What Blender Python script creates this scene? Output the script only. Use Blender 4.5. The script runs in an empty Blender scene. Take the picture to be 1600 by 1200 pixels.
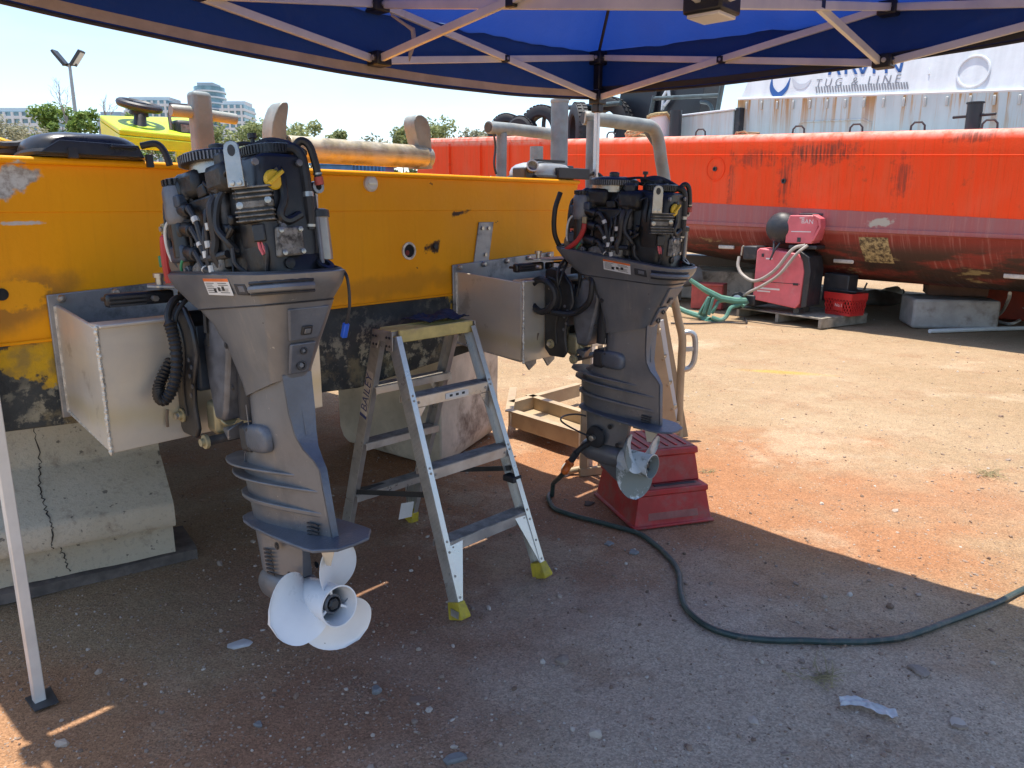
import bpy, bmesh, math, random
from mathutils import Vector, Matrix, noise as mnoise
random.seed(7)
R = math.radians
scene = bpy.context.scene
col = scene.collection

# ------------------------------------------------------------------ camera
EYE = Vector((0, 0, 1.6))
PITCH = R(12.9)
FPX = 1200.0
cam_d = bpy.data.cameras.new('camera')
cam_d.sensor_width = 36.0
cam_d.lens = 36.0 * FPX / 1600.0
cam_d.clip_start = 0.05
cam_d.clip_end = 3000
cam = bpy.data.objects.new('camera', cam_d)
cam.location = EYE
cam.rotation_euler = (R(90) - PITCH, 0, 0)
col.objects.link(cam)
scene.camera = cam

# ------------------------------------------------------------------ light
SUN_EL, SUN_AZ = R(83.0), R(-30.0)          # azimuth from +Y towards +X
w = bpy.data.worlds.new('World')
scene.world = w
w.use_nodes = True
wt = w.node_tree
bg = wt.nodes['Background']
sky = wt.nodes.new('ShaderNodeTexSky')
sky.sky_type = 'NISHITA'
sky.sun_disc = False
sky.sun_elevation = SUN_EL
sky.sun_rotation = SUN_AZ
sky.air_density = 1.0
sky.dust_density = 0.9
sky.ozone_density = 2.6
# thin cloud veil, low over the horizon
tc = wt.nodes.new('ShaderNodeTexCoord')
mp_ = wt.nodes.new('ShaderNodeMapping'); mp_.inputs['Scale'].default_value = (1.6, 1.6, 6.0)
nz = wt.nodes.new('ShaderNodeTexNoise'); nz.inputs['Scale'].default_value = 2.2; nz.inputs['Detail'].default_value = 8; nz.inputs['Roughness'].default_value = .6
rp = wt.nodes.new('ShaderNodeValToRGB'); rp.color_ramp.elements[0].position = .50; rp.color_ramp.elements[1].position = .80
rp.color_ramp.elements[1].color = (.12, .12, .12, 1)
mxw = wt.nodes.new('ShaderNodeMix'); mxw.data_type = 'RGBA'
wt.links.new(tc.outputs['Generated'], mp_.inputs['Vector'])
wt.links.new(mp_.outputs['Vector'], nz.inputs['Vector'])
wt.links.new(nz.outputs['Fac'], rp.inputs['Fac'])
wt.links.new(rp.outputs['Color'], mxw.inputs['Factor'])
wt.links.new(sky.outputs['Color'], mxw.inputs['A'])
mxw.inputs['B'].default_value = (6.0, 6.8, 7.4, 1)
wt.links.new(mxw.outputs['Result'], bg.inputs['Color'])
bg.inputs['Strength'].default_value = 0.074

sun_d = bpy.data.lights.new('sun', 'SUN')
sun_d.energy = 2.0
sun_d.angle = R(0.5)
sun_d.color = (1.0, .94, .84)
sun = bpy.data.objects.new('sun', sun_d)
to_sun = Vector((math.cos(SUN_EL) * math.sin(SUN_AZ), math.cos(SUN_EL) * math.cos(SUN_AZ), math.sin(SUN_EL)))
sun.rotation_euler = to_sun.to_track_quat('Z', 'Y').to_euler()
sun.location = (0, 0, 30)
col.objects.link(sun)

vs = scene.view_settings
vs.view_transform = 'Standard'
vs.look = 'None'
vs.exposure = 1.97
vs.gamma = 1
vs.use_curve_mapping = False
cy = scene.cycles
cy.max_bounces = 10
cy.diffuse_bounces = 5
cy.glossy_bounces = 4
cy.transmission_bounces = 6
cy.transparent_max_bounces = 8
cy.use_denoising = True
cy.sample_clamp_indirect = 8

# ------------------------------------------------------------------ measuring: photo pixel -> place
CP, SP = math.cos(PITCH), math.sin(PITCH)
def ray(px, py):
    u = (600 - py) / FPX
    return Vector(((px - 800) / FPX, CP + u * SP, -SP + u * CP))
def gz(px, py, z=0.0):
    r = ray(px, py)
    return EYE + r * ((z - EYE.z) / r.z)
def at(px, py, Y):
    r = ray(px, py)
    return EYE + r * (Y / r.y)
def onplane(px, py, p0, n):
    r = ray(px, py)
    return EYE + r * ((Vector(p0) - EYE).dot(n) / r.dot(n))

# ------------------------------------------------------------------ mesh builder
class MB:
    def __init__(s):
        s.bm = bmesh.new()
    def face(s, vs_):
        try:
            return s.bm.faces.new(vs_)
        except ValueError:
            return None
    def box(s, c, size, rot=None):
        c = Vector(c); hx, hy, hz = (k / 2 for k in size)
        m = rot if rot is not None else Matrix.Identity(3)
        v = [s.bm.verts.new(c + m @ Vector((x * hx, y * hy, z * hz))) for x in (-1, 1) for y in (-1, 1) for z in (-1, 1)]
        for q in ((0, 1, 3, 2), (4, 6, 7, 5), (0, 4, 5, 1), (2, 3, 7, 6), (0, 2, 6, 4), (1, 5, 7, 3)):
            s.face([v[i] for i in q])
        return s
    def bar(s, a, b, w_, h_, up=(0, 0, 1)):
        a, b = Vector(a), Vector(b)
        t = (b - a).normalized(); up = Vector(up)
        x = t.cross(up)
        if x.length < 1e-4: x = t.cross(Vector((1, 0, 0)))
        x.normalize(); y = x.cross(t).normalized()
        m = Matrix((x, t, y)).transposed()
        return s.box((a + b) / 2, (w_, (b - a).length, h_), m)
    def loft(s, rings, cap=True, closed=True):
        vr = [[s.bm.verts.new(Vector(p)) for p in r] for r in rings]
        n = len(vr[0])
        for r0, r1 in zip(vr, vr[1:]):
            for i in range(n if closed else n - 1):
                j = (i + 1) % n
                s.face((r0[i], r0[j], r1[j], r1[i]))
        if cap and closed:
            s.face(list(reversed(vr[0]))); s.face(vr[-1])
        return s
    def frame(s, t):
        t = Vector(t).normalized()
        x = t.cross(Vector((0, 0, 1)))
        if x.length < 1e-3: x = Vector((1, 0, 0))
        x.normalize()
        return x, x.cross(t).normalized()
    def cyl(s, a, b, r0, r1=None, seg=14, cap=True):
        a, b = Vector(a), Vector(b); r1 = r0 if r1 is None else r1
        x, y = s.frame(b - a)
        ring = lambda c, r: [c + (x * math.cos(k * 2 * math.pi / seg) + y * math.sin(k * 2 * math.pi / seg)) * r for k in range(seg)]
        return s.loft([ring(a, r0), ring(b, r1)], cap)
    def lathe(s, prof, o, axis, seg=24, cap=True):
        o, ax = Vector(o), Vector(axis).normalized()
        x, y = s.frame(ax)
        rings = [[o + ax * h + (x * math.cos(k * 2 * math.pi / seg) + y * math.sin(k * 2 * math.pi / seg)) * max(r, 1e-4) for k in range(seg)] for r, h in prof]
        return s.loft(rings, cap)
    def tube(s, pts, r, seg=8, closed=False, cap=True):
        pts = [Vector(p) for p in pts]
        rr = r if isinstance(r, (list, tuple)) else [r] * len(pts)
        n = len(pts); rings = []; px = None
        for i, p in enumerate(pts):
            a = pts[i - 1] if (i or closed) else p
            b = pts[(i + 1) % n] if (i < n - 1 or closed) else p
            t = (b - a).normalized()
            if px is None: px, _ = s.frame(t)
            px = (px - t * px.dot(t))
            if px.length < 1e-5: px, _ = s.frame(t)
            px.normalize(); py = px.cross(t)
            rings.append([p + (px * math.cos(k * 2 * math.pi / seg) + py * math.sin(k * 2 * math.pi / seg)) * rr[i] for k in range(seg)])
        if closed: rings.append(rings[0]); 
        return s.loft(rings, cap and not closed)
    def prism(s, poly, vec):
        vec = Vector(vec)
        return s.loft([[Vector(p) for p in poly], [Vector(p) + vec for p in poly]])
    def ball(s, c, r, seg=12, rings=8, rot=None):
        c = Vector(c); r = Vector(r if isinstance(r, (tuple, list, Vector)) else (r, r, r))
        m = rot if rot is not None else Matrix.Identity(3)
        rg = []
        for i in range(rings + 1):
            th = math.pi * i / rings
            q = max(math.sin(th), 1e-3)
            rg.append([c + m @ Vector((r.x * q * math.cos(k * 2 * math.pi / seg), r.y * q * math.sin(k * 2 * math.pi / seg), -r.z * math.cos(th))) for k in range(seg)])
        return s.loft(rg)
    def sheet(s, fn, nu, nv):
        g = [[s.bm.verts.new(Vector(fn(i / nu, j / nv))) for j in range(nv + 1)] for i in range(nu + 1)]
        for i in range(nu):
            for j in range(nv):
                s.face((g[i][j], g[i + 1][j], g[i + 1][j + 1], g[i][j + 1]))
        return s
    def quad(s, a, b, c, d_):
        s.face([s.bm.verts.new(Vector(p)) for p in (a, b, c, d_)])
        return s
    def build(s, name, m, parent=None, bevel=0, smooth=35, thick=0, kind=None, normals=True, segs=2):
        bmesh.ops.remove_doubles(s.bm, verts=s.bm.verts, dist=1e-6)
        if normals: bmesh.ops.recalc_face_normals(s.bm, faces=s.bm.faces)
        me = bpy.data.meshes.new(name)
        s.bm.to_mesh(me); s.bm.free()
        me.materials.append(m)
        if smooth:
            me.polygons.foreach_set('use_smooth', [True] * len(me.polygons))
            me.set_sharp_from_angle(angle=R(smooth))
        o = bpy.data.objects.new(name, me)
        col.objects.link(o)
        if parent: o.parent = parent
        if thick:
            k = o.modifiers.new('solid', 'SOLIDIFY'); k.thickness = thick; k.offset = 0
        if bevel:
            k = o.modifiers.new('bevel', 'BEVEL'); k.width = bevel; k.segments = segs; k.limit_method = 'ANGLE'; k.angle_limit = R(40)
            k.harden_normals = False
        if kind: o['kind'] = kind
        return o

def tag(o, label, cat, group=None):
    o['label'] = label; o['category'] = cat
    if group: o['group'] = group
    return o
def thing(name, label, cat, loc=(0, 0, 0), rz=0, group=None):
    o = bpy.data.objects.new(name, None)
    o.empty_display_size = .1
    o.location = loc; o.rotation_euler = (0, 0, rz)
    col.objects.link(o)
    return tag(o, label, cat, group)
def copy_tree(o, parent=None, skip=()):
    c = o.copy(); col.objects.link(c); c.parent = parent
    for ch in list(o.children):
        if ch.name.split('.')[0] in skip: continue
        copy_tree(ch, c, skip)
    return c
def text(body, width, m, name, parent, o, ux, uy, extrude=.0006, spacing=1.0):
    """flat lettering as a mesh, scaled to the given width"""
    cu = bpy.data.curves.new(name, 'FONT')
    cu.body = body; cu.size = 1; cu.align_x = 'CENTER'; cu.align_y = 'CENTER'; cu.space_character = spacing; cu.resolution_u = 3
    tmp = bpy.data.objects.new('tmp_text', cu); col.objects.link(tmp)
    bpy.context.view_layer.update()
    me = bpy.data.meshes.new_from_object(tmp.evaluated_get(bpy.context.evaluated_depsgraph_get()))
    bpy.data.objects.remove(tmp); bpy.data.curves.remove(cu)
    xs_ = [v.co.x for v in me.vertices]; k = width / (max(xs_) - min(xs_))
    ux = Vector(ux).normalized(); uz = ux.cross(Vector(uy)).normalized(); uy = uz.cross(ux)
    for v in me.vertices: v.co = Vector(o) + ux * v.co.x * k + uy * v.co.y * k + uz * extrude
    me.name = name; me.materials.clear(); me.materials.append(m)
    ob = bpy.data.objects.new(name, me); col.objects.link(ob)
    if parent: ob.parent = parent
    return ob
def spline(pts, n=8):
    pts = [Vector(p) for p in pts]; out = []
    P_ = [pts[0] * 2 - pts[1]] + pts + [pts[-1] * 2 - pts[-2]]
    for i in range(1, len(P_) - 2):
        p0, p1, p2, p3 = P_[i - 1:i + 3]
        for k in range(n):
            t = k / n
            out.append(.5 * ((2 * p1) + (p2 - p0) * t + (2 * p0 - 5 * p1 + 4 * p2 - p3) * t * t + (3 * p1 - p0 - 3 * p2 + p3) * t ** 3))
    out.append(pts[-1])
    return out
def rrect(hw, a0, a1, rad, z=0, n=4):
    """rounded rectangle in x (+-hw) and y (a0..a1)"""
    p = []
    rad = min(rad, hw * .98, abs(a1 - a0) * .49)
    for cx, cy_, s0 in ((hw - rad, a1 - rad, 0), (-hw + rad, a1 - rad, 90), (-hw + rad, a0 + rad, 180), (hw - rad, a0 + rad, 270)):
        for k in range(n + 1):
            t = R(s0 + 90 * k / n)
            p.append(Vector((cx + rad * math.cos(t), cy_ + rad * math.sin(t), z)))
    return p

# ------------------------------------------------------------------ materials
class NT:
    def __init__(s, name):
        s.m = bpy.data.materials.new(name); s.m.use_nodes = True
        s.t = s.m.node_tree; s.b = s.t.nodes['Principled BSDF']
        s.co = s.t.nodes.new('ShaderNodeTexCoord').outputs['Object']
    def n(s, kind, **kw):
        x = s.t.nodes.new(kind)
        for k, v in kw.items(): setattr(x, k, v)
        return x
    def set(s, sock, v):
        if isinstance(v, bpy.types.NodeSocket): s.t.links.new(v, sock)
        elif v is not None:
            if hasattr(sock.default_value, '__len__') and not hasattr(v, '__len__'): v = (v,) * len(sock.default_value)
            if hasattr(sock.default_value, '__len__') and len(v) == 3 and len(sock.default_value) == 4: v = (*v, 1)
            sock.default_value = v
    def map(s, scale=(1, 1, 1), loc=(0, 0, 0), rot=(0, 0, 0), src=None):
        x = s.n('ShaderNodeMapping'); s.set(x.inputs['Vector'], src or s.co)
        x.inputs['Scale'].default_value = scale; x.inputs['Location'].default_value = loc; x.inputs['Rotation'].default_value = rot
        return x.outputs['Vector']
    def noise(s, scale, detail=4, rough=.55, vec=None, dist=0):
        x = s.n('ShaderNodeTexNoise'); s.set(x.inputs['Vector'], vec or s.co)
        x.inputs['Scale'].default_value = scale; x.inputs['Detail'].default_value = detail; x.inputs['Roughness'].default_value = rough; x.inputs['Distortion'].default_value = dist
        return x.outputs['Fac']
    def vor(s, scale, vec=None, feature='F1', out='Distance'):
        x = s.n('ShaderNodeTexVoronoi', feature=feature); s.set(x.inputs['Vector'], vec or s.co); x.inputs['Scale'].default_value = scale
        return x.outputs[out]
    def ramp(s, f, lo, hi, a=0., b=1.):
        x = s.n('ShaderNodeMapRange', interpolation_type='SMOOTHSTEP'); s.set(x.inputs['Value'], f)
        x.inputs['From Min'].default_value = lo; x.inputs['From Max'].default_value = hi; x.inputs['To Min'].default_value = a; x.inputs['To Max'].default_value = b
        return x.outputs['Result']
    def mix(s, f, a, b, mode='MIX'):
        x = s.n('ShaderNodeMix', data_type='RGBA', blend_type=mode)
        s.set(x.inputs['Factor'], f); s.set(x.inputs['A'], a); s.set(x.inputs['B'], b)
        return x.outputs['Result']
    def math(s, op, a, b=None, c=None):
        x = s.n('ShaderNodeMath', operation=op)
        s.set(x.inputs[0], a); s.set(x.inputs[1], b)
        if c is not None: s.set(x.inputs[2], c)
        return x.outputs[0]
    def xyz(s, vec=None):
        x = s.n('ShaderNodeSeparateXYZ'); s.set(x.inputs[0], vec or s.co)
        return x.outputs
    def bump(s, h, strength=.3, dist=.01):
        x = s.n('ShaderNodeBump'); s.set(x.inputs['Height'], h)
        x.inputs['Strength'].default_value = strength; x.inputs['Distance'].default_value = dist
        s.t.links.new(x.outputs['Normal'], s.b.inputs['Normal'])
    def blob(s, cx, cy_, rx, ry, rot=0, soft=.35, nscale=3, namp=.5, ax=(0, 1)):
        """soft-edged patch mask, centre and radii in the object's own metres"""
        o = s.xyz()
        dx = s.math('SUBTRACT', o[ax[0]], cx); dy = s.math('SUBTRACT', o[ax[1]], cy_)
        c_, s_ = math.cos(rot), math.sin(rot)
        u = s.math('DIVIDE', s.math('ADD', s.math('MULTIPLY', dx, c_), s.math('MULTIPLY', dy, s_)), rx)
        v = s.math('DIVIDE', s.math('SUBTRACT', s.math('MULTIPLY', dy, c_), s.math('MULTIPLY', dx, s_)), ry)
        r_ = s.math('SQRT', s.math('ADD', s.math('MULTIPLY', u, u), s.math('MULTIPLY', v, v)))
        r_ = s.math('ADD', r_, s.math('MULTIPLY', s.math('SUBTRACT', s.noise(nscale, 6, .6), .5), namp * 5))
        return s.ramp(r_, 1 - soft, 1 + soft, 1, 0)
    def fin(s, color=None, rough=None, metal=0, spec=None):
        s.set(s.b.inputs['Base Color'], color)
        if rough is not None: s.set(s.b.inputs['Roughness'], rough)
        s.set(s.b.inputs['Metallic'], metal)
        if spec is not None: s.set(s.b.inputs['Specular IOR Level'], spec)
        return s.m

def simple(name, c, rough=.5, metal=0, var=.2, vscale=9, bump=.15, bscale=60, dirt=None, dscale=5, dlo=.52, dhi=.7, spec=None):
    t = NT(name)
    n1 = t.noise(vscale, 5, .6)
    c0 = tuple(k * (1 - var) for k in c); c1 = tuple(min(1, k * (1 + var)) for k in c)
    cc = t.mix(t.ramp(n1, .3, .7), c0, c1)
    rr = t.ramp(n1, .25, .75, max(0, rough - .08), min(1, rough + .1))
    if dirt:
        k = t.ramp(t.noise(dscale, 8, .68), dlo, dhi)
        cc = t.mix(k, cc, dirt)
        rr = t.math('MAXIMUM', rr, t.math('MULTIPLY', k, .8))
    if bump: t.bump(t.noise(bscale, 4), bump, .004)
    return t.fin(cc, rr, metal, spec)
# ------------------------------------------------------------------ ground
def make_ground_mat():
    t = NT('yard_dirt')
    n_big = t.noise(.55, 5, .6); n_mid = t.noise(3.2, 6, .65); n_fine = t.noise(38, 5, .7)
    c = t.mix(t.ramp(n_big, .35, .7), (.305, .215, .125), (.355, .26, .162))
    c = t.mix(t.math('MULTIPLY', t.ramp(n_mid, .45, .75), .55), c, (.33, .215, .125))
    # red clay showing through round the work area
    red = t.blob(.2, 4.6, 2.6, 1.3, R(-20), .5, 1.6, .45)
    red = t.math('MAXIMUM', red, t.blob(1.55, 3.62, .85, .30, R(-38), .45, 2.4, .25))
    red = t.math('MAXIMUM', red, t.math('MULTIPLY', t.blob(-1.35, 1.95, .9, .4, R(-30), .5, 2.4, .35), .7))
    c = t.mix(t.math('MULTIPLY', red, .72), c, (.33, .135, .058))
    # damp, oily soil below the outboards
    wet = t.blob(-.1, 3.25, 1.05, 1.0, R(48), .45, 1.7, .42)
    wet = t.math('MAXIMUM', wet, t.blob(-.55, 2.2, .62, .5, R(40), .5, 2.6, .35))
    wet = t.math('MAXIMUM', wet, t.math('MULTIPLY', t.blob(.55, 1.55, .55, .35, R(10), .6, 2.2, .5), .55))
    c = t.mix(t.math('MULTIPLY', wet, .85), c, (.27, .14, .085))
    grey = t.blob(.95, 2.1, 1.15, .95, R(-40), .5, 1.8, .3)  # greyer gravel, painted paler where the canopy shades it
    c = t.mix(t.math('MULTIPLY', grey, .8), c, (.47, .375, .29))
    c = t.mix(t.math('MULTIPLY', t.ramp(t.noise(1.15, 7, .68), .52, .62), .40), c, (.28, .165, .095))
    c = t.mix(t.math('MULTIPLY', t.ramp(t.noise(.8, 7, .66, t.map((1, 1, 1), (7, 3, 0))), .54, .66), .45), c, (.47, .375, .26))
    c = t.mix(t.math('MULTIPLY', t.blob(2.72, 7.55, .34, .07, R(-18), .7, 3, .35), .6), c, (.52, .29, .04))
    # grit: grains of their own tone at three sizes
    def cells(sc):
        q = t.n('ShaderNodeTexVoronoi'); t.set(q.inputs['Vector'], t.co); q.inputs['Scale'].default_value = sc
        q.inputs['Randomness'].default_value = 1
        return q, t.xyz(q.outputs['Color'])
    c1, s1 = cells(170); c2, s2 = cells(64)
    c = t.mix(.8, c, t.mix(s1[0], (.66, .64, .62), (1.34, 1.32, 1.30)), 'MULTIPLY')
    pick = t.math('MULTIPLY', t.ramp(s2[1], .70, .74), t.ramp(t.math('ADD', c2.outputs['Distance'], t.math('MULTIPLY', t.noise(150, 2), .3)), .46, .40))
    c = t.mix(t.math('MULTIPLY', pick, .6), c, t.mix(s2[2], (.17, .125, .095), (.50, .43, .35)))
    c = t.mix(.7, c, t.mix(t.noise(9, 6, .7), (.62, .60, .58), (1.36, 1.37, 1.38)), 'MULTIPLY')
    h = t.math('ADD', t.math('MULTIPLY', n_fine, .9), t.math('ADD', t.math('MULTIPLY', t.noise(120, 3, .6), .55), t.math('MULTIPLY', pick, .35)))
    h = t.math('ADD', h, t.math('MULTIPLY', n_mid, 1.9))
    t.bump(h, .8, .013)
    rr = t.math('SUBTRACT', .95, t.math('MULTIPLY', wet, .18))
    return t.fin(c, rr, 0, .25)
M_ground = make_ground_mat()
def gheight(x, y):
    d_ = math.hypot(x, y - 3)
    return (mnoise.noise((x * .9, y * .9, 0)) * .012 + mnoise.noise((x * 3.1, y * 3.1, 4)) * .009 + mnoise.noise((x * 8.5, y * 8.5, 2)) * .0035) * (1 if d_ < 12 else .6) - .008
def graded(n, k, s, c):
    return [c + s * math.sinh(k * (2 * i / n - 1)) for i in range(n + 1)]
NG = 300
gx, gy = graded(NG, 6.4, 2.0, .5), graded(NG, 6.4, 2.0, 3.0)
g = MB()
g.sheet(lambda u, v: (gx[round(u * NG)], gy[round(v * NG)], gheight(gx[round(u * NG)], gy[round(v * NG)])), NG, NG)
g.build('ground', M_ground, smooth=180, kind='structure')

# loose stones
def make_stone_mat(name, lo, hi):
    t = NT(name)
    geo = t.n('ShaderNodeNewGeometry')
    r_ = t.n('ShaderNodeValToRGB'); t.set(r_.inputs['Fac'], geo.outputs['Random Per Island'])
    e = r_.color_ramp.elements
    e[0].color = (*lo, 1); e[1].color = (*hi, 1)
    for p, c_ in ((.3, (.30, .20, .14)), (.55, (.25, .19, .15)), (.8, (.42, .33, .26))):
        q = e.new(p); q.color = (*c_, 1)
    t.bump(t.noise(160, 4), .4, .003)
    return t.fin(r_.outputs['Color'], .85, 0, .3)
M_stone = make_stone_mat('loose_stone', (.15, .095, .065), (.50, .43, .36))
ICO = bmesh.new(); bmesh.ops.create_icosphere(ICO, subdivisions=1, radius=1)
ICO_V = [v.co.copy() for v in ICO.verts]; ICO_F = [[v.index for v in f_.verts] for f_ in ICO.faces]; ICO.free()
def stones(n, sizes, seed, region):
    rnd = random.Random(seed); V, Fc = [], []
    while n:
        x, y = region(rnd)
        s_ = sizes(rnd)
        n -= 1
        q = Matrix.Rotation(rnd.uniform(0, 6.28), 3, 'Z') @ Matrix.Rotation(rnd.uniform(-.5, .5), 3, 'X')
        sc = Vector((s_ * rnd.uniform(.7, 1.4), s_ * rnd.uniform(.6, 1.1), s_ * rnd.uniform(.35, .75)))
        z = gheight(x, y) + sc.z * .25; b0 = len(V)
        for v in ICO_V:
            k = 1 + rnd.uniform(-.22, .22)
            p = q @ Vector((v.x * sc.x * k, v.y * sc.y * k, v.z * sc.z * k * 1.25))
            V.append((x + p.x, y + p.y, z + p.z))
        Fc += [[i + b0 for i in f_] for f_ in ICO_F]
    return V, Fc
def near_region(rnd):
    y = 1.35 * math.exp(rnd.random() ** .9 * math.log(13 / 1.35))
    return rnd.uniform(-.82, .82) * y, y
V, Fc = stones(24000, lambda r: min(.016, .0027 * math.exp(r.gauss(0, .55))), 3, near_region)
V2, F2 = stones(420, lambda r: min(.032, .009 * math.exp(r.gauss(0, .4))), 5, near_region)
Fc += [[i + len(V) for i in f_] for f_ in F2]; V += V2
me = bpy.data.meshes.new('gravel'); me.from_pydata(V, [], Fc); me.materials.append(M_stone)
o = bpy.data.objects.new('gravel', me); col.objects.link(o); o['kind'] = 'stuff'
o['label'] = 'loose gravel and small stones scattered over the dirt yard'

# ------------------------------------------------------------------ far buildings
M_bwhite = simple('tower_white', (.62, .64, .64), .7, var=.06, vscale=.2, bump=0)
M_bgrey = simple('tower_grey', (.40, .43, .45), .7, var=.06, vscale=.2, bump=0)
M_bglass = simple('tower_glass', (.12, .22, .26), .12, var=.35, vscale=.25, bump=0, spec=.8)
def tower(px0, px1, ptop, Y, depth, floors, bays, label, wallm, slabm, round_=False, extra=0, nm='apartment_tower'):
    a, b = at(px0, ptop, Y), at(px1, ptop, Y)
    W, Ht = (b.x - a.x), a.z
    t = thing(nm, label, 'building', ((a.x + b.x) / 2, Y + depth / 2, 0), 0, 'apartment buildings on the skyline')
    fh = Ht / floors
    if round_:
        ring = lambda k, z: [(k * W / 2 * math.cos(i * 2 * math.pi / 28), k * depth / 2 * math.sin(i * 2 * math.pi / 28), z) for i in range(28)]
        MB().loft([ring(.93, 0), ring(.93, Ht)]).build('glass_wall', M_bglass, t, smooth=30)
        sl = MB().loft([ring(1, 0), ring(1, fh * .26)]); so = sl.build('floor_slab', slabm, t, smooth=30)
    else:
        MB().box((0, 0, Ht / 2), (W * .94, depth * .94, Ht)).build('glass_wall', M_bglass, t, smooth=0)
        so = MB().box((0, 0, fh * .2), (W, depth, fh * .40)).build('floor_slab', slabm, t, smooth=0)
    so.location.z = fh * (floors // 2)
    for k in range(floors // 2 + 1, floors):
        c_ = so.copy(); col.objects.link(c_); c_.location.z = fh * k
    if not round_:
        fn = MB().box((0, -depth * .475, Ht / 2), (W / bays * .28, depth * .06, Ht * .99)).build('wall_pier', wallm, t, smooth=0)
        fn.location.x = -W / 2 + W / bays * .5
        for k in range(1, bays):
            c_ = fn.copy(); col.objects.link(c_); c_.location.x = -W / 2 + W / bays * (k + .5)
    MB().box((0, 0, Ht + fh * .2), (W * (.5 if round_ else .9), depth * .6, fh * .9)).build('roof_plant', wallm, t, smooth=0)
tower(-40, 63, 174, 330, 20, 14, 8, 'wide white apartment block low on the skyline at the picture edge', M_bwhite, M_bwhite)
tower(191, 262, 156, 350, 20, 18, 7, 'white gridded apartment tower behind the steering wheel', M_bwhite, M_bwhite)
tower(291, 341, 133, 360, 16, 22, 6, 'tallest glass apartment tower with curved balconies behind the grey bollard', M_bgrey, M_bwhite, True)
tower(342, 381, 163, 350, 16, 17, 4, 'pale banded apartment tower to the right of the tallest tower', M_bwhite, M_bwhite)
tower(150, 186, 181, 380, 16, 13, 4, 'small grey apartment block between the tree and the lime console', M_bgrey, M_bgrey)

# ------------------------------------------------------------------ trees
def make_leaf_mat(name, a, b):
    t = NT(name)
    geo = t.n('ShaderNodeNewGeometry')
    c = t.mix(geo.outputs['Random Per Island'], a, b)
    t.fin(c, .6, 0, .3)
    t.set(t.b.inputs['Transmission Weight'], 0)
    tr = t.n('ShaderNodeBsdfTranslucent'); t.set(tr.inputs['Color'], c)
    mx = t.n('ShaderNodeMixShader'); mx.inputs[0].default_value = .35
    out = t.t.nodes['Material Output']
    t.t.links.new(t.b.outputs[0], mx.inputs[1]); t.t.links.new(tr.outputs[0], mx.inputs[2]); t.t.links.new(mx.outputs[0], out.inputs['Surface'])
    return t.m
M_leaf = [make_leaf_mat('leaves_green', (.10, .18, .035), (.28, .37, .10)),
          make_leaf_mat('leaves_olive', (.16, .20, .075), (.36, .38, .17)),
          make_leaf_mat('leaves_grey', (.21, .22, .14), (.40, .38, .26))]
M_bark = simple('bark', (.17, .13, .10), .9, var=.3, bump=.4)
M_dead = simple('dead_wood', (.30, .26, .23), .9, var=.2, bump=.3)
def tree(px, ptop, wpx, Y, kind, label, seed, dense=1.0, grp='trees along the far edge of the yard'):
    rnd = random.Random(seed)
    p = at(px, ptop - 5, Y); Ht = p.z; W = wpx / FPX * Y * .72
    t = thing('bushy_tree', label, 'tree', (p.x, Y, 0), rnd.uniform(0, 6), grp)
    tk = MB(); br = []
    for k in range(5):
        an = k * 1.256 + rnd.uniform(-.4, .4); q = Vector((math.cos(an) * W * rnd.uniform(.3, .75), math.sin(an) * W * rnd.uniform(.3, .75), Ht * rnd.uniform(.55, .88)))
        tk.tube([(0, 0, 0), (q.x * .15, q.y * .15, Ht * .28), (q.x * .6, q.y * .6, q.z * .75), q], [.11, .09, .05, .015], 6); br.append(q)
    tk.build('trunk', M_bark, t)
    clumps = []
    for k in range(34):
        b_ = rnd.choice(br); an = rnd.uniform(0, 6.28); rr_ = math.sqrt(rnd.random()) * W
        z = Ht * rnd.uniform(.22, .97)
        k_ = math.sqrt(max(.05, 1 - ((z / Ht - .5) / .52) ** 2))
        clumps.append((Vector((math.cos(an) * rr_ * k_ * .95, math.sin(an) * rr_ * k_ * .95, z)), W * rnd.uniform(.16, .34)))
    cr = MB(); bm = cr.bm
    for c, r_ in clumps:
        for _ in range(int(170 * dense)):
            v = Vector((rnd.gauss(0, 1), rnd.gauss(0, 1), rnd.gauss(0, .8))); v = v.normalized() * r_ * rnd.random() ** .45
            q = c + v; s_ = rnd.uniform(.04, .10) * Y / 32
            if q.z < .1: continue
            a_ = Vector((rnd.gauss(0, 1), rnd.gauss(0, 1), rnd.gauss(0, .6))).normalized(); b2 = a_.cross(Vector((rnd.gauss(0, 1), rnd.gauss(0, 1), rnd.gauss(0, 1)))).normalized()
            vv = [bm.verts.new(q + a_ * s_ * 1.2), bm.verts.new(q + b2 * s_ * .5), bm.verts.new(q - a_ * s_ * 1.2), bm.verts.new(q - b2 * s_ * .5)]
            bm.faces.new(vv)
    cr.build('crown', M_leaf[kind], t, smooth=0, normals=False)
    return t
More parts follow.
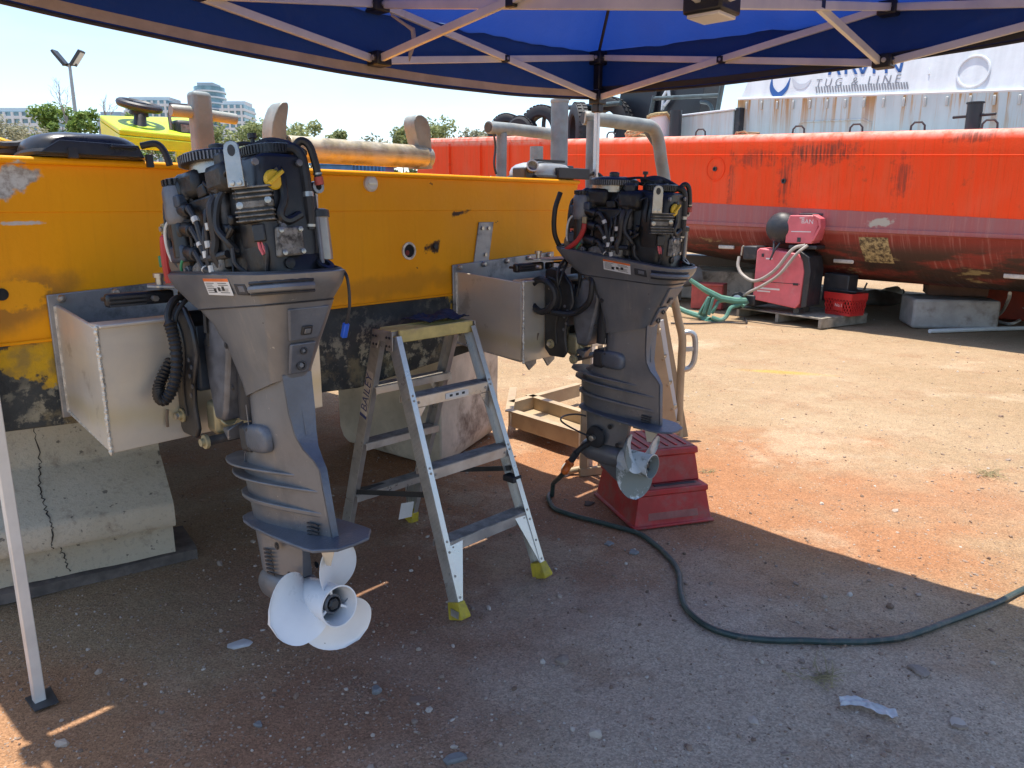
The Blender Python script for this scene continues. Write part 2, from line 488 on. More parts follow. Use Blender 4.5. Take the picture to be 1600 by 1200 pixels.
for i, a in enumerate([(8, 186, 90, 31, 2, 'sparse greyish bush furthest along behind the yellow rope bundle'),
          (80, 168, 62, 34, 0, 'bright green tree behind the tall floodlight pole'),
          (128, 169, 58, 33, 0, 'bushy green tree between the floodlight pole and the lime console'),
          (212, 181, 70, 36, 0, 'dark green tree showing behind the steering wheel'),
          (362, 203, 90, 38, 1, 'olive bush behind the grey bollard and flywheel'),
          (405, 197, 80, 40, 1, 'olive bush rising beside the tall roller horn'),
          (470, 196, 90, 39, 1, 'olive bush behind the start of the stern roller'),
          (538, 209, 70, 41, 1, 'low olive bush behind the middle of the stern roller'),
          (590, 216, 70, 43, 2, 'faint low bush behind the far half of the roller'),
          (632, 196, 60, 40, 1, 'thin olive tree behind the second roller horn'),
          (690, 190, 78, 40, 1, 'olive tree with airy crown over the orange bulwark'),
          (745, 208, 60, 42, 2, 'grey green bush just clear of the tyres'),
          (275, 205, 80, 40, 1, 'olive bush behind the lime console edge')]):
    tree(*a, seed=20 + i, dense=1.35 if a[4] != 2 else .9)
def dead_tree(px, ptop, Y, label, seed):
    rnd = random.Random(seed); p = at(px, ptop, Y)
    t = thing('dead_tree', label, 'tree', (p.x, Y, 0), 0, 'bare dead trees')
    mb = MB()
    mb.tube([(0, 0, 0), (.05, 0, p.z * .5), (0, 0, p.z * .8)], [.09, .07, .05], 6)
    mb.build('trunk', M_dead, t)
    mb = MB()
    def grow(a, dr, ln, r_, dp):
        b_ = a + dr * ln; mb.tube([a, (a + b_) / 2 + Vector((rnd.uniform(-.04, .04), 0, 0)), b_], [r_, r_ * .8, r_ * .5], 5)
        if dp:
            for _ in range(2 + (dp > 2)):
                grow(a + dr * ln * rnd.uniform(.6, 1), (dr + Vector((rnd.gauss(0, .45), rnd.gauss(0, .3), rnd.uniform(0, .35)))).normalized(), ln * .68, r_ * .6, dp - 1)
    grow(Vector((0, 0, p.z * .72)), Vector((-.15, 0, 1)), p.z * .13, .035, 4)
    mb.build('branch', M_dead, t)
dead_tree(98, 128, 33, 'bare dead tree beside the floodlight pole', 4)
dead_tree(164, 150, 35, 'bare dead tree standing left of the lime console', 9)

# floodlight pole
M_pole = simple('galvanised_pole', (.38, .38, .37), .5, .6, var=.15, bump=.1)
M_dark = simple('dark_metal', (.045, .047, .05), .45, .3, var=.25)
pt = at(108, 101, 40); t = thing('floodlight_pole', 'tall slim floodlight pole with two lamp heads above the trees', 'light pole', (pt.x + .02, 40, 0))
MB().tube([(0, 0, 0), (0, 0, pt.z * .5), (0, 0, pt.z)], [.14, .11, .07], 10).build('mast', M_pole, t)
MB().box((0, 0, pt.z), (.7, .12, .12)).build('cross_arm', M_dark, t, bevel=.02)
for s in (-1, 1):
    rot = Matrix.Rotation(s * R(-52), 3, 'Y')
    lh = MB().box((s * .42, 0, pt.z + .3), (.85, .5, .14), rot).build('lamp_head', M_dark, t, bevel=.02)
    MB().box(Vector((s * .42, 0, pt.z + .3)) + rot @ Vector((0, -.0, -.085)), (.7, .4, .02), rot).build('lens', M_bwhite, lh)
# ------------------------------------------------------------------ orange barge
GO = Vector((5.66 + .802 * .03, 8.74 + .597 * .03, 0)); GA = math.atan2(-.802, .597)
GX = Vector((math.cos(GA), math.sin(GA), 0)); GY = Vector((-math.sin(GA), math.cos(GA), 0))
def BG(px, py, y=0.0):
    p = onplane(px, py, GO + GY * y, GY) - GO
    return Vector((p.dot(GX), p.dot(GY), p.z))
def make_barge_mat():
    t = NT('barge_paint')
    o = t.xyz(); x, z = o[0], o[2]
    line = t.math('SUBTRACT', z, t.math('MULTIPLY_ADD', x, -.045, 1.475))     # above: orange, below: old red antifouling
    wob = t.math('MULTIPLY', t.math('SUBTRACT', t.noise(6, 3), .5), .012)
    up = t.ramp(t.math('ADD', line, wob), -.006, .006)
    st = t.noise(1, 5, .65, t.map((9, 1, .55)))          # vertical streaks
    st2 = t.noise(1, 6, .7, t.map((26, 1, 1.2), (3, 0, 0)))
    org = t.mix(t.ramp(st, .3, .75), (.92, .065, .010), (.80, .085, .02))
    org = t.mix(t.math('MULTIPLY', t.ramp(st2, .52, .74), .40), org, (.30, .055, .022))
    org = t.mix(t.math('MULTIPLY', t.ramp(t.noise(1.3, 5), .45, .75), .30), org, (.78, .155, .075))
    # chafed, blackened fender scrapes
    tw = t.ramp(t.math('SUBTRACT', z, t.math('MULTIPLY_ADD', x, -.052, 2.46)), -.13, -.03)  # worn pale top edge, its sunlit sheen painted in
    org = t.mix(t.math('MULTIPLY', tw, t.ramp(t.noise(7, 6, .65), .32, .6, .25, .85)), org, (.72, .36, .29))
    scr = t.blob(-2.55, 2.33, .45, .12, 0, .6, 9, .8, (0, 2))
    for a in ((-3.05, 2.05, .10, .33), (-.62, 2.40, .22, .05), (-4.0, 1.95, .05, .35), (-3.6, 2.3, .3, .10), (-1.4, 1.98, .10, .22)):
        scr = t.math('MAXIMUM', scr, t.math('MULTIPLY', t.blob(*a, 0, .6, 9, .8, (0, 2)), .8))
    scr = t.math('MULTIPLY', scr, t.ramp(st2, .34, .6))
    org = t.mix(t.math('MULTIPLY', scr, .82), org, (.085, .05, .035))
    rust = t.math('MULTIPLY', t.ramp(t.noise(2.2, 8, .7), .60, .70), .75)
    org = t.mix(t.math('MULTIPLY', rust, .6), org, (.25, .075, .03))
    low = t.mix(t.ramp(st, .35, .7), (.36, .115, .11), (.33, .14, .135))
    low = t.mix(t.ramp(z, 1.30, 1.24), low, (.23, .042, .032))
    low = t.mix(t.math('MULTIPLY', t.ramp(st2, .5, .7), .55), low, (.44, .20, .17))
    # scum, marine growth and bare primer low on the bilge, underside shade painted in
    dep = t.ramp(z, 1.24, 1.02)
    gro_shade = t.math('MULTIPLY', dep, t.ramp(t.noise(1, 8, .7, t.map((1.0, 1.0, 4.2))), .38, .54))
    low = t.mix(t.math('MULTIPLY', gro_shade, .92), low, (.055, .038, .030))
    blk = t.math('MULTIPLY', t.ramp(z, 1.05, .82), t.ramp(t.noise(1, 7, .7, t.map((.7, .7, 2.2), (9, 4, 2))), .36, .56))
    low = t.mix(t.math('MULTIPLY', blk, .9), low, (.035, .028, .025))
    low = t.mix(t.math('MULTIPLY', t.ramp(t.noise(1, 7, .7, t.map((1.3, 1.3, 5), (5, 2, 1))), .60, .66), t.math('MULTIPLY', dep, .8)), low, (.30, .24, .12))
    low = t.mix(t.ramp(t.noise(1, 9, .75, t.map((2.6, 2, 7), (1, 7, 3))), .70, .73), low, (.52, .46, .40))
    wv = t.math('MULTIPLY', t.math('SUBTRACT', t.noise(14, 5), .5), .12)
    px_ = t.math('ABSOLUTE', t.math('ADD', t.math('DIVIDE', t.math('SUBTRACT', x, -1.72), .20), wv)); pz_ = t.math('ABSOLUTE', t.math('ADD', t.math('DIVIDE', t.math('SUBTRACT', z, 1.06), .17), wv))
    patch = t.ramp(t.math('MAXIMUM', px_, pz_), .97, 1.03, 1, 0)
    low = t.mix(patch, low, t.mix(t.ramp(t.noise(16, 8, .75), .4, .6), (.07, .05, .035), (.42, .33, .17)))
    p2 = t.blob(-1.62, 1.42, .16, .05, .1, .25, 14, .5, (0, 2))
    low = t.mix(p2, low, (.42, .38, .31))
    c = t.mix(up, low, org)
    t.bump(t.math('ADD', t.noise(3, 5), t.math('MULTIPLY', t.noise(40, 5), .35)), .25, .02)
    return t.fin(c, t.ramp(st2, .3, .7, .55, .8), 0, .18)
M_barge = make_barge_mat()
M_rail = simple('dark_rail', (.055, .08, .085), .5, .1, var=.25)
M_black = simple('black_rubber', (.022, .022, .024), .65, 0, var=.3, bump=.2)
M_blackpaint = simple('black_paint', (.018, .020, .026), .38, 0, var=.25, vscale=2, dirt=(.10, .09, .08), dscale=2.5, dlo=.58, dhi=.8)
M_galv = simple('weathered_galvanised', (.40, .355, .30), .48, .75, var=.22, vscale=14, dirt=(.20, .13, .085), dscale=9, dlo=.50, dhi=.75)
M_rope = simple('tan_rope', (.42, .33, .17), .9, 0, var=.3, vscale=40, bump=.5, bscale=120)
barge = thing('barge', 'big orange and red rusty barge chocked up behind the work area', 'barge', GO, GA)
def top(x): return 2.46 - .052 * x
def sec(x):
    T = top(x); L = 1.475 - .045 * x; K = 1.31 - .02 * x
    bz = .58 + max(0, -3 - x) * .10
    pr = [(1.4, T - .05), (.30, T - .01), (.10, T + .0), (.045, T - .015), (.010, T - .055), (0, T - .12), (0, T - .29), (.006, T - .295), (.006, L), (.0, L - .002), (.0, K), (-.018, K - .005), (-.018, K - .05), (.03, K - .06), (.10, K - .22), (.26, K - .42), (.5, bz + .13), (.85, bz + .02), (1.4, bz), (5.6, bz)]
    return [Vector((x, y, z)) for y, z in pr] + [Vector((x, 5.6, T - .05))]
# unseen grey deck inboard of the sheer, added to keep orange bounce off the deckhouse
MB().loft([[Vector((x, .34, top(x) + .004)), Vector((x, 5.4, top(x) + .004)), Vector((x, 5.4, top(x) - .03)), Vector((x, .34, top(x) - .03))] for x in (3.4, 0, -4, -8.2)]).build('bounce_deck', simple('deck_grey', (.24, .25, .25), .8, var=.2, dirt=(.25, .13, .08), dscale=2), barge, smooth=0)
xs = [3.5, 2.2] + [1.5 - .35 * k for k in range(46)]
xs_main = [x for x in xs if x > -8.3]
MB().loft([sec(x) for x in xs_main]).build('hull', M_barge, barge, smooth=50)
# bulwark with freeing ports runs on to the bow
bw = MB(); bxs = [-8.2, -8.9, -9.25, -9.95, -10.4, -11.2, -11.6, -12.4, -13.4]
for k in range(len(bxs) - 1):
    a, b = bxs[k], bxs[k + 1]; port = k in (1, 3, 5)
    rows = [(.4, .99), (.99, 1.9)] if False else None
    za, zb = top(a), top(b)
    def slab(f0, f1, y0=0., y1=.06):
        pts = [(a, y0, za - f0), (b, y0, zb - f0), (b, y0, zb - f1), (a, y0, za - f1)]
        bw.loft([[Vector(p) for p in pts], [Vector((p[0], y1, p[2])) for p in pts]])
    if port: slab(0, .72); slab(.86, 2.2)
    else: slab(0, 2.2)
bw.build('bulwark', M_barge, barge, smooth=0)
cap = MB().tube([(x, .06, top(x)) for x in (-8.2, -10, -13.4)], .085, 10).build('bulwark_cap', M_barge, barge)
rb = None
for k, x in enumerate((-8.6, -9.6, -10.65, -11.9)):
    q = MB().box((x, -.02, top(x) - 1.0), (.05, .05, 1.9)).build('bulwark_rib', M_barge, barge, smooth=0) if True else None
# welded line, deck lashing eyes, dimples
MB().tube([(x, -.001, top(x) - .292) for x in (2, 0, -2, -4, -6, -8)], .006, 6).build('weld_seam', M_barge, barge)
eye = MB().tube([(-.08, 0, 0), (-.075, 0, .08), (-.04, 0, .12), (.04, 0, .12), (.075, 0, .08), (.08, 0, 0)], .014, 6).build('lashing_eye', M_dark, barge)
first = True
for px in (1248, 1338, 1434, 1546, 1095, 955):
    p = BG(px, 200, .28)
    e_ = eye if first else eye.copy()
    if not first: col.objects.link(e_)
    first = False; e_.location = (p.x, .28, top(p.x) - .01); e_.rotation_euler = (0, 0, R(20))
drn = MB().lathe([(.035, 0), (.035, .02), (.022, .02), (.022, -.005)], (0, 0, 0), (0, -1, 0), 14).build('drain_hole', M_dark, barge)
drn.location = BG(1117, 264, -.004); drn.location.y = .004
d2 = drn.copy(); col.objects.link(d2); d2.location = BG(1225, 283); d2.location.y = .004
wc_ = BG(1118, 264)
MB().tube([wc_ + Vector((.17 * math.cos(k * .2618), -.002, .17 * math.sin(k * .2618))) for k in range(24)], .006, 6, closed=True).build('weld_ring', M_barge, barge)
pd = MB().box((0, 0, 0), (.3, .03, .06)).build('sacrificial_anode', simple('zinc', (.52, .49, .45), .6, .2), barge, bevel=.015)
pd.location = BG(1135, 386, .22)
p2 = pd.copy(); col.objects.link(p2); p2.location = BG(1318, 408, .3)
p3 = pd.copy(); col.objects.link(p3); p3.location = BG(1590, 432, .33)

# deckhouse ---------------------------------------------------------
def make_house_mat(name, c0, rusty):
    t = NT(name)
    n1 = t.noise(1, 5, .6, t.map((5, 1, .6))); n2 = t.noise(2.4, 5)
    c = t.mix(t.ramp(n1, .35, .7), c0, tuple(k * .86 for k in c0))
    c = t.mix(t.math('MULTIPLY', t.ramp(n2, .5, .75), .4), c, tuple(min(1, k * 1.12) for k in c0))
    if rusty:
        o = t.xyz()
        ledge = t.math('SUBTRACT', t.math('MULTIPLY_ADD', o[0], -.08, 2.93), o[2])
        fall = t.ramp(ledge, -.02, .62, 1, .22)
        strk = t.noise(1, 6, .7, t.map((5.2, 1, .22), (1.7, 0, 0)))
        rust = t.math('MULTIPLY', t.math('MULTIPLY', t.ramp(strk, .485, .565), fall), .97)
        c = t.mix(rust, c, t.mix(t.ramp(strk, .5, .72), (.50, .27, .07), (.27, .08, .018)))
    t.bump(t.noise(4, 5), .3, .02)
    return t.fin(c, .5, 0, .4)
M_house_lo = make_house_mat('deckhouse_grey', (.56, .63, .61), True)
M_house_up = make_house_mat('deckhouse_white', (.70, .74, .76), False)
hz = lambda x: 2.93 - .08 * x
x0, x1 = 3.2, -4.62
house = thing('deckhouse', 'grey white deckhouse with rust streaks and company lettering on the barge', 'deckhouse', GO, GA)
HY = .85
lo = MB().loft([[Vector((x, HY, 2.3)), Vector((x, HY, hz(x))), Vector((x, HY + 4, hz(x))), Vector((x, HY + 4, 2.3))] for x in (x0, 1, -1, -3, x1)]).build('lower_wall', M_house_lo, house, smooth=0)
lean = .32
def up_pt(x, k): return Vector((x + (.55 * k if x < -4 else 0), HY + .03 + lean * k, hz(x) + 1.7 * k))
MB().loft([[up_pt(x, 0), up_pt(x, 1), up_pt(x, 1) + Vector((0, 2, 0)), up_pt(x, 0) + Vector((0, 3.5, 0))] for x in (x0, 1, -1, -3, x1 + .03)]).build('upper_wall', M_house_up, house, smooth=0)
MB().tube([(x, HY + .01, hz(x)) for x in (x0, 1, -1, -3, x1)], .022, 6).build('weld_bead', M_house_up, house)
nub = MB().box((0, 0, 0), (.035, .02, .12)).build('ledge_bracket', M_house_lo, house, bevel=.012)
first = True
for k in range(24):
    x = 2.0 - k * .28
    e_ = nub if first else nub.copy()
    if not first: col.objects.link(e_)
    first = False; e_.location = (x, HY - .012, hz(x) - .11)
# hatch outline on the lower wall
q0, q1 = BG(1243, 196, HY), BG(1362, 190, HY)
MB().tube([(q0.x, HY - .005, q0.z - .1), (q0.x, HY - .005, q0.z - .02), (q0.x + .12, HY - .005, q0.z + .04), (q1.x - .12, HY - .005, q1.z + .04), (q1.x, HY - .005, q1.z - .02), (q1.x, HY - .005, q1.z - .1)], .012, 6).build('hatch_rim', M_house_lo, house)
M_letter = simple('letter_grey', (.20, .21, .23), .5, var=.02, bump=0)
M_letblue = simple('letter_blue', (.02, .09, .30), .5, var=.02, bump=0)
M_swoosh = simple('pale_swoosh', (.50, .53, .57), .5, var=.02, bump=0)
upn = Vector((0, -1.7, lean)).normalized(); uu = Vector((0, lean, 1.7)).normalized()
def UPP(px, py):    # onto the sloping wall
    p0 = GO + GY * (HY + .03) + Vector((0, 0, hz(0)))
    ex = Vector((1, 0, -.08)); n_ = ex.cross(Vector((0, lean, 1.7))).normalized()
    nw = GX * n_.x + GY * n_.y + Vector((0, 0, n_.z))
    p = onplane(px, py, p0, nw) - GO
    return Vector((p.dot(GX), p.dot(GY), p.z)) + upn * .004
a, b = UPP(1275, 131), UPP(1407, 124)
L_ = (b - a)
text('TUG & LINE', L_.length, M_letter, 'lettering', house, (a + b) / 2, L_, uu, spacing=1.55)
hb = MB()
for k in range(34):
    p = UPP(1276 + k * 4.3, 140.5 - k * .21)
    s_ = L_.normalized(); q = uu * .045; sl = s_ * -.018
    hb.prism([p - q + s_ * .010 - sl, p - q - s_ * .010 - sl, p + q - s_ * .010 + sl, p + q + s_ * .010 + sl], upn * .002)
hb.build('hatched_stripe', M_letter, house, smooth=0, kind='stuff')
for (xa, ya, xb, yb) in ((1296, 117, 1300, 100), (1312, 117, 1306, 100), (1322, 116, 1322, 98), (1338, 116, 1330, 98), (1348, 115.5, 1342, 98), (1348, 115.5, 1356, 98), (1366, 115, 1366, 97), (1385, 114.5, 1385, 97), (1406, 113, 1396, 97), (1406, 113, 1410, 97)):
    MB().prism([UPP(xa - 2.2, ya), UPP(xa + 2.2, ya), UPP(xb + 2.2, yb), UPP(xb - 2.2, yb)], upn * .002).build('letter_stroke', M_letblue, house, smooth=0)
# the crescent swoosh left of the lettering: a stroke of varying width
def stroke(pts, wd, m, nm_):
    mb = MB(); P_ = [UPP(*p) for p in pts]; P_ = spline(P_, 6); n_ = len(P_) - 1; ring = []
    for i, p in enumerate(P_):
        tn = (P_[min(i + 1, n_)] - P_[max(i - 1, 0)]).normalized(); sd = upn.cross(tn).normalized()
        k = wd * math.sin(math.pi * min(max(i / n_, .04), .96)) ** .8
        ring.append([p - sd * k, p + sd * k, p + sd * k + upn * .002, p - sd * k + upn * .002])
    mb.loft(ring).build(nm_, m, house, smooth=0)
stroke([(1207, 120), (1206, 138), (1215, 149), (1228, 139), (1235, 122)], .045, M_letblue, 'swoosh_mark')
stroke([(1238, 122), (1246, 134), (1258, 134), (1268, 124)], .04, M_swoosh, 'swoosh_mark')
c_ = UPP(1521, 112)
MB().tube([c_ + (L_.normalized() * math.cos(k * .2618) * .19 + uu * math.sin(k * .2618) * .19) for k in range(24)], .016, 6, closed=True).build('porthole_ring', M_house_up, house)
MB().tube([UPP(1452, 108) , UPP(1452, 116)], .012, 6).build('weld_mark', M_house_up, house)

# deck furniture ----------------------------------------------------
p = BG(1520, 196, .45); q = BG(1522, 153, .45)
t = thing('bollard', 'black tapered bollard with cross pin in front of the rusty deckhouse', 'bollard', GO + GX * p.x + GY * .45 + Vector((0, 0, top(p.x) - .03)), GA)
hh = q.z - p.z + .03
MB().lathe([(.085, 0), (.085, hh), (.10, hh), (.10, hh + .015)], (0, 0, 0), (0, 0, 1), 18).build('post', M_blackpaint, t)
MB().cyl((-.24, 0, hh * .60), (.24, 0, hh * .60), .018).build('cross_pin', M_blackpaint, t)
def deck_thing(nm, label, cat, px, py, y, grp=None):
    p = BG(px, py, y)
    return thing(nm, label, cat, GO + GX * p.x + GY * y + Vector((0, 0, top(p.x) - .05)), GA, grp), p
# grey ventilator box and black pipe
t, p = deck_thing('deck_locker', 'low grey steel locker on the barge between black pipe and deckhouse', 'locker', 1095, 200, .7)
wd = BG(1145, 200, .7).x - BG(1050, 200, .7).x
MB().box((0, .3, .2), (wd, .6, .46)).build('body', M_house_lo, t, bevel=.02)
MB().box((0, .3, .445), (wd + .06, .66, .03)).build('lid', M_house_up, t, bevel=.01)
MB().box((wd / 2 + .05, .1, .22), (.10, .14, .5)).build('end_post', M_blackpaint, t, bevel=.01)
t, p = deck_thing('vent_pipe', 'short black open pipe standing beside the rope drum', 'pipe', 1055, 205, .45)
z1 = BG(1055, 173, .45).z - top(p.x) + .05
MB().lathe([(.10, 0), (.10, z1), (.08, z1), (.08, z1 - .2)], (0, 0, 0), (0, 0, 1), 16, cap=False).build('pipe', M_blackpaint, t)
# rope drum
t, p = deck_thing('rope_drum', 'white drum wound with tan rope on the orange barge', 'rope drum', 1032, 200, .5)
MB().lathe([(.20, 0), (.20, .42), (.17, .42), (.17, .38)], (0, 0, 0), (0, 0, 1), 20).build('drum', M_house_up, t)
MB().tube([(math.cos(k * .45) * .225, math.sin(k * .45) * .225, .33 + .008 * (k % 14) + .01 * math.sin(k)) for k in range(70)], .022, 6).build('coil', M_rope, t)
t, p = deck_thing('rope_pile', 'loose tan rope heaped on the barge edge by the drum', 'rope', 1005, 208, .35)
MB().tube([(.34 * math.cos(k * .5) * (1 + .2 * math.sin(k)), .16 * math.sin(k * .5), .05 + .012 * k % .16 + .03 * math.sin(k * 1.7)) for k in range(60)], .02, 6).build('coil', M_rope, t)
t, p = deck_thing('rope_bundle', 'small frayed brown rope bundle before the deckhouse corner', 'rope', 1168, 203, .4)
MB().tube([(.2 * math.cos(k * .6), .1 * math.sin(k * .6), .03 + .01 * (k % 9)) for k in range(40)], .016, 6).build('coil', simple('brown_rope', (.25, .15, .08), .9), t)
# black crane base / tank
t, p = deck_thing('crane_base', 'big black crane base with leaning panels under the blue canopy edge', 'crane', 1040, 205, 1.6)
def cb(px0, px1, px2, px3, y, nm, dz=0, dpt=.5):
    a, b = BG(px0, 208, y), BG(px1, 208, y); c, d_ = BG(px3, 120, y), BG(px2, 120, y)
    f_ = lambda v, yy: Vector((v.x - p.x, yy - 1.6, v.z - top(p.x) + .05))
    MB().loft([[f_(a, y), f_(b, y), f_(d_, y), f_(c, y)], [f_(a, y + dpt), f_(b, y + dpt), f_(d_, y + dpt), f_(c, y + dpt)]]).build(nm, M_blackpaint, t, smooth=0, bevel=.012)
cb(958, 1016, 1030, 974, 1.62, 'side_panel'); cb(1030, 1086, 1104, 1042, 1.50, 'front_panel'); cb(1014, 1034, 1048, 1026, 1.7, 'rib_panel')
hk = BG(1038, 165, 1.42); hk2 = BG(1044, 138, 1.42)
f_ = lambda v: Vector((v.x - p.x, v.y - 1.6, v.z - top(p.x) + .05))
MB().tube([f_(hk2), f_(BG(1037, 150, 1.42)), f_(BG(1035, 172, 1.42)), f_(hk), f_(BG(1046, 155, 1.42)), f_(hk2)], .03, 6).build('hanging_rope', M_house_up, t)
# guard rails
t, p = deck_thing('guard_rail', 'dark green pipe guard rail on the barge beside the black crane base', 'railing', 1118, 205, .9)
f_ = lambda px, py, y=.9: Vector((BG(px, py, y).x - p.x, BG(px, py, y).y - .9, BG(px, py, y).z - top(p.x) + .05))
MB().tube([f_(1115, 206), f_(1131, 120)], .04, 8).build('post', M_rail, t)
MB().tube([f_(1022, 154), f_(1124, 149)], .035, 8).build('top_rail', M_rail, t)
MB().tube(spline([f_(1095, 159), f_(1106, 161), f_(1112, 170), f_(1112, 187)], 5), .032, 8).build('hoop', M_rail, t)
MB().tube([f_(1022, 150), f_(1014, 190)], .035, 8).build('stay', M_rail, t)
t, p = deck_thing('guard_rail', 'bent dark pipe rail arching over the deck tyres', 'railing', 850, 200, 1.1)
f_ = lambda px, py, y=1.1: Vector((BG(px, py, y).x - p.x, BG(px, py, y).y - 1.1, BG(px, py, y).z - top(p.x) + .05))
MB().tube(spline([f_(849, 206), f_(850, 188), f_(854, 176), f_(864, 170), f_(890, 168), f_(930, 165), f_(970, 161)], 5), .045, 8).build('top_rail', M_rail, t)
MB().tube([f_(880, 160), f_(905, 143), f_(940, 120)], .04, 8).build('stay', M_rail, t)
# tyres lying and leaning on deck
def tyre(px, py, y, label, r_, tilt, rz):
    p = BG(px, py, y)
    t = thing('tyre', label, 'tyre', GO + GX * p.x + GY * y + Vector((0, 0, p.z - r_)), 0, 'old tyres heaped on the barge deck')
    t.rotation_euler = (0, 0, GA + rz)
    mt_ = Matrix.Translation((0, 0, r_)) @ Matrix.Rotation(tilt, 4, 'Y')
    mb = MB(); pr = [(r_ * .56, -.10), (r_ * .62, -.125), (r_ * .85, -.13), (r_ * .97, -.10), (r_, -.05), (r_, .05), (r_ * .97, .10), (r_ * .85, .13), (r_ * .62, .125), (r_ * .56, .10), (r_ * .6, .0), (r_ * .56, -.10)]
    mb.lathe(pr, (0, 0, 0), (0, 1, 0), 32, cap=False); bmesh.ops.transform(mb.bm, matrix=mt_, verts=mb.bm.verts)
    mb.build('casing', M_black, t)
    mb = MB()
    for k in range(36):
        an = k * math.pi / 18
        for s in (-.055, .055):
            mb.box((math.cos(an) * r_, s, math.sin(an) * r_), (.03, .075, .055), Matrix.Rotation(-an, 3, 'Y'))
    bmesh.ops.transform(mb.bm, matrix=mt_, verts=mb.bm.verts)
    mb.build('tread', M_black, t, smooth=0, kind='stuff')
tyre(792, 208, 1.2, 'old black tyre at the far end of the tyre heap', .42, .3, .5)
tyre(846, 205, 1.0, 'black tyre lying behind the bent pipe rail', .52, .25, .35)
tyre(903, 206, .9, 'knobbly tyre standing beside the tall pipe post', .55, .2, -.5)
tyre(948, 200, 1.3, 'big black tyre leaning on the crane base', .58, .35, .15)
tyre(815, 212, .8, 'half hidden low tyre between the other tyres', .40, 1.2, .2)

# ------------------------------------------------------------------ what stands under and in front of the barge
M_conc = simple('concrete_grey', (.36, .345, .32), .9, var=.2, vscale=3.5, bump=.5, bscale=45, dirt=(.16, .12, .09), dscale=2.6, dlo=.52, dhi=.75)
M_conc2 = simple('concrete_tan', (.54, .46, .36), .9, var=.22, vscale=3, bump=.5, bscale=40, dirt=(.14, .095, .065), dscale=2.2, dlo=.5, dhi=.72)
M_timber = simple('weathered_timber', (.27, .235, .185), .85, var=.35, vscale=7, bump=.4)
def blockish(nm, label, cat, loc, rz, size, m, bev=.03, seed=1, grp=None):
    rnd = random.Random(seed)
    mb = MB(); n_ = 6
    mb.box((0, 0, size[2] / 2), size)
    bmesh.ops.subdivide_edges(mb.bm, edges=mb.bm.edges, cuts=n_, use_grid_fill=True)
    for v in mb.bm.verts:
        k = mnoise.noise(v.co * 4 + Vector((seed * 3.1, 0, 0))) * .014 + mnoise.noise(v.co * 13 + Vector((seed, 5, 0))) * .006
        if v.co.z > .01: v.co += Vector((k, k * .7, k * .5))
    o = mb.build(nm, m, None, bevel=bev, smooth=40)
    o.location = loc; o.rotation_euler = (0, 0, rz)
    return tag(o, label, cat, grp)
cb_ = gz(1480, 512)
blk = blockish('concrete_block', 'pale grey concrete block carrying the barge beyond the dirt yard', 'concrete block', (6.05, 10.62, 0), R(-14), (1.05, .75, .40), M_conc, .035, 3)
blockish('timber_chock', 'brown timber chock on the pale concrete block under the barge', 'timber chock', (6.3, 10.95, .402), R(-20), (.75, .5, .2), simple('brown_timber', (.17, .10, .075), .85), .02, 5)
blockish('concrete_block', 'wide tan concrete slab under the barge behind the green chair', 'concrete block', tuple(gz(1150, 478) + Vector((-.2, 1.5, 0))), R(-35), (2.2, 1.1, .52), M_conc2, .03, 8)
blockish('steel_pontoon', 'dark red steel pontoon box under the barge at the picture edge', 'pontoon', tuple(gz(1600, 505) + Vector((.1, 1.0, 0))), R(-38), (1.6, 1.2, .62), simple('oxide_red', (.33, .045, .02), .6, var=.2), .02, 9)
kp = thing('keel_support', 'dark keel support beam deep in the shade below the barge', 'support beam', tuple(gz(1120, 470) + Vector((1.2, 2.6, 0))), GA)
MB().box((0, 0, .3), (3.0, .3, .6)).build('beam', M_blackpaint, kp, bevel=.02)
# white conduit on the ground
a, b = gz(1452, 521), gz(1640, 515)
MB().tube([a + Vector((0, 0, .03)), (a + b) / 2 + Vector((0, 0, .035)), b + Vector((0, 0, .03))], .028, 10).build('plastic_pipe', simple('white_pvc', (.62, .63, .62), .45, var=.06), None)
tag(bpy.data.objects['plastic_pipe'], 'thin white plastic pipe lying on the dirt by the concrete block', 'pipe')
# loose white hose
hp = spline([gz(1545, 505) + Vector((0, .3, .02)), gz(1560, 492, .1), gz(1575, 470, .4), gz(1578, 458, .55)], 6)
tag(MB().tube(hp, .022, 8).build('white_hose', simple('white_hose', (.60, .58, .54), .5), None), 'white hose drooping in front of the red pontoon', 'hose')
hp = spline([gz(1536, 500) + Vector((0, .1, .02)), gz(1560, 505) + Vector((0, 0, .02)), gz(1580, 508) + Vector((0, 0, .02)), gz(1598, 498) + Vector((0, 0, .02)), gz(1600, 480, .2)], 6)
tag(MB().tube(hp, .022, 8).build('white_hose', bpy.data.materials['white_hose'], None), 'white hose snaking on the ground below the red pontoon', 'hose')
# grey cloth heap and plastic tub beyond the basket
c = gz(1408, 480)
mb = MB(); mb.ball((0, 0, .05), (.42, .26, .14), 24, 12)
for v in mb.bm.verts: v.co += v.co.normalized() * (mnoise.noise(v.co * 6) * .09 + mnoise.noise(v.co * 15) * .03)
o = mb.build('cloth_heap', simple('grey_cloth', (.16, .155, .14), .95), None, smooth=80); o.location = c + Vector((-.15, .5, .03)); tag(o, 'crumpled grey tarp heap under the barge', 'tarp')
t = thing('plastic_bottle', 'grubby clear plastic bottle lying beside the tarp heap', 'bottle', c + Vector((.2, .75, .12)))
MB().lathe([(.0, -.2), (.10, -.19), (.115, -.12), (.115, .1), (.05, .17), (.04, .21)], (0, 0, .03), (1, .4, .1), 18).build('body', simple('milky_plastic', (.42, .44, .42), .35), t)
MB().lathe([(.045, .2), (.045, .24), (.0, .24)], (0, 0, .03), (1, .4, .1), 14).build('cap', M_dark, t)

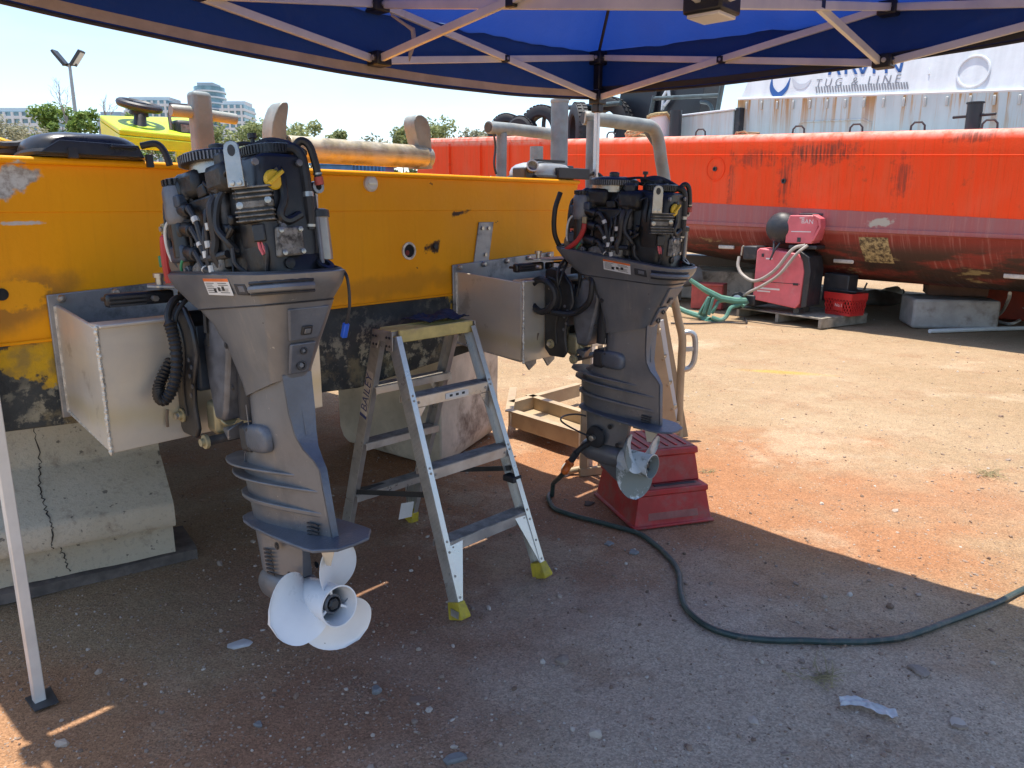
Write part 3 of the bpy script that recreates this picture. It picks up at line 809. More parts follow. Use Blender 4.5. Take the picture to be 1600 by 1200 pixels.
# pallet ------------------------------------------------------------
pa, pb_ = gz(1283, 514), gz(1150, 494)
px_ = (pb_ - pa); plen = px_.length
PA = math.atan2(-px_.y, -px_.x)
pal = thing('pallet', 'grey timber pallet under the pink welder and red basket', 'pallet', pa, PA)
# local: origin at near right corner, x back along the front edge (negative), y away
dpt = 1.02
bd = MB().box((-plen / 2, 0, 0), (plen, .13, .022)).build('top_board', M_timber, pal, bevel=.003)
for k in range(7):
    e_ = bd if k == 0 else bd.copy()
    if k: col.objects.link(e_)
    e_.location = (random.uniform(-.01, .01), .065 + k * (dpt - .13) / 6, .131 + random.uniform(-.002, .002)); e_.rotation_euler.z = random.uniform(-.008, .008)
br_ = MB().box((0, dpt / 2, .06), (.05, dpt, .118)).build('bearer', M_timber, pal, bevel=.003)
for k, x in enumerate((-.03, -plen / 2, -plen + .03)):
    e_ = br_ if k == 0 else br_.copy()
    if k: col.objects.link(e_)
    e_.location.x = x
pw = lambda x, y, z=.144: pa + Vector((math.cos(PA) * x - math.sin(PA) * y, math.sin(PA) * x + math.cos(PA) * y, z))

# pink welder ----------------------------------------------------------
M_pink = simple('faded_red_panel', (.66, .135, .155), .5, var=.12, vscale=4, dirt=(.55, .30, .28), dscale=3, dlo=.5, dhi=.75)
M_bplas = simple('black_plastic', (.025, .026, .03), .5, var=.25, dirt=(.10, .085, .075), dscale=6, dlo=.55, dhi=.8)
M_white = simple('white_print', (.72, .66, .64), .6, var=.05, bump=0)
M_hose = simple('hose_grey', (.33, .29, .25), .6, var=.15)
wf = gz(1272, 502, .12); wl = gz(1206, 494, .12)
wv = wl - wf; WA = math.atan2(-wv.y, -wv.x); wW = 0.72
weld = thing('welder', 'faded pink red welding machine with wire feeder on top, on a pallet', 'welder', pw(-.40, .03), WA + R(6))
hW = .80
prof = [(-.72, .16), (-.06, .08), (0.0, .16), (.03, .60), (0, .74), (-.07, .84), (-.66, .90), (-.70, .86)]
MB().prism([(x, 0, z) for x, z in prof], (0, .40, 0)).build('cabinet', M_pink, weld, bevel=.015)
MB().prism([(.02, -.012, .10), (.10, -.012, .12), (.12, -.012, .62), (.08, -.012, .80), (-.05, -.012, .88), (-.05, -.012, .84), (.0, -.012, .74), (.03, -.012, .6)], (0, .425, 0)).build('front_bezel', M_bplas, weld, bevel=.01)
MB().box((-.08, -.006, .42), (.07, .012, .03)).build('latch', M_bplas, weld)
MB().box((-.60, -.006, .80), (.03, .012, .045)).build('latch', M_bplas, weld)
MB().box((-.37, -.003, .425), (.70, .004, .006)).build('panel_seam', M_bplas, weld)
for k, (x, z, wd, hh) in enumerate(((-.50, .33, .38, .025), (-.55, .29, .20, .02), (-.50, .755, .10, .02))):
    MB().box((x, -.002, z), (wd, .003, hh)).build('print_line', M_white, weld)
MB().box((-.85, .2, .14), (.36, .44, .16)).build('trolley_tail', M_bplas, weld, bevel=.02)
for s in (-.02, .42):
    wh = MB().lathe([(.115, -.03), (.125, -.02), (.125, .02), (.115, .03)], (-.93, s, .125), (0, 1, 0), 24).build('wheel', M_black, weld)
    MB().lathe([(.085, -.036), (.085, .036)], (-.93, s, .125), (0, 1, 0), 20).build('rim', M_house_up, wh)
    MB().lathe([(.03, -.045), (.03, .045)], (-.93, s, .125), (0, 1, 0), 12).build('hub', M_dark, wh)
for y in (.05, .36):
    cs = MB().lathe([(.045, -.015), (.045, .015)], (-.06, y, .047), (0, 1, 0), 16).build('caster', M_dark, weld)
MB().box((-.82, .2, .82), (.22, .36, .20)).build('rear_tray', M_bplas, weld, bevel=.02)
MB().tube([(-.93, .04, .92), (-.95, .04, .90), (-.96, .04, .78)], .014, 6).build('handle', M_galv, weld)
feed = thing('wire_feeder', 'pink wire feeder box with round black spool cover on the welder', 'wire feeder', weld.location + Vector((0, 0, .90)), WA + R(6))
MB().prism([(-.10, .03, .05), (.28, .03, .05), (.36, .03, .30), (.34, .03, .38), (.26, .03, .43), (-.06, .03, .43), (-.10, .03, .30)], (0, .30, 0)).build('cabinet', M_pink, feed, bevel=.012)
for v, nx in (('cabinet', -.32),): feed.children[0].location = (nx + .12, 0, .03)
MB().prism([(.30, .0, .12), (.335, .0, .12), (.42, .0, .30), (.40, .0, .42), (.30, .0, .47), (.28, .0, .47), (.37, .0, .39), (.39, .0, .31)], (0, .33, 0)).build('front_bezel', M_pink, feed, bevel=.004).location = (-.215, 0, 0)
MB().box((-.10, .028, .13), (.05, .006, .06)).build('switch', M_dark, feed)
text('BAN', .16, M_white, 'lettering', feed, (.0, .027, .375), (1, 0, -.04), (0, 0, 1))
for z, wd in ((.425, .07), (.24, .28)): MB().box((-.08, .028, z), (wd, .003, .012)).build('print_line', M_white, feed)
MB().box((-.02, .18, .47), (.34, .04, .03)).build('carry_handle', M_bplas, feed, bevel=.01)
MB().box((-.05, .18, .03), (.4, .28, .05)).build('swivel_base', M_dark, feed, bevel=.01)
mb = MB(); mb.ball((0, 0, 0), (.23, .17, .22), 24, 14)
bmesh.ops.transform(mb.bm, matrix=Matrix.Translation((-.42, .15, .28)) @ Matrix.Rotation(R(22), 4, 'Y'), verts=mb.bm.verts)
mb.build('spool_cover', M_bplas, feed)
hs = MB()
hs.tube(spline([(.02, -.02, .06), (-.12, -.10, .0), (-.34, -.14, -.30), (-.62, -.12, -.46), (-.86, -.05, -.40), (-.98, .0, -.28), (-1.0, .05, -.14)], 7), .024, 8)
hs.build('torch_hose', M_hose, feed)
MB().tube(spline([(.05, -.02, .06), (-.05, -.12, -.06), (-.25, -.16, -.34), (-.5, -.16, -.52), (-.7, -.12, -.62), (-.85, -.02, -.70)], 7), .022, 8).build('torch_hose', M_hose, feed)
MB().tube(spline([(-.45, .0, .10), (-.42, -.06, -.05), (-.46, -.06, -.16), (-.40, -.05, -.02), (-.36, 0, .08)], 6), .012, 6).build('cable', M_dark, feed)
# basket with case
M_redp = simple('red_basket', (.52, .022, .02), .45, var=.12)
bk = thing('shopping_basket', 'red plastic lattice basket on the pallet behind the welder', 'basket', pw(-.02, .72), PA - R(4))
bk.location = pw(-.10, .62)
def wallpts(k, z): # tapered rectangle
    return [Vector((-.20 - .03 * k, -.14 - .02 * k, z)), Vector((.20 + .03 * k, -.14 - .02 * k, z)), Vector((.20 + .03 * k, .14 + .02 * k, z)), Vector((-.20 - .03 * k, .14 + .02 * k, z))]
def brim(z0, z1, k, nm):
    mb = MB(); a, b = wallpts(k, z0), wallpts(k, z1)
    for i in range(4):
        mb.bar((a[i] + b[i]) / 2, (a[(i + 1) % 4] + b[(i + 1) % 4]) / 2, .012, z1 - z0)
    mb.build(nm, M_redp, bk)
brim(.22, .31, 1, 'top_band'); brim(0, .04, 0, 'bottom_band')
mb = MB()
for side in range(4):
    lo_, hi_ = wallpts(.1, .03), wallpts(.85, .235)
    a0, a1, b0, b1 = lo_[side], lo_[(side + 1) % 4], hi_[side], hi_[(side + 1) % 4]
    n_ = 9 if side % 2 == 0 else 6
    for k in range(-2, n_):
        for sg in (0, 1):
            u0, u1 = (k / n_, (k + 2.2) / n_) if sg == 0 else ((k + 2.2) / n_, k / n_)
            u0c, u1c = min(max(u0, 0), 1), min(max(u1, 0), 1)
            if abs(u0c - u1c) < .02: continue
            t0 = (u0c - u0) / (u1 - u0); t1 = (u1c - u0) / (u1 - u0)
            P0 = a0.lerp(a1, u0c).lerp(b0.lerp(b1, u0c), t0); P1 = a0.lerp(a1, u1c).lerp(b0.lerp(b1, u1c), t1)
            mb.bar(P0, P1, .012, .012)
mb.build('lattice', M_redp, bk, smooth=0, kind='stuff')
MB().box((0, 0, .008), (.40, .28, .012)).build('base', M_redp, bk)
MB().box((.02, -.166, .13), (.16, .006, .12)).build('badge', M_redp, bk)
text('No.1', .11, M_white, 'print', bk, (.03, -.170, .14), (1, 0, 0), (0, 0, 1))
tag(MB().box((0, 0, .2), (.40, .22, .40)).build('tool_case', M_bplas, None, bevel=.015), 'black tool case standing up in the red basket', 'case')
tc_ = bpy.data.objects['tool_case']; tc_.location = bk.location + Vector((-.05, .12, .16)); tc_.rotation_euler = (0, R(2), PA)
t = thing('wire_tray', 'black wire tray resting across the red basket', 'tray', bk.location + Vector((0, 0, .318)), PA)
MB().tube([(-.2, -.12, .02), (.22, -.12, .02), (.22, .12, .02), (-.2, .12, .02)], .012, 6, closed=True).build('rim', M_dark, t)
wr = MB().tube([(0, -.12, .015), (0, .12, .015)], .006, 5).build('wire', M_dark, t)
for k in range(1, 8):
    e_ = wr.copy(); col.objects.link(e_); e_.location.x = -.18 + k * .05
wr.location.x = -.18
MB().tube([(.22, .05, .02), (.27, .05, .14), (.24, .05, .05)], .012, 6).build('grip', M_dark, t)

# green chair tipped over, red crate behind
M_green = simple('green_plastic', (.075, .20, .145), .5, var=.15, dirt=(.19, .26, .2), dscale=6, dlo=.5, dhi=.75)
ch = thing('plastic_chair', 'green plastic garden chair tipped on its back beside the pallet', 'chair', tuple(gz(1105, 502)), 0)
def CH(px, py, dy): # local point on a vertical plane dy behind the chair's foot
    p = at(px, py, ch.location.y + dy); return p - ch.location
def slab4(nm, pts, th=.03):
    p = [CH(*q) for q in pts]; n_ = (p[1] - p[0]).cross(p[2] - p[0]).normalized()
    MB().prism(p, n_ * th).build(nm, M_green, ch, bevel=.008)
MB().tube([CH(1078, 437, .25), CH(1100, 452, .2), CH(1126, 466, .12), CH(1148, 470, .1), CH(1166, 470, .1)], [.03, .04, .05, .05, .045], 8).build('back_upright', M_green, ch)
MB().tube([CH(1050, 477, .55), CH(1072, 487, .4), CH(1100, 496, .2), CH(1110, 500, .05)], .04, 8).build('back_upright', M_green, ch)
slab4('seat_panel', [(1092, 492, .1), (1108, 464, .12), (1118, 462, .3), (1104, 497, .2)])
sl = None
slab4('back_slat', [(1097, 490, .04), (1106, 464, .06), (1111, 464, .06), (1102, 491, .04)], .02)
slab4('back_slat', [(1105, 492, .0), (1113, 465, .02), (1117, 465, .02), (1110, 493, .0)], .02)
MB().tube(spline([CH(1112, 496, 0), CH(1126, 500, -.02), CH(1135, 494, 0), CH(1142, 481, .05), CH(1155, 476, .1), CH(1168, 469, .1)], 5), .032, 8).build('arm_rest', M_green, ch)
MB().tube(spline([CH(1112, 490, .1), CH(1118, 480, .1), CH(1124, 471, .12), CH(1140, 470, .12)], 5), .025, 8).build('leg', M_green, ch)
MB().tube([CH(1156, 466, .1), CH(1168, 474, .1), CH(1160, 478, .05)], .03, 8).build('leg', M_green, ch)
MB().tube([CH(1060, 481, .6), CH(1090, 494, .35), CH(1106, 503, .02), CH(1125, 501, 0)], .02, 8).build('leg', M_green, ch)
cr = thing('red_crate', 'faded red crate standing behind the tipped green chair', 'crate', tuple(gz(1112, 488) + Vector((0, .35, 0))), R(-25))
M_crate = simple('faded_red_crate', (.40, .075, .06), .6, var=.2)
for nm, c, s in (('side_panel', (0, 0, .21), (.48, .03, .40)), ('side_panel', (0, .34, .21), (.48, .03, .40)), ('end_panel', (-.24, .17, .21), (.03, .34, .40)), ('end_panel', (.24, .17, .21), (.03, .34, .40)), ('base', (0, .17, .02), (.46, .32, .03))):
    MB().box(c, s).build(nm, M_crate, cr, bevel=.008)
MB().box((0, -.02, .40), (.50, .03, .04)).build('rim', M_crate, cr, bevel=.006)
t = thing('steel_pipe', 'fat grey pipe end lying under the barge by the outboard', 'pipe', tuple(gz(1080, 480) + Vector((-.1, .9, 0))), R(20))
MB().lathe([(.16, 0), (.16, .9), (.14, .9), (.14, .0)], (-.5, 0, .34), (1, -.2, .12), 22, cap=False).build('tube_wall', M_conc, t)
MB().box((-.1, .1, .09), (.5, .2, .18)).build('chock', M_timber, t, bevel=.01)
# ------------------------------------------------------------------ yellow workboat, stern towards us
TH = R(48.0)
DX = Vector((math.cos(TH), math.sin(TH), 0)); DF = Vector((-math.sin(TH), math.cos(TH), 0))
BO = Vector((-1.611, 2.291, 0))
def BL(px, py, y=0.0):
    p = onplane(px, py, BO + DF * y, DF) - BO
    return Vector((p.dot(DX), p.dot(DF), p.z))
def make_yellow():
    t = NT('yellow_hull_paint')
    n1 = t.noise(2.2, 5); n2 = t.noise(7, 7, .65)
    c = t.mix(t.ramp(n1, .3, .7), (.94, .39, .004), (.90, .35, .004))
    o = t.xyz()
    # brush streaks, grime rising from the stripe, run marks
    st = t.noise(1, 6, .65, t.map((30, 30, 1.2)))
    c = t.mix(t.math('MULTIPLY', t.ramp(st, .5, .75), .16), c, (.55, .20, .01))
    c = t.mix(t.math('MULTIPLY', t.ramp(n2, .55, .75), .16), c, (.80, .43, .03))
    g_ = t.math('MULTIPLY', t.blob(1.65, 1.26, .5, .045, .05, .6, 9, .5, (0, 2)), .35)
    g_ = t.math('MAXIMUM', g_, t.math('MULTIPLY', t.blob(2.45, 1.36, .40, .22, .1, .7, 4, .4, (0, 2)), .16))
    c = t.mix(g_, c, (.22, .11, .02))
    spk = t.ramp(t.noise(22, 3, .5), .735, .75)
    c = t.mix(t.math('MULTIPLY', spk, .8), c, (.10, .035, .02))
    # paint worn to dark metal and to old white primer
    chip = t.blob(.12, 1.335, .075, .05, .2, .12, 12, .55, (0, 2))
    sh = t.blob(.10, 1.31, .20, .07, .3, .5, 8, .35, (0, 2))
    c = t.mix(t.math('MULTIPLY', sh, .6), c, (.16, .09, .04))
    c = t.mix(chip, c, (.85, .36, .008))
    wh = t.blob(.14, 1.675, .085, .035, .5, .2, 12, .7, (0, 2))
    c = t.mix(wh, c, t.mix(t.ramp(t.noise(30, 6, .7), .4, .6), (.60, .60, .55), (.34, .31, .27)))
    wh2 = t.blob(.16, 1.555, .05, .006, 0, .3, 20, .7, (0, 2))
    c = t.mix(wh2, c, (.6, .55, .48))
    s2 = t.blob(2.02, 1.575, .05, .012, .2, .3, 18, .8, (0, 2)); s2 = t.math('MAXIMUM', s2, t.blob(1.86, 1.42, .045, .025, .3, .3, 22, .7, (0, 2)))
    c = t.mix(s2, c, (.06, .035, .02))
    t.bump(t.math('ADD', t.noise(45, 5, .6), t.math('MULTIPLY', n1, 1.5)), .22, .006)
    return t.fin(c, t.ramp(n2, .3, .7, .42, .6), 0, .22)
M_yellow = make_yellow()
def make_anti():
    t = NT('black_antifouling')
    n = t.noise(3.5, 6, .65)
    c = t.mix(t.ramp(n, .35, .7), (.030, .033, .034), (.075, .078, .072))
    o = t.xyz()
    low = t.ramp(o[2], 1.10, .92)
    chips = t.math('MULTIPLY', t.ramp(t.noise(15, 9, .72), .50, .58), t.ramp(t.noise(2.6, 5, .6), .42, .60))
    chips = t.math('MULTIPLY', chips, t.ramp(o[2], 1.17, .98, .2, 1))
    c = t.mix(chips, c, (.40, .36, .25))
    c = t.mix(t.math('MULTIPLY', t.ramp(t.noise(6, 8, .7), .52, .66), t.math('MULTIPLY', low, .8)), c, (.23, .185, .10))
    yb = t.blob(.16, 1.135, .15, .06, -.1, .10, 9, .75, (0, 2))
    yb = t.math('MAXIMUM', yb, t.blob(2.0, 1.09, .05, .10, .3, .12, 9, .7, (0, 2)))
    c = t.mix(yb, c, t.mix(t.ramp(t.noise(14, 6), .4, .65), (.62, .36, .015), (.34, .22, .05)))
    t.bump(t.noise(28, 7, .7), .6, .008)
    return t.fin(c, .75, 0, .3)
M_anti = make_anti()
def make_alu():
    t = NT('bare_aluminium')
    n1 = t.noise(2.6, 6, .62); n2 = t.noise(1, 5, .6, t.map((4, 4, 22)))
    c = t.mix(t.ramp(n1, .32, .68), (.68, .60, .475), (.56, .52, .46))
    c = t.mix(t.math('MULTIPLY', t.ramp(n2, .45, .7), .35), c, (.66, .62, .53))
    o = t.xyz()
    band = t.math('MULTIPLY', t.ramp(t.math('ABSOLUTE', t.math('SUBTRACT', o[2], t.math('MULTIPLY_ADD', t.noise(3, 3), .12, .93))), .05, .0), .55)
    c = t.mix(band, c, (.55, .47, .27))
    c = t.mix(t.math('MULTIPLY', t.ramp(t.noise(5, 9, .75), .58, .66), .45), c, (.30, .24, .17))
    sc = t.ramp(t.noise(1, 2, .5, t.map((90, 90, 8), rot=(.3, .5, .1))), .72, .75)
    c = t.mix(t.math('MULTIPLY', sc, .5), c, (.74, .72, .68))
    t.bump(t.math('ADD', t.noise(2, 3), t.math('MULTIPLY', t.noise(80, 4), .12)), .18, .01)
    return t.fin(c, t.ramp(n1, .3, .7, .32, .5), .5)
M_alu = make_alu()
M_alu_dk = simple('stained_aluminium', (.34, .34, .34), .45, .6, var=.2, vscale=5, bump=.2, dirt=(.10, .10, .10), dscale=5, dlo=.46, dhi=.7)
M_weld = simple('weld_bead', (.62, .58, .50), .5, .6, var=.3, vscale=60, bump=.8, bscale=90)
M_steel = simple('bolt_steel', (.50, .47, .42), .35, .8, var=.2)
boat = thing('workboat', 'yellow and black workboat, its stern carrying two outboards', 'boat', BO, TH)
XL, XR = -.03, 2.97
MB().prism([(XL, 0, 1.187), (XL + .0, 0, 1.742), (XR, 0, 1.742), (2.80, 0, 1.187)], (0, .05, 0)).build('transom', M_yellow, boat, bevel=.008)
ap = [(XL, -.004, 1.587), (XL, -.004, 1.74), (2.965, -.004, 1.74), (2.925, -.004, 1.587)]
MB().prism(ap, (0, .006, 0)).build('upper_plate', M_yellow, boat, bevel=.003)
MB().prism([(XL, .0, 1.19), (.02, .0, .915), (1.39, .0, .82), (2.72, .0, .95), (2.80, .0, 1.19)], (0, .045, 0)).build('underwater_plate', M_anti, boat, bevel=.006)
MB().bar((XL, -.004, 1.742), (2.955, -.004, 1.742), .05, .022).build('edge_beading', M_yellow, boat, bevel=.009)
MB().tube([(XL, -.006, 1.189), (.8, -.006, 1.189), (2.80, -.006, 1.189)], .005, 6).build('weld_seam', M_yellow, boat)
# hull going forward, beam widened out of view to shade the ground behind
sx = lambda y: 1 + .22 * min(1, max(0, y - .4) / 1.6) - (max(0, y - 5) / 6) ** 2
rings = []
for y in (.05, .4, 1.2, 2, 3, 5, 6.5, 8):
    k = sx(y); c = 1.47
    rings.append([Vector((c + (x - c) * k, y, z + max(0, y - 4) * .04)) for x, z in ((XL, 1.74), (XL, 1.19), (.02, .915), (1.39, .82), (2.72, .95), (2.80, 1.19), (2.965, 1.74), (2.85, 1.735), (2.75, 1.19), (2.5, 1.05), (.2, 1.05), (.08, 1.19), (.07, 1.735))])
hullm = MB().loft(rings).build('hull', M_yellow, boat, smooth=25)
hullm.data.materials.append(M_anti)
for f_ in hullm.data.polygons:
    if f_.center.z < 1.188 and f_.normal.z < .3: f_.material_index = 1
MB().box((1.47, .14, 1.727), (2.94, .18, .016)).build('stern_deck', M_yellow, boat, bevel=.004)
# drain and fittings on the transom
pl_ = BL(577, 287)
dn = MB().lathe([(.034, 0), (.034, .012), (.024, .020), (.0, .020)], (0, 0, 0), (0, -1, 0), 20).build('filler_cap', simple('cream_plastic', (.60, .57, .50), .4), boat)
dn.location = (pl_.x, -.004, pl_.z)
MB().box((pl_.x, -.026, pl_.z), (.045, .006, .008)).build('filler_slot', M_alu, boat)
h_ = BL(638, 392)
MB().lathe([(.040, .0), (.040, .007), (.030, .008), (.028, -.02)], (h_.x, -.001, h_.z), (0, -1, 0), 22).build('drain_ring', M_weld, boat)
MB().lathe([(.030, .003), (.0, .003)], (h_.x, -.001, h_.z), (0, -1, 0), 18).build('drain_hole', M_bplas, boat)
MB().lathe([(.012, .004), (.0, .004)], (h_.x - .012, -.004, h_.z - .008), (0, -1, 0), 12).build('drain_plug', M_crate, boat)
h2 = BL(2, 460)
MB().lathe([(.019, .003), (.0, .003)], (h2.x, -.001, h2.z), (0, -1, 0), 18).build('drain_hole', M_bplas, boat)
h3 = BL(679, 385)
MB().lathe([(.012, .0), (.012, .01), (.0, .01)], (h3.x, -.001, h3.z), (0, -1, 0), 12).build('stud', M_dark, boat)
st_a, st_b = BL(758, 347), BL(746, 412)
MB().prism([(st_a.x - .05, -.008, st_a.z + .0), (st_a.x + .055, -.008, st_a.z), (st_b.x + .06, -.008, st_b.z - .06), (st_b.x - .045, -.008, st_b.z - .06)], (0, .007, 0)).build('strap_plate', M_alu_dk, boat, bevel=.002)
for dx, dz in ((-.02, -.03), (.025, -.03), (.0, -.16)):
    MB().cyl((st_a.x + dx - .01, -.016, st_a.z + dz), (st_a.x + dx - .01, -.006, st_a.z + dz), .009).build('bolt', M_steel, boat)

# motor pods ----------------------------------------------------------
def pod(x0, x1, xb0, nm='motor_pod'):
    y0, y1 = -.41, -.006
    zt, zb, zbk = 1.268, .895, .95
    # walls are separate plates, open on top
    wall = lambda pts, v, n_, m=M_alu: MB().prism(pts, v).build(n_, m, boat, bevel=.003)
    wall([(x0, y0, zb), (x1, y0, zb), (x1, y0, zt), (x0, y0, zt)], (0, .012, 0), 'pod_front_plate')
    wall([(x0 + .001, y0 + .013, zb + .004), (x0 + .001, y0 + .013, zt - .002), (xb0, y1, 1.30), (xb0, y1, zbk)], (.012, 0, 0), 'pod_side_plate')
    wall([(x1 - .013, y0 + .013, zb + .004), (x1 - .013, y0 + .013, zt - .002), (x1 - .013, y1, 1.30), (x1 - .013, y1, zbk)], (.012, 0, 0), 'pod_side_plate')
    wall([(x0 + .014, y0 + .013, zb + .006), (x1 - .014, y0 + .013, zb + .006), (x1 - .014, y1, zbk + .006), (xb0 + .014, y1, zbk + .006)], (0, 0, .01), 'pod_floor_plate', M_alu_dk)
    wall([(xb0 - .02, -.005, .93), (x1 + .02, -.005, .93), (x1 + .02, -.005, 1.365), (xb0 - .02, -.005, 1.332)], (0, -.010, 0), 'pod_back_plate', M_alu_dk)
    MB().box(((x0 + x1) / 2, y0 + .03, zt + .003), (x1 - x0 - .01, .085, .010)).build('pod_top_flange', M_alu, boat, bevel=.003)
    nb = MB()
    rnd = random.Random(int(x0 * 100) + 50)
    for k in range(60):
        z = zb + (zt - zb) * k / 59
        nb.ball((x0 + rnd.uniform(-.0015, .0015), y0 + rnd.uniform(-.0015, .0015), z), rnd.uniform(.0055, .008), 7, 5)
    nb.build('weld_bead', M_weld, boat, kind='stuff')
    MB().tube([(x0 + .01, y0 + .02, .897), (xb0, -.016, .95)], .006, 6).build('weld_bead', M_weld, boat)
    MB().tube([(xb0 + .0, -.016, .95), (xb0, -.016, 1.295)], .006, 6).build('weld_bead', M_weld, boat)
    for k in range(5):
        bx = xb0 + .02 + k * (x1 - xb0 - .05) / 4
        b_ = MB().lathe([(.013, 0), (.013, .010), (.009, .016), (.0, .017)], (bx, -.0155, 1.318 + .03 * k / 4), (0, -1, 0), 12).build('flange_bolt', M_steel, boat)
    MB().prism([(x0 + .14, -.30, 1.22), (x0 + .22, -.016, 1.23), (x0 + .22, -.016, 1.15)], (.008, 0, 0)).build('pod_gusset', M_alu_dk, boat)
pod(.190, .925, .215)
pod(2.03, 2.72, 1.985)
MB().prism([(2.42, -.4105, .94), (2.44, -.4105, 1.16), (2.60, -.4105, 1.16), (2.60, -.4105, .94)], (0, -.006, 0)).build('pod_patch_plate', M_alu, boat, bevel=.002)
for x in (2.06, 2.2): MB().prism([(x, -.39, .896), (x + .09, -.39, .896), (x + .09, -.39, .872), (x + .04, -.39, .845)], (0, .01, 0)).build('anode_tab', M_alu_dk, boat, bevel=.002)

# deck fittings seen over the stern -----------------------------------------
M_weath = simple('weathered_alloy', (.265, .28, .26), .52, .2, var=.2, vscale=10, bump=.25, dirt=(.30, .23, .16), dscale=6, dlo=.5, dhi=.78)
M_weathg = simple('weathered_grey_alloy', (.215, .25, .255), .6, .12, var=.2, vscale=8, bump=.25, dirt=(.24, .20, .16), dscale=5, dlo=.5, dhi=.75)
# cruciform bollard
y = .45; b0, b1 = BL(319, 245, y), BL(317, 144, y); wd = BL(333, 200, y).x - BL(303, 200, y).x
bt = thing('bollard', 'weathered square bollard post with a round cross bar on the yellow stern', 'bollard', BO + DX * b0.x + DF * y + Vector((0, 0, 1.735)), TH)
hh = b1.z - 1.735
MB().box((0, 0, hh / 2), (wd, wd * .8, hh)).build('post', M_weathg, bt, bevel=.018, segs=3)
ca, cb2 = BL(265, 172, y), BL(368, 181, y)
MB().lathe([(.0, 0), (.021, .004), (.024, .012), (.024, .12), (.0, .121)][1:], (ca.x - b0.x, 0, ca.z - 1.735), (1, 0, 0), 14).build('cross_bar', M_weath, bt).scale = (1, 1, 1)
MB().cyl((ca.x - b0.x + .1, 0, ca.z - 1.735 - .002), (cb2.x - b0.x, 0, ca.z - 1.735 - .012), .022).build('cross_bar', M_weath, bt)
# stern roller with two horns
y = .16
rl, rr_ = BL(447, 235, y), BL(662, 243, y)
ro = thing('stern_roller', 'weathered stern roller between two curved horn plates', 'roller', BO + DX * rl.x + DF * y + Vector((0, 0, 1.735)), TH)
L_ = rr_.x - rl.x; rz = (rl.z + rr_.z) / 2 - 1.735
rad = (BL(550, 224, y).z - BL(550, 262, y).z) / 2 * 1.02
M_rollr = simple('worn_yellow_roller', (.42, .35, .22), .42, .5, var=.25, vscale=16, bump=.3, dirt=(.52, .47, .38), dscale=7, dlo=.42, dhi=.62)
MB().lathe([(rad, 0), (rad, L_)], (0, 0, rz), (1, 0, 0), 32).build('roller', M_rollr, ro, bevel=.006)
def horn(xc, top_z, nm, flip):
    w_ = .055
    out = [(-w_, 0), (-w_, rz + .02), (-w_ * .95, top_z * .78), (-w_ * .5, top_z * .93), (0, top_z), (w_ * .55, top_z * .985), (w_ * .95, top_z * .90), (w_, top_z * .8), (w_, rz), (w_, 0)]
    MB().prism([(xc, x * 1.0, z) for x, z in out], (.018, 0, 0)).build(nm, M_weath, ro, bevel=.004)
# horns are curved strips: seen nearly edge-on and flared
def horn2(px_list, nm, xc):
    sec_ = []
    for (px0, px1, py) in px_list:
        a, b = BL(px0, py, y), BL(px1, py, y)
        sec_.append([Vector((a.x - rl.x, -.025, a.z - 1.735)), Vector((b.x - rl.x, -.025, b.z - 1.735)), Vector((b.x - rl.x, .055, b.z - 1.735)), Vector((a.x - rl.x, .055, a.z - 1.735))])
    MB().loft(sec_).build(nm, M_weath, ro, smooth=50, bevel=.004)
horn2([(421, 444, 264), (420, 443, 235), (420, 443, 210), (421, 443, 192), (425, 445, 178), (429, 446, 168), (434, 445, 162), (438, 442, 160)], 'horn_plate', 0)
horn2([(650, 671, 264), (650, 670, 240), (649, 669, 225), (646, 668, 212), (643, 667, 200), (642, 664, 190), (644, 658, 183), (648, 653, 180)], 'horn_plate', 0)
MB().box((rr_.x - rl.x, .02, .012), (.17, .14, .02)).build('base_plate', M_weath, ro, bevel=.003)
MB().box((-.03, .02, .012), (.13, .14, .02)).build('base_plate', M_weath, ro, bevel=.003)
MB().cyl((L_, 0, rz), (L_ + .035, 0, rz), rad * .9).build('axle_boss', M_weath, ro, bevel=.004)
MB().cyl((-.03, 0, rz), (0, 0, rz), rad * .75).build('axle_boss', M_weath, ro, bevel=.004)
# pipe rail frames and posts on deck
def deck_frame(nm, label, cat, y, px, py, build, grp=None):
    p = BL(px, py, y)
    t = thing(nm, label, cat, BO + DX * p.x + DF * y + Vector((0, 0, 1.735)), TH, grp)
    build(t, lambda a, b, dy=0: Vector((BL(a, b, y + dy).x - p.x, dy, BL(a, b, y + dy).z - 1.735)))
    return t
def f1(t, q):
    MB().tube([q(783, 290), q(784, 208)], .038, 12).build('post', M_weathg, t)
    MB().tube([q(763, 199), q(800, 202), q(866, 210)], .042, 14).build('top_rail', M_weath, t)
    MB().cyl(q(762, 199), q(765, 199), .034).build('rail_mouth', M_dark, t)
    MB().tube(spline([q(771, 205), q(774, 230), q(772, 255), q(775, 272)], 4), .008, 6).build('lashing', M_dark, t)
deck_frame('rail_frame', 'weathered pipe rail frame with open end on the yellow boat before the bulwark', 'railing', 1.1, 783, 285, f1)
def f2(t, q):
    MB().lathe([(.062, 0), (.062, q(873, 156).z), (.054, q(873, 156).z), (.054, q(873, 156).z - .2)], (0, 0, 0), (0, 0, 1), 22, cap=False).build('pipe', M_weathg, t)
    MB().lathe([(.065, 0), (.068, .012), (.065, .024)], (0, 0, q(873, 158).z - .012), (0, 0, 1), 22).build('rim', M_weath, t)
deck_frame('pipe_post', 'tall open pipe post standing on the yellow boat in front of the tyres', 'post', .9, 873, 285, f2)
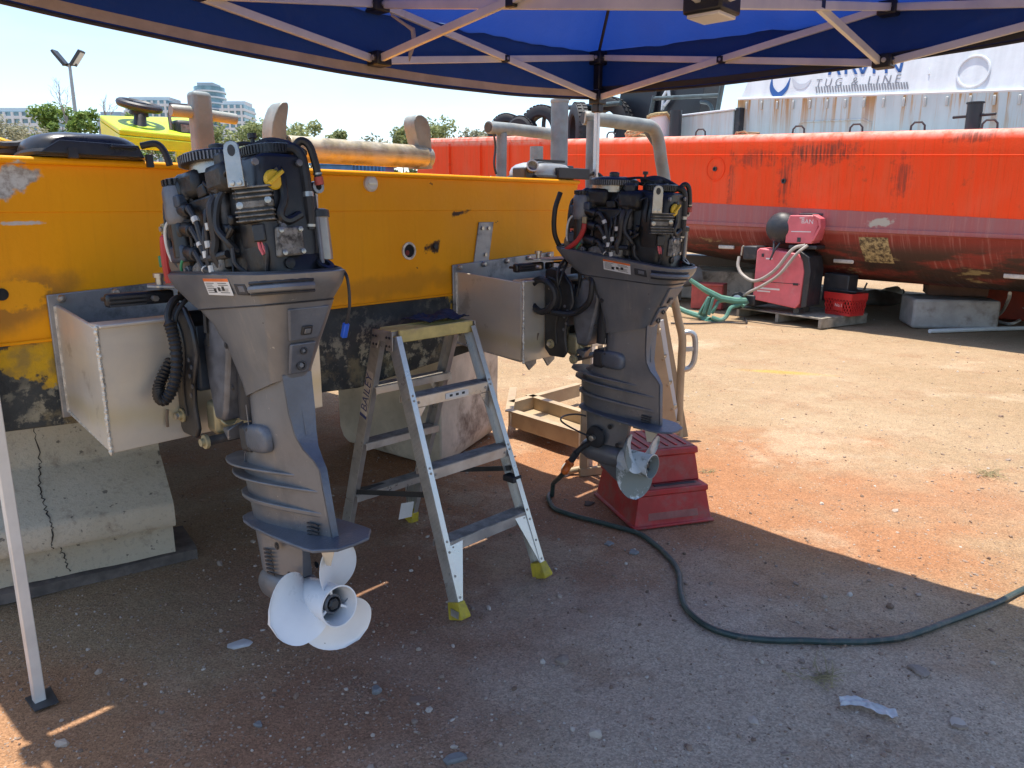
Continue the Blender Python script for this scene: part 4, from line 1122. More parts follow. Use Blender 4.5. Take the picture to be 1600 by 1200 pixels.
def f3(t, q):
    MB().lathe([(.055, 0), (.055, q(838, 229).z), (.047, q(838, 229).z), (.047, q(838, 229).z - .1)], (0, 0, 0), (0, 0, 1), 18, cap=False).build('pipe', M_weath, t)
deck_frame('pipe_post', 'short open pipe stub between rail frame and tall pipe post', 'post', 1.5, 838, 290, f3)
# lime console with steering wheel
M_lime = simple('lime_paint', (.44, .60, .015), .4, var=.08, dirt=(.36, .42, .05), dscale=3, dlo=.55, dhi=.8)
y = 1.5
cs = thing('helm_console', 'lime green helm console with a dark open locker on the yellow boat', 'console', BO + DX * BL(230, 270, y).x + DF * y + Vector((0, 0, 1.05)), TH)
c0 = BL(230, 270, y)
q = lambda a, b, dy=0: Vector((BL(a, b, y + dy).x - c0.x, dy, BL(a, b, y + dy).z - 1.05))
A0, A1, A2, A3 = q(187, 211), q(305, 222), q(298, 192, .42), q(156, 189, .30)
zb_ = .1
def hull_box(pts_top, zb, nm, m, inner=None):
    lo_ = [Vector((p.x, p.y, zb)) for p in pts_top]
    MB().loft([lo_, pts_top]).build(nm, m, cs, smooth=0, bevel=.01)
# side cheek, top dash, front lip; the locker stays open
MB().loft([[Vector((A0.x, A0.y, zb_)), Vector((A3.x, A3.y, zb_)), Vector((A3.x, A3.y, A3.z)), Vector((A0.x, A0.y, A0.z))], [Vector((A0.x + .03, A0.y, zb_)), Vector((A3.x + .03, A3.y, zb_)), Vector((A3.x + .03, A3.y, A3.z)), Vector((A0.x + .03, A0.y, A0.z))]]).build('side_panel', M_lime, cs, smooth=0)
MB().loft([[A0, A1, A2, A3], [p + Vector((0, 0, .03)) for p in (A0, A1, A2, A3)]]).build('dash_top', M_lime, cs, smooth=0, bevel=.008)
B0, B1 = q(187, 231), q(305, 238)
MB().loft([[A0 + Vector((0, -.004, 0)), A1 + Vector((0, -.004, 0)), Vector((B1.x, -.004, B1.z)), Vector((B0.x, -.004, B0.z))], [A0 + Vector((0, .03, 0)), A1 + Vector((0, .03, 0)), Vector((B1.x, .03, B1.z)), Vector((B0.x, .03, B0.z))]]).build('front_lip', M_lime, cs, smooth=0, bevel=.006)
for a, b in ((187, 203), (276, 305)):
    a_, b_ = q(a, 232), q(b, 232)
    MB().loft([[Vector((a_.x, 0, zb_)), Vector((b_.x, 0, zb_)), Vector((b_.x, 0, b_.z)), Vector((a_.x, 0, a_.z))], [Vector((a_.x, .03, zb_)), Vector((b_.x, .03, zb_)), Vector((b_.x, .03, b_.z)), Vector((a_.x, .03, a_.z))]]).build('front_post', M_lime, cs, smooth=0, bevel=.006)
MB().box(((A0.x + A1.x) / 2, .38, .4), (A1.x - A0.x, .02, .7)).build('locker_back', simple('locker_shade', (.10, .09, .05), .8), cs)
MB().box(((A0.x + A1.x) / 2, .2, zb_), (A1.x - A0.x, .4, .03)).build('locker_floor', M_lime, cs)
jc = thing('fuel_can', 'buff fuel can stowed inside the lime console', 'fuel can', cs.location + DX * q(222, 245).x + DF * .16, TH)
MB().prism([(-.11, 0, 0), (.13, 0, 0), (.13, 0, q(222, 250).z), (.02, 0, q(222, 240).z), (-.11, 0, q(222, 238).z)], (0, .15, 0)).build('body', simple('buff_plastic', (.42, .34, .14), .6), jc, bevel=.02)
MB().tube([(-.02, .07, q(222, 240).z - .03), (0, .07, q(222, 234).z), (.08, .07, q(222, 236).z), (.09, .07, q(222, 244).z)], .014, 6).build('handle', bpy.data.materials['buff_plastic'], jc)
# wheel
wc = q(218, 165, .16); wr = (BL(246, 165, y + .16).x - BL(190, 165, y + .16).x) / 2
wl_ = thing('steering_wheel', 'black steering wheel on a short column above the lime console', 'steering wheel', cs.location + DX * wc.x + DF * wc.y + Vector((0, 0, wc.z)), TH)
mw = Matrix.Rotation(R(15), 4, 'X') @ Matrix.Rotation(R(4), 4, 'Y')
mb = MB().tube([(wr * math.cos(k * .2244), wr * math.sin(k * .2244), 0) for k in range(28)], .021, 10, closed=True); bmesh.ops.transform(mb.bm, matrix=mw, verts=mb.bm.verts); mb.build('rim', M_bplas, wl_)
for an in (90, 210, 330):
    mb = MB().bar((0, 0, -.025), (math.cos(R(an)) * wr * .97, math.sin(R(an)) * wr * .97, 0), .035, .016); bmesh.ops.transform(mb.bm, matrix=mw, verts=mb.bm.verts); mb.build('spoke', M_bplas, wl_, bevel=.004)
MB().lathe([(.03, .02), (.045, -.02), (.05, -.05)], (0, 0, 0), mw @ Vector((0, 0, 1)), 16).build('hub', M_bplas, wl_)
cbm = q(219, 206, .12) - wc
MB().lathe([(wr * .36, 0), (wr * .31, .4), (wr * .34, 1)], cbm, -cbm, 20).build('column', M_bplas, wl_) if False else MB().cyl(cbm, Vector((0, 0, -.03)), wr * .37, wr * .31, 20).build('column', M_bplas, wl_)
th_ = q(287, 196, .1)
tq = thing('throttle_box', 'black twin lever throttle control beside the bollard', 'throttle', cs.location + DX * th_.x + DF * th_.y + Vector((0, 0, th_.z)), TH)
MB().box((0, 0, -.03), (.12, .09, .11)).build('housing', M_bplas, tq, bevel=.02)
MB().box((0, -.047, -.02), (.08, .006, .04)).build('placard', M_alu_dk, tq)
for s in (-1, 1):
    MB().tube([(s * .072, 0, -.04), (s * .076, .0, .04), (s * .066, 0, .095)], .010, 8).build('lever', M_alu_dk, tq)
MB().tube([(-.066, 0, .10), (.055, 0, .103)], .014, 8).build('knob', M_bplas, tq)
# yellow rope bundle at the edge
c = BL(15, 258, .22)
rp_ = thing('rope_bundle', 'yellow and black rope bundle on the stern at the picture edge', 'rope', BO + DX * c.x + DF * .22 + Vector((0, 0, 1.735)), TH)
rnd = random.Random(4)
M_yrope = simple('yellow_rope', (.62, .33, .02), .8, var=.3, vscale=60, bump=.6, bscale=150)
for nm, m, n_, ph in (('yellow_coil', M_yrope, 46, 0), ('black_coil', M_bplas, 26, 1.3)):
    MB().tube([(-.02 + (.15 + .02 * math.sin(k * .37)) * math.cos(k * .26 + ph), (.09 + .015 * math.sin(k * .53)) * math.sin(k * .26 + ph), .022 + .045 * (.5 + .5 * math.sin(k * .11 + ph)) + .012 * math.sin(k * .9)) for k in range(n_ * 3)], .013, 7).build(nm, m, rp_)
# flat blue cover far behind the roller
a, b = at(488, 266, 16), at(602, 266, 16)
sk = thing('skip_bin', 'blue ribbed skip bin low behind the stern roller', 'skip bin', ((a.x + b.x) / 2, 16.6, 0))
W_ = b.x - a.x; z_ = at(545, 257, 16).z
MB().box((0, 0, z_ / 2), (W_, 1.2, z_)).build('body', simple('blue_bin', (.05, .16, .34), .5), sk, bevel=.02)
MB().box((0, 0, z_ + .02), (W_ + .1, 1.3, .06)).build('rim', bpy.data.materials['blue_bin'], sk)
for k in range(9): MB().box((W_ * (.05 + k * .05), -.62, z_ - .15), (.03, .04, .3)).build('rib', bpy.data.materials['blue_bin'], sk)

# cowling parts lying on the stern ---------------------------------------------
def cowl(cx, cy_, z, rz, label, sx_, scx, gtop, flip=1):
    t = thing('engine_cowling', label, 'engine cowling', BO + DX * cx + DF * cy_ + Vector((0, 0, z)), TH + rz, 'engine cowlings laid on the stern')
    rg = []
    for k, (zz, sc) in enumerate(((0, .97), (.02, 1.0), (.05, .99), (.075, .93), (.095, .80), (.108, .58), (.113, .3))):
        rg.append([Vector((p.x * sc * scx, (p.y) * sc * scx, zz * sx_)) for p in rrect(.20, -.30, .30, .17, 0, 5)])
    MB().loft(rg).build('shell', gtop, t, smooth=60)
    MB().tube([p * scx + Vector((0, 0, .012)) for p in rrect(.203, -.303, .303, .17, 0, 5)], .011, 7, closed=True).build('rim_seal', M_bplas, t)
    return t
M_cowl = simple('black_cowl', (.030, .032, .037), .32, var=.2, dirt=(.16, .14, .12), dscale=3, dlo=.55, dhi=.8)
M_cowlg = simple('silver_cowl', (.33, .35, .36), .35, .3, var=.15)
p0 = BL(128, 262, .06)
t = cowl(p0.x, .055, 1.746, R(72), 'black engine cowling lying upside down on the yellow stern', .74, .585, M_cowl)
t.rotation_euler = (R(0), R(6), TH + R(86)); t.scale = (1, 1, 1)
MB().prism([(-.116, -.14, .04), (-.116, .09, .045), (-.116, .15, .005), (-.116, -.155, .0)], (-.014, 0, 0)).build('side_flange', M_cowl, t, bevel=.004)
MB().box((-.134, -.09, .03), (.03, .08, .010)).build('catch_ledge', M_cowl, t, bevel=.003)
MB().tube(spline([(-.12, -.15, .04), (-.145, -.19, .045), (-.155, -.21, .02), (-.16, -.22, -.025)], 5), .011, 8).build('vent_hose', M_bplas, t)
MB().box((-.135, .06, .005), (.02, .025, .03)).build('clip', M_bplas, t)
MB().box((-.138, -.165, -.01), (.015, .02, .04)).build('clip', M_bplas, t)
p0 = BL(845, 276, .12)
t = cowl(p0.x, .12, 1.752, R(20), 'grey and black engine cowling with a round intake on the stern', .85, .62, M_cowlg)
t.rotation_euler = (0, 0, TH + R(85))
MB().box((-.13, -.12, .035), (.03, .26, .06)).build('side_flange', M_bplas, t, bevel=.006)
MB().box((.03, -.17, .07), (.10, .16, .03)).build('vent_cover', M_bplas, t, bevel=.006)
MB().lathe([(.030, 0), (.034, .03), (.026, .03), (.022, .0)], (-.10, .17, .055), (-.8, .5, .45), 18).build('intake_ring', M_steel, t)
MB().box((-.05, .18, .03), (.10, .08, .06)).build('latch_block', M_bplas, t, bevel=.008)
MB().box((-.07, .0, .10), (.02, .22, .012)).build('top_strip', M_bplas, t)
MB().tube(spline([(-.12, -.24, .03), (-.15, -.30, .04), (-.18, -.34, .0)], 4), .012, 7).build('vent_hose', M_bplas, t)

# ------------------------------------------------------------------ concrete under the boat
def barrier():
    t = thing('concrete_barrier', 'cracked flared concrete barrier chocking the yellow boat, on a timber plank', 'concrete barrier', (-1.548, 3.243, 0), 0)
    e = (Vector((-2.119, 2.894, 0)) - Vector((-1.548, 3.243, 0))).normalized()   # along, to the left
    inn = Vector((e.y, -e.x, 0)); inn = inn if inn.y > 0 else -inn
    nose = onplane(280, 800, (-1.548, 3.243, 0), inn)
    pr = [(.02, .06), (.025, .225), (-.090, .232), (-.102, .25), (-.098, .325), (-.084, .345), (.235, .485), (.255, .51), (.265, .90), (.55, .90), (.57, .53), (.78, .34), (.79, .23), (.71, .22), (.71, .06)]
    rings = []; rnd = random.Random(2)
    n_ = 46
    for i in range(n_ + 1):
        u = i / n_ * 3.0
        rings.append([e * (u - .015) + inn * (y + mnoise.noise((u * 5, z * 5, 1)) * .010 + mnoise.noise((u * 15, z * 15, 7)) * .005) + Vector((0, 0, z + mnoise.noise((u * 6, y * 9, 3)) * .008)) for y, z in pr])
    return t, e, inn, rings
def make_barrier_mat():
    t = NT('barrier_concrete')
    n1 = t.noise(3, 6, .6); n2 = t.noise(55, 5, .7); n3 = t.noise(9, 8, .7)
    c = t.mix(t.ramp(n1, .3, .7), (.45, .385, .285), (.52, .45, .345))
    c = t.mix(t.math('MULTIPLY', t.ramp(n3, .54, .68), .5), c, (.19, .14, .10))
    c = t.mix(t.math('MULTIPLY', t.ramp(n2, .52, .68), .4), c, (.22, .20, .17))
    c = t.mix(t.math('MULTIPLY', t.ramp(t.noise(1.6, 6, .65), .5, .7), .4), c, (.29, .245, .19))
    c = t.mix(t.math('MULTIPLY', t.ramp(t.noise(26, 3), .66, .70), .8), c, (.10, .085, .07))
    vz = t.n('ShaderNodeTexVoronoi', feature='DISTANCE_TO_EDGE'); t.set(vz.inputs['Vector'], t.map((1.5, 1.5, 1.2), (0.35, .2, 0))); vz.inputs['Scale'].default_value = 1.25
    wob = t.math('MULTIPLY', t.math('SUBTRACT', t.noise(11, 6, .7), .5), .05)
    crack = t.ramp(t.math('ADD', vz.outputs['Distance'], wob), .0, .012, 1, 0)
    c = t.mix(t.math('MULTIPLY', crack, .0), c, (.05, .04, .035))
    o = t.xyz()
    red = t.math('MULTIPLY', t.ramp(o[2], .80, .90), t.ramp(t.noise(5, 4), .42, .55))
    c = t.mix(red, c, (.36, .05, .05))
    t.bump(t.math('SUBTRACT', t.math('ADD', n2, t.math('MULTIPLY', n3, .8)), t.math('MULTIPLY', crack, 0)), .6, .008)
    return t.fin(c, .9, 0, .25)
M_barrier = make_barrier_mat()
bt_, be, bin_, rings = barrier()
MB().loft(rings).build('barrier_body', M_barrier, bt_, smooth=38)
# the long crack: a thin dark wedge set into the faces, following the profile
ck = MB(); rnd = random.Random(5)
cpts = []
pr_ = [(.02, .075), (.021, .12), (.023, .17), (.0245, .215), (-.094, .237), (-.1015, .26), (-.098, .32), (-.081, .348), (-.02, .374), (.05, .405), (.11, .431), (.18, .462), (.236, .488), (.255, .51), (.258, .62), (.262, .70), (.264, .80)]
uu_ = .405
for (y, z) in pr_:
    uu_ += rnd.uniform(-.013, .015)
    cpts.append(be * uu_ + bin_ * (y - .0035 + mnoise.noise((uu_ * 5, z * 5, 1)) * .010) + Vector((0, 0, z)))
fine = []
for a_, b_ in zip(cpts, cpts[1:]):
    for k in range(5): fine.append(a_.lerp(b_, k / 5) + be * rnd.uniform(-.0065, .0065))
fine.append(cpts[-1])
ck.tube(fine, [rnd.uniform(.0008, .0032) for _ in fine], 5).build('crack', simple('crack_dark', (.035, .03, .025), 1, bump=0), bt_)
# plank below
pk = thing('timber_plank', 'dark weathered timber plank below the cracked concrete barrier', 'plank', tuple(gz(316, 872) + Vector((-.02, -.0, 0))), 0)
pe = (gz(0, 955) - gz(316, 878)); pe.z = 0; pe.normalize(); pin = Vector((pe.y, -pe.x, 0)); pin = pin if pin.y > 0 else -pin
rgs = []
for i in range(31):
    u = i * .09
    rgs.append([pe * u + pin * (y + mnoise.noise((u * 4, y * 8, 0)) * .006) + Vector((0, 0, z + mnoise.noise((u * 7, y * 9, 2)) * .004)) for y, z in ((0, .0), (.0, .045), (.03, .058), (.30, .058), (.30, 0))])
MB().loft(rgs).build('plank_body', simple('dark_timber', (.125, .10, .085), .85, var=.35, vscale=14, bump=.6, bscale=50), pk, smooth=40)
# big block amidships, its lower edge rounded
def midblock():
    t = thing('concrete_block', 'big tan concrete block below the yellow boat behind the step ladder', 'concrete block', tuple(gz(690, 738)), 0)
    a, b = gz(545, 694), gz(690, 736); c = gz(826, 640)
    ea = (a - b); ec = (c - b); ea.z = ec.z = 0; ea.normalize(); ec.normalize()
    rg = []
    for z, k in ((0, .10), (.05, .035), (.12, 0), (.3, -.0), (.5, .0), (.80, .0), (.84, .012)):
        pts = []
        for u, v in ((-.0, 0), (.33, 0), (.66, 0), (1.0, 0), (1.0, .5), (1.0, 1), (.66, 1), (.33, 1), (0, 1), (0, .66), (0, .33)):
            q = ea * (u * .98) + ec * (v * .95)
            cen = ea * .49 + ec * .47
            q = cen + (q - cen) * (1 - k)
            q = q + Vector((mnoise.noise((u * 3, v * 3, z * 4)), mnoise.noise((u * 3 + 9, v * 3, z * 4)), 0)) * .025
            pts.append(q + Vector((0, 0, z)))
        rg.append(pts)
    MB().loft(rg).build('block_body', M_conc2, t, smooth=30, bevel=.015)
midblock()
# ------------------------------------------------------------------ outboard motors
M_mgrey = None
def make_mgrey():
    t = NT('motor_grey_paint')
    n1 = t.noise(3.5, 5, .6); n2 = t.noise(1, 5, .6, t.map((9, 9, 2.2)))
    c = t.mix(t.ramp(n1, .3, .7), (.145, .150, .162), (.195, .197, .205))
    c = t.mix(t.math('MULTIPLY', t.ramp(n2, .5, .78), .45), c, (.31, .285, .255))     # dust film
    sc = t.ramp(t.noise(1, 3, .5, t.map((60, 60, 7), rot=(.5, .3, .2))), .735, .76)
    c = t.mix(t.math('MULTIPLY', sc, .45), c, (.32, .30, .28))
    wr = t.ramp(t.noise(13, 8, .7), .64, .70)
    c = t.mix(t.math('MULTIPLY', wr, .5), c, (.21, .17, .14))
    dr = t.math('MULTIPLY', t.ramp(t.noise(1, 5, .7, t.map((38, 38, 1.6))), .56, .70), t.ramp(t.noise(4, 3), .45, .6))
    c = t.mix(t.math('MULTIPLY', dr, .4), c, (.30, .27, .24))
    ch_ = t.ramp(t.noise(30, 7, .75), .655, .67)
    c = t.mix(t.math('MULTIPLY', ch_, .8), c, (.36, .35, .33))
    sp_ = t.ramp(t.noise(1.9, 7, .7, t.map((1, 1, 1), (3, 8, 2))), .50, .64)
    c = t.mix(t.math('MULTIPLY', sp_, .35), c, (.065, .06, .06))
    t.bump(t.math('ADD', t.noise(70, 4), t.math('MULTIPLY', ch_, -.8)), .10, .003)
    return t.fin(c, t.math('ADD', t.ramp(n1, .25, .75, .26, .42), t.math('MULTIPLY', sp_, .12)), .35, .5)
M_mgrey = make_mgrey()
M_mgrey2 = simple('motor_blue_grey', (.12, .135, .165), .42, .3, var=.22, vscale=7, bump=.35, bscale=140, dirt=(.22, .21, .20), dscale=9, dlo=.56, dhi=.72)
M_block = simple('engine_black', (.013, .0135, .015), .42, .15, var=.4, vscale=14, bump=.35, bscale=60, dirt=(.085, .080, .075), dscale=13, dlo=.52, dhi=.74)
M_blk2 = simple('engine_dark_plastic', (.015, .016, .019), .36, 0, var=.3, vscale=10, bump=.12, dirt=(.07, .07, .07), dscale=10, dlo=.55, dhi=.8)
M_blue = simple('coil_blue_grey', (.045, .06, .085), .4, .1, var=.25)
M_egrey = simple('engine_grey', (.15, .155, .17), .45, .4, var=.25, vscale=15, bump=.2)
M_silver = simple('bright_steel', (.36, .355, .34), .32, .85, var=.18, vscale=20)
M_corr = simple('corroded_alloy', (.22, .21, .19), .65, .4, var=.45, vscale=26, bump=.7, bscale=70, dirt=(.06, .055, .05), dscale=24, dlo=.48, dhi=.62)
M_red = simple('red_cable', (.45, .035, .035), .45, 0, var=.15)
M_pinkw = simple('pink_wire', (.62, .13, .15), .5, bump=0)
M_ycap = simple('yellow_cap', (.62, .40, .02), .42, var=.15)
M_wband = simple('white_band', (.62, .61, .57), .5, bump=0)
M_brown = simple('brown_disc', (.16, .115, .08), .6, .2, var=.25)
M_greenc = simple('green_plug', (.03, .22, .11), .5, bump=0)
M_clear = simple('clear_bowl', (.30, .27, .22), .12, 0, var=.2, bump=0, spec=.8)
M_corrug = simple('hose_black', (.018, .018, .019), .5, var=.25)
M_bluep = simple('blue_plug', (.02, .11, .62), .4, bump=0)
M_label = simple('label_white', (.66, .65, .62), .5, var=.06, bump=0)
M_orange = simple('label_orange', (.72, .16, .03), .5, bump=0)
M_ink = simple('label_ink', (.03, .03, .03), .6, bump=0)
M_prop = simple('propeller_white', (.74, .76, .77), .33, 0, var=.05, vscale=6, bump=.05, dirt=(.50, .46, .40), dscale=5, dlo=.62, dhi=.85)
M_gold = simple('gold_ram', (.38, .33, .20), .45, .5, var=.2)

MA = .80
def V0(x, a, z): return Vector((x, MA - a, z - .33))
def V(x, a, z):          # the head above the leg is narrower and shorter than first measured
    k = min(1, max(0, (z - 1.22) / .13)); k = k * k * (3 - 2 * k)
    return V0(x * (1 - .30 * k), a + k * (.475 + (a - .445) * .845 - a), z)
PIV = V0(0, .60, 1.25)
def pose(x, y, z, yaw, tilt):
    rot = Matrix.Rotation(TH + yaw, 4, 'Z') @ Matrix.Rotation(tilt, 4, 'X')
    p = BO + DX * x + DF * y + Vector((0, 0, z)) - rot.to_3x3() @ PIV
    return p, (tilt, 0, TH + yaw), Matrix.Translation(p) @ rot
POSE1 = pose(.506, -.562, 1.2386, R(-1.2), R(-7.8))
POSE2 = pose(2.288, -.5824, 1.2361, R(1.0), R(2.07))
MI = POSE1[2].inverted()
def lray(px, py): return MI @ EYE, MI.to_3x3() @ ray(px, py)
def lpl(px, py, p0, n):
    o, r_ = lray(px, py)
    return o + r_ * ((p0 - o).dot(n) / r_.dot(n))
def mP(px, py, x=-.105): return lpl(px, py, V0(x, 0, 0), Vector((1, 0, 0)))
def mA(px, py, a=1.045): return lpl(px, py, V0(0, a, 0), Vector((0, 1, 0)))
def mC(px, py, x=-.086, a=1.012): return lpl(px, py, V0(x, a, 0), Vector((-.72, -.69, 0)))
lCH = Vector((-.72, -.69, 0)).normalized(); lCX = Vector((.69, -.72, 0)).normalized()
NX, NA = Vector((-1, 0, 0)), Vector((0, -1, 0))

def airfoil(a0, a1, hw, hwt, z0, z1=None, n=9, nose=.32):
    """leg section: round nose at a0 (front), flat tail at a1; z runs z0 (front) to z1 (tail)"""
    z1 = z0 if z1 is None else z1
    L = a1 - a0; up = []
    for i in range(n + 1):
        u = i / n
        if u < nose: w_ = hw * math.sqrt(max(0, 1 - (1 - u / nose) ** 2))
        else: w_ = hw + (hwt - hw) * ((u - nose) / (1 - nose)) ** 1.3
        up.append((max(w_, .0015), a0 + L * u, z0 + (z1 - z0) * u))
    return [V(x, a, z) for x, a, z in up] + [V(-x, a, z) for x, a, z in reversed(up)]

def decal(parent, o, ux, uy, w_, h_, kind=0):
    n_ = ux.cross(uy).normalized()
    lb = MB().prism([o, o + ux * w_, o + ux * w_ + uy * h_, o + uy * h_], n_ * .0008).build('warning_label', M_label, parent, smooth=0)
    q = lambda u0, v0, u1, v1, m, nm: MB().prism([o + ux * w_ * u0 + uy * h_ * v0 + n_ * .0009, o + ux * w_ * u1 + uy * h_ * v0 + n_ * .0009, o + ux * w_ * u1 + uy * h_ * v1 + n_ * .0009, o + ux * w_ * u0 + uy * h_ * v1 + n_ * .0009], n_ * .0004)
    q(0, .82, 1, 1, 0, 0).build('orange_header', M_orange, lb, smooth=0)
    pr = MB()
    def ad(u0, v0, u1, v1):
        pr.prism([o + ux * w_ * a + uy * h_ * b + n_ * .0009 for a, b in ((u0, v0), (u1, v0), (u1, v1), (u0, v1))], n_ * .0003)
    rnd = random.Random(3 + kind)
    for k in range(6):
        v = .70 - k * .11
        for c0, c1 in ((.05, .46), (.54, .95)):
            if rnd.random() < .92: ad(c0, v, c0 + (c1 - c0) * rnd.uniform(.6, 1), v + .035)
    for k in range(3):
        u = .3 + k * .17; ad(u, .18 + .06 * k, u + .10, .42 + .06 * k)
    pr.build('small_print', M_ink, lb, smooth=0, kind='stuff')
    return lb

FIXED = []
def make_motor():
    mo = thing('outboard_motor', '', 'outboard motor', POSE1[0], 0, 'outboards on the yellow stern'); mo.rotation_euler = POSE1[1]
    B = lambda mb, nm, m, par=None, **k: mb.build(nm, m, par or mo, **k)
    # ---- lower unit --------------------------------------------------
    secs = [airfoil(.740, .95, .050, .042, 1.17, 1.17), airfoil(.728, .955, .056, .040, 1.02), airfoil(.718, .958, .054, .033, .96),
            airfoil(.690, .974, .052, .024, .92), airfoil(.640, 1.004, .050, .014, .888), airfoil(.605, 1.022, .049, .011, .862),
            airfoil(.598, 1.026, .048, .0105, .80), airfoil(.606, 1.032, .047, .010, .74), airfoil(.618, 1.038, .047, .009, .665)]
    leg = B(MB().loft(secs), 'exhaust_housing', M_mgrey, smooth=40)
    # bare blue-grey trailing face
    tf = MB().loft([[V(-w_, a, z), V(w_, a, z), V(w_, a + .004, z), V(-w_, a + .004, z)] for w_, a, z in ((.044, .957, 1.125), (.040, .957, 1.02), (.033, .960, .96), (.023, .976, .92), (.0135, 1.006, .888), (.011, 1.024, .862), (.010, 1.034, .74), (.009, 1.040, .675))])
    B(tf, 'trailing_face', M_mgrey2, smooth=40)
    # splash plates: two fins in front wrapping the leg, one low rib
    def fin(zf, za, af, aa, w_, nm, th_=.008, droop=0.):
        pts = []
        for i in range(15):
            u = i / 14; a = af + (aa - af) * u
            pts.append((w_ * math.sin(math.pi * min(1, u * 1.0 + .02) * .5 + .0) ** .8 if u < .35 else None, a, u))
        out = []
        for i in range(19):
            u = i / 18; a = af + (aa - af) * u
            k = math.sqrt(max(0, 1 - ((.33 - u) / .33) ** 2)) if u < .33 else 1 - ((u - .33) / .67) ** 1.5 * .93
            out.append((w_ * k + .004, a, zf + (za - zf) * u))
        ring = [V(x, a, z) for x, a, z in out] + [V(-x, a, z) for x, a, z in reversed(out)]
        return B(MB().loft([[p - Vector((0, 0, th_ / 2)) for p in ring], [p + Vector((0, 0, th_ / 2)) for p in ring]]), nm, M_mgrey, bevel=.0025, smooth=30)
    fin(.872, .838, .540, .97, .078, 'splash_plate'); fin(.835, .800, .562, 1.02, .074, 'splash_plate')
    fin(.765, .735, .585, 1.03, .060, 'lower_rib', .014)
    # trim rivets and water slots
    for k in range(4):
        B(MB().bar(V(-.0285 - .0012 * k, .955, .712 - .011 * k), V(-.0225 - .0012 * k, 1.0, .708 - .011 * k), .006, .005), 'drain_slot', M_bplas)
    B(MB().lathe([(.007, 0), (.007, .004), (0, .005)], V(-.047, .83, .748), NX, 10), 'rib_bolt', M_steel)
    # anti ventilation plate
    out = []
    for a, hw in ((.600, .004), (.606, .028), (.622, .052), (.66, .070), (.74, .085), (.85, .094), (.97, .098), (1.04, .098), (1.075, .094), (1.125, .050), (1.130, .0)):
        out.append((hw, a, .688 - (a - .6) * .035))
    ring = [V(x, a, z) for x, a, z in out] + [V(-x, a, z) for x, a, z in reversed(out[:-1])]
    B(MB().loft([[p - Vector((0, 0, .005)) for p in ring], [p + Vector((0, 0, .005)) for p in ring]]), 'anti_ventilation_plate', M_mgrey2, bevel=.003, smooth=30)
    # gearcase: neck, torpedo, skeg
    B(MB().loft([airfoil(.628, .885, .047, .012, .675, .662), airfoil(.636, .875, .046, .012, .60), airfoil(.645, .865, .048, .016, .53)]), 'gearcase_neck', M_mgrey, smooth=40)
    B(MB().lathe([(.001, 0), (.022, .006), (.040, .024), (.052, .055), (.057, .11), (.057, .16), (.054, .21), (.050, .235), (.045, .24)], V(0, .612, .478), NA, 26), 'torpedo', M_mgrey)
    sk_ = [(.665, .45, .012), (.72, .43, .010), (.86, .43, .010), (.885, .45, .010)]
    B(MB().loft([[V(.009, .66, .46), V(.009, .885, .46), V(-.009, .885, .46), V(-.009, .66, .46)], [V(.007, .75, .40), V(.007, .893, .40), V(-.007, .893, .40), V(-.007, .75, .40)], [V(.004, .865, .33), V(.004, .915, .335), V(-.004, .915, .335), V(-.004, .865, .33)]]), 'skeg', M_mgrey, bevel=.002)
    it = B(MB().loft([[V(-.048, .72 + dx, z + dz) for dx, dz in ((0, 0), (.045, 0), (.045, .006), (0, .006))] for z in (.60,)] + [[V(-.050, .72 + dx, .60 + dz) for dx, dz in ((0, 0), (.045, 0), (.045, .006), (0, .006))]]), 'intake_slot', M_bplas, smooth=0)
    for k in range(1, 7):
        c_ = it.copy(); col.objects.link(c_); c_.location.z = -.012 * k
    B(MB().loft([[V(.0, .95, .67), V(.014, .96, .67), V(.0, 1.05, .67), V(-.014, .96, .67)], [V(.0, .975, .585), V(.004, .98, .585), V(.0, 1.0, .585), V(-.004, .98, .585)]]), 'trim_tab', M_alu, bevel=.002)
    # ---- propeller -----------------------------------------------------
    prop = B(MB().lathe([(.044, .285), (.050, .29), (.053, .35), (.053, .42), (.057, .445), (.0585, .452), (.0545, .452), (.050, .43), (.047, .40), (.046, .32)], V(0, .563, .472), NA, 32), 'propeller', M_prop)
    ax0 = V(0, .563, .472)
    B(MB().lathe([(.028, .33), (.028, .42), (.022, .425), (.022, .40)], ax0, NA, 20), 'inner_hub', M_egrey, prop)
    B(MB().lathe([(.017, .34), (.017, .425), (.011, .43), (.0, .43)], ax0, NA, 6), 'prop_nut', M_dark, prop)
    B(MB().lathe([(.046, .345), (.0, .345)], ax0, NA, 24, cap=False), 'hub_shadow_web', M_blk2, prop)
    for k in range(3):
        an = R(90 + 120 * k); dr = Vector((math.cos(an), 0, math.sin(an)))
        B(MB().bar(ax0 + NA * .39 + dr * .024, ax0 + NA * .39 + dr * .049, .008, .06, NA), 'hub_spoke', M_prop, prop, bevel=.002)
    def blade(phase, par):
        mb = MB(); nu, nv = 20, 20; Rr, r0 = .176, .048; pit = .30
        def pt(u, v, off):
            r_ = r0 + (Rr - r0) * u
            # chord half-angle by radius; round ear outline
            wdt = (.055 + .105 * math.sin(math.pi * (.12 + .70 * u)) ** 1.0) * math.sqrt(max(0, 1 - max(0, (u - .62) / .38) ** 2.4))
            skew = .18 * u * u
            th = (v - .5) * 2 * wdt / r_ * .62 + skew
            an = phase + th
            s_ = -pit * th / (2 * math.pi) * 1.1
            cam_ = .012 * (1 - (2 * v - 1) ** 2) * u
            tk = .0042 * (1 - .6 * u) * (1 - (2 * v - 1) ** 4 * .8) + .0006
            c = ax0 + NA * (.36 - s_ + .018 * u - cam_ + off * tk)
            return c + Vector((math.cos(an), 0, math.sin(an))) * r_
        rings = []
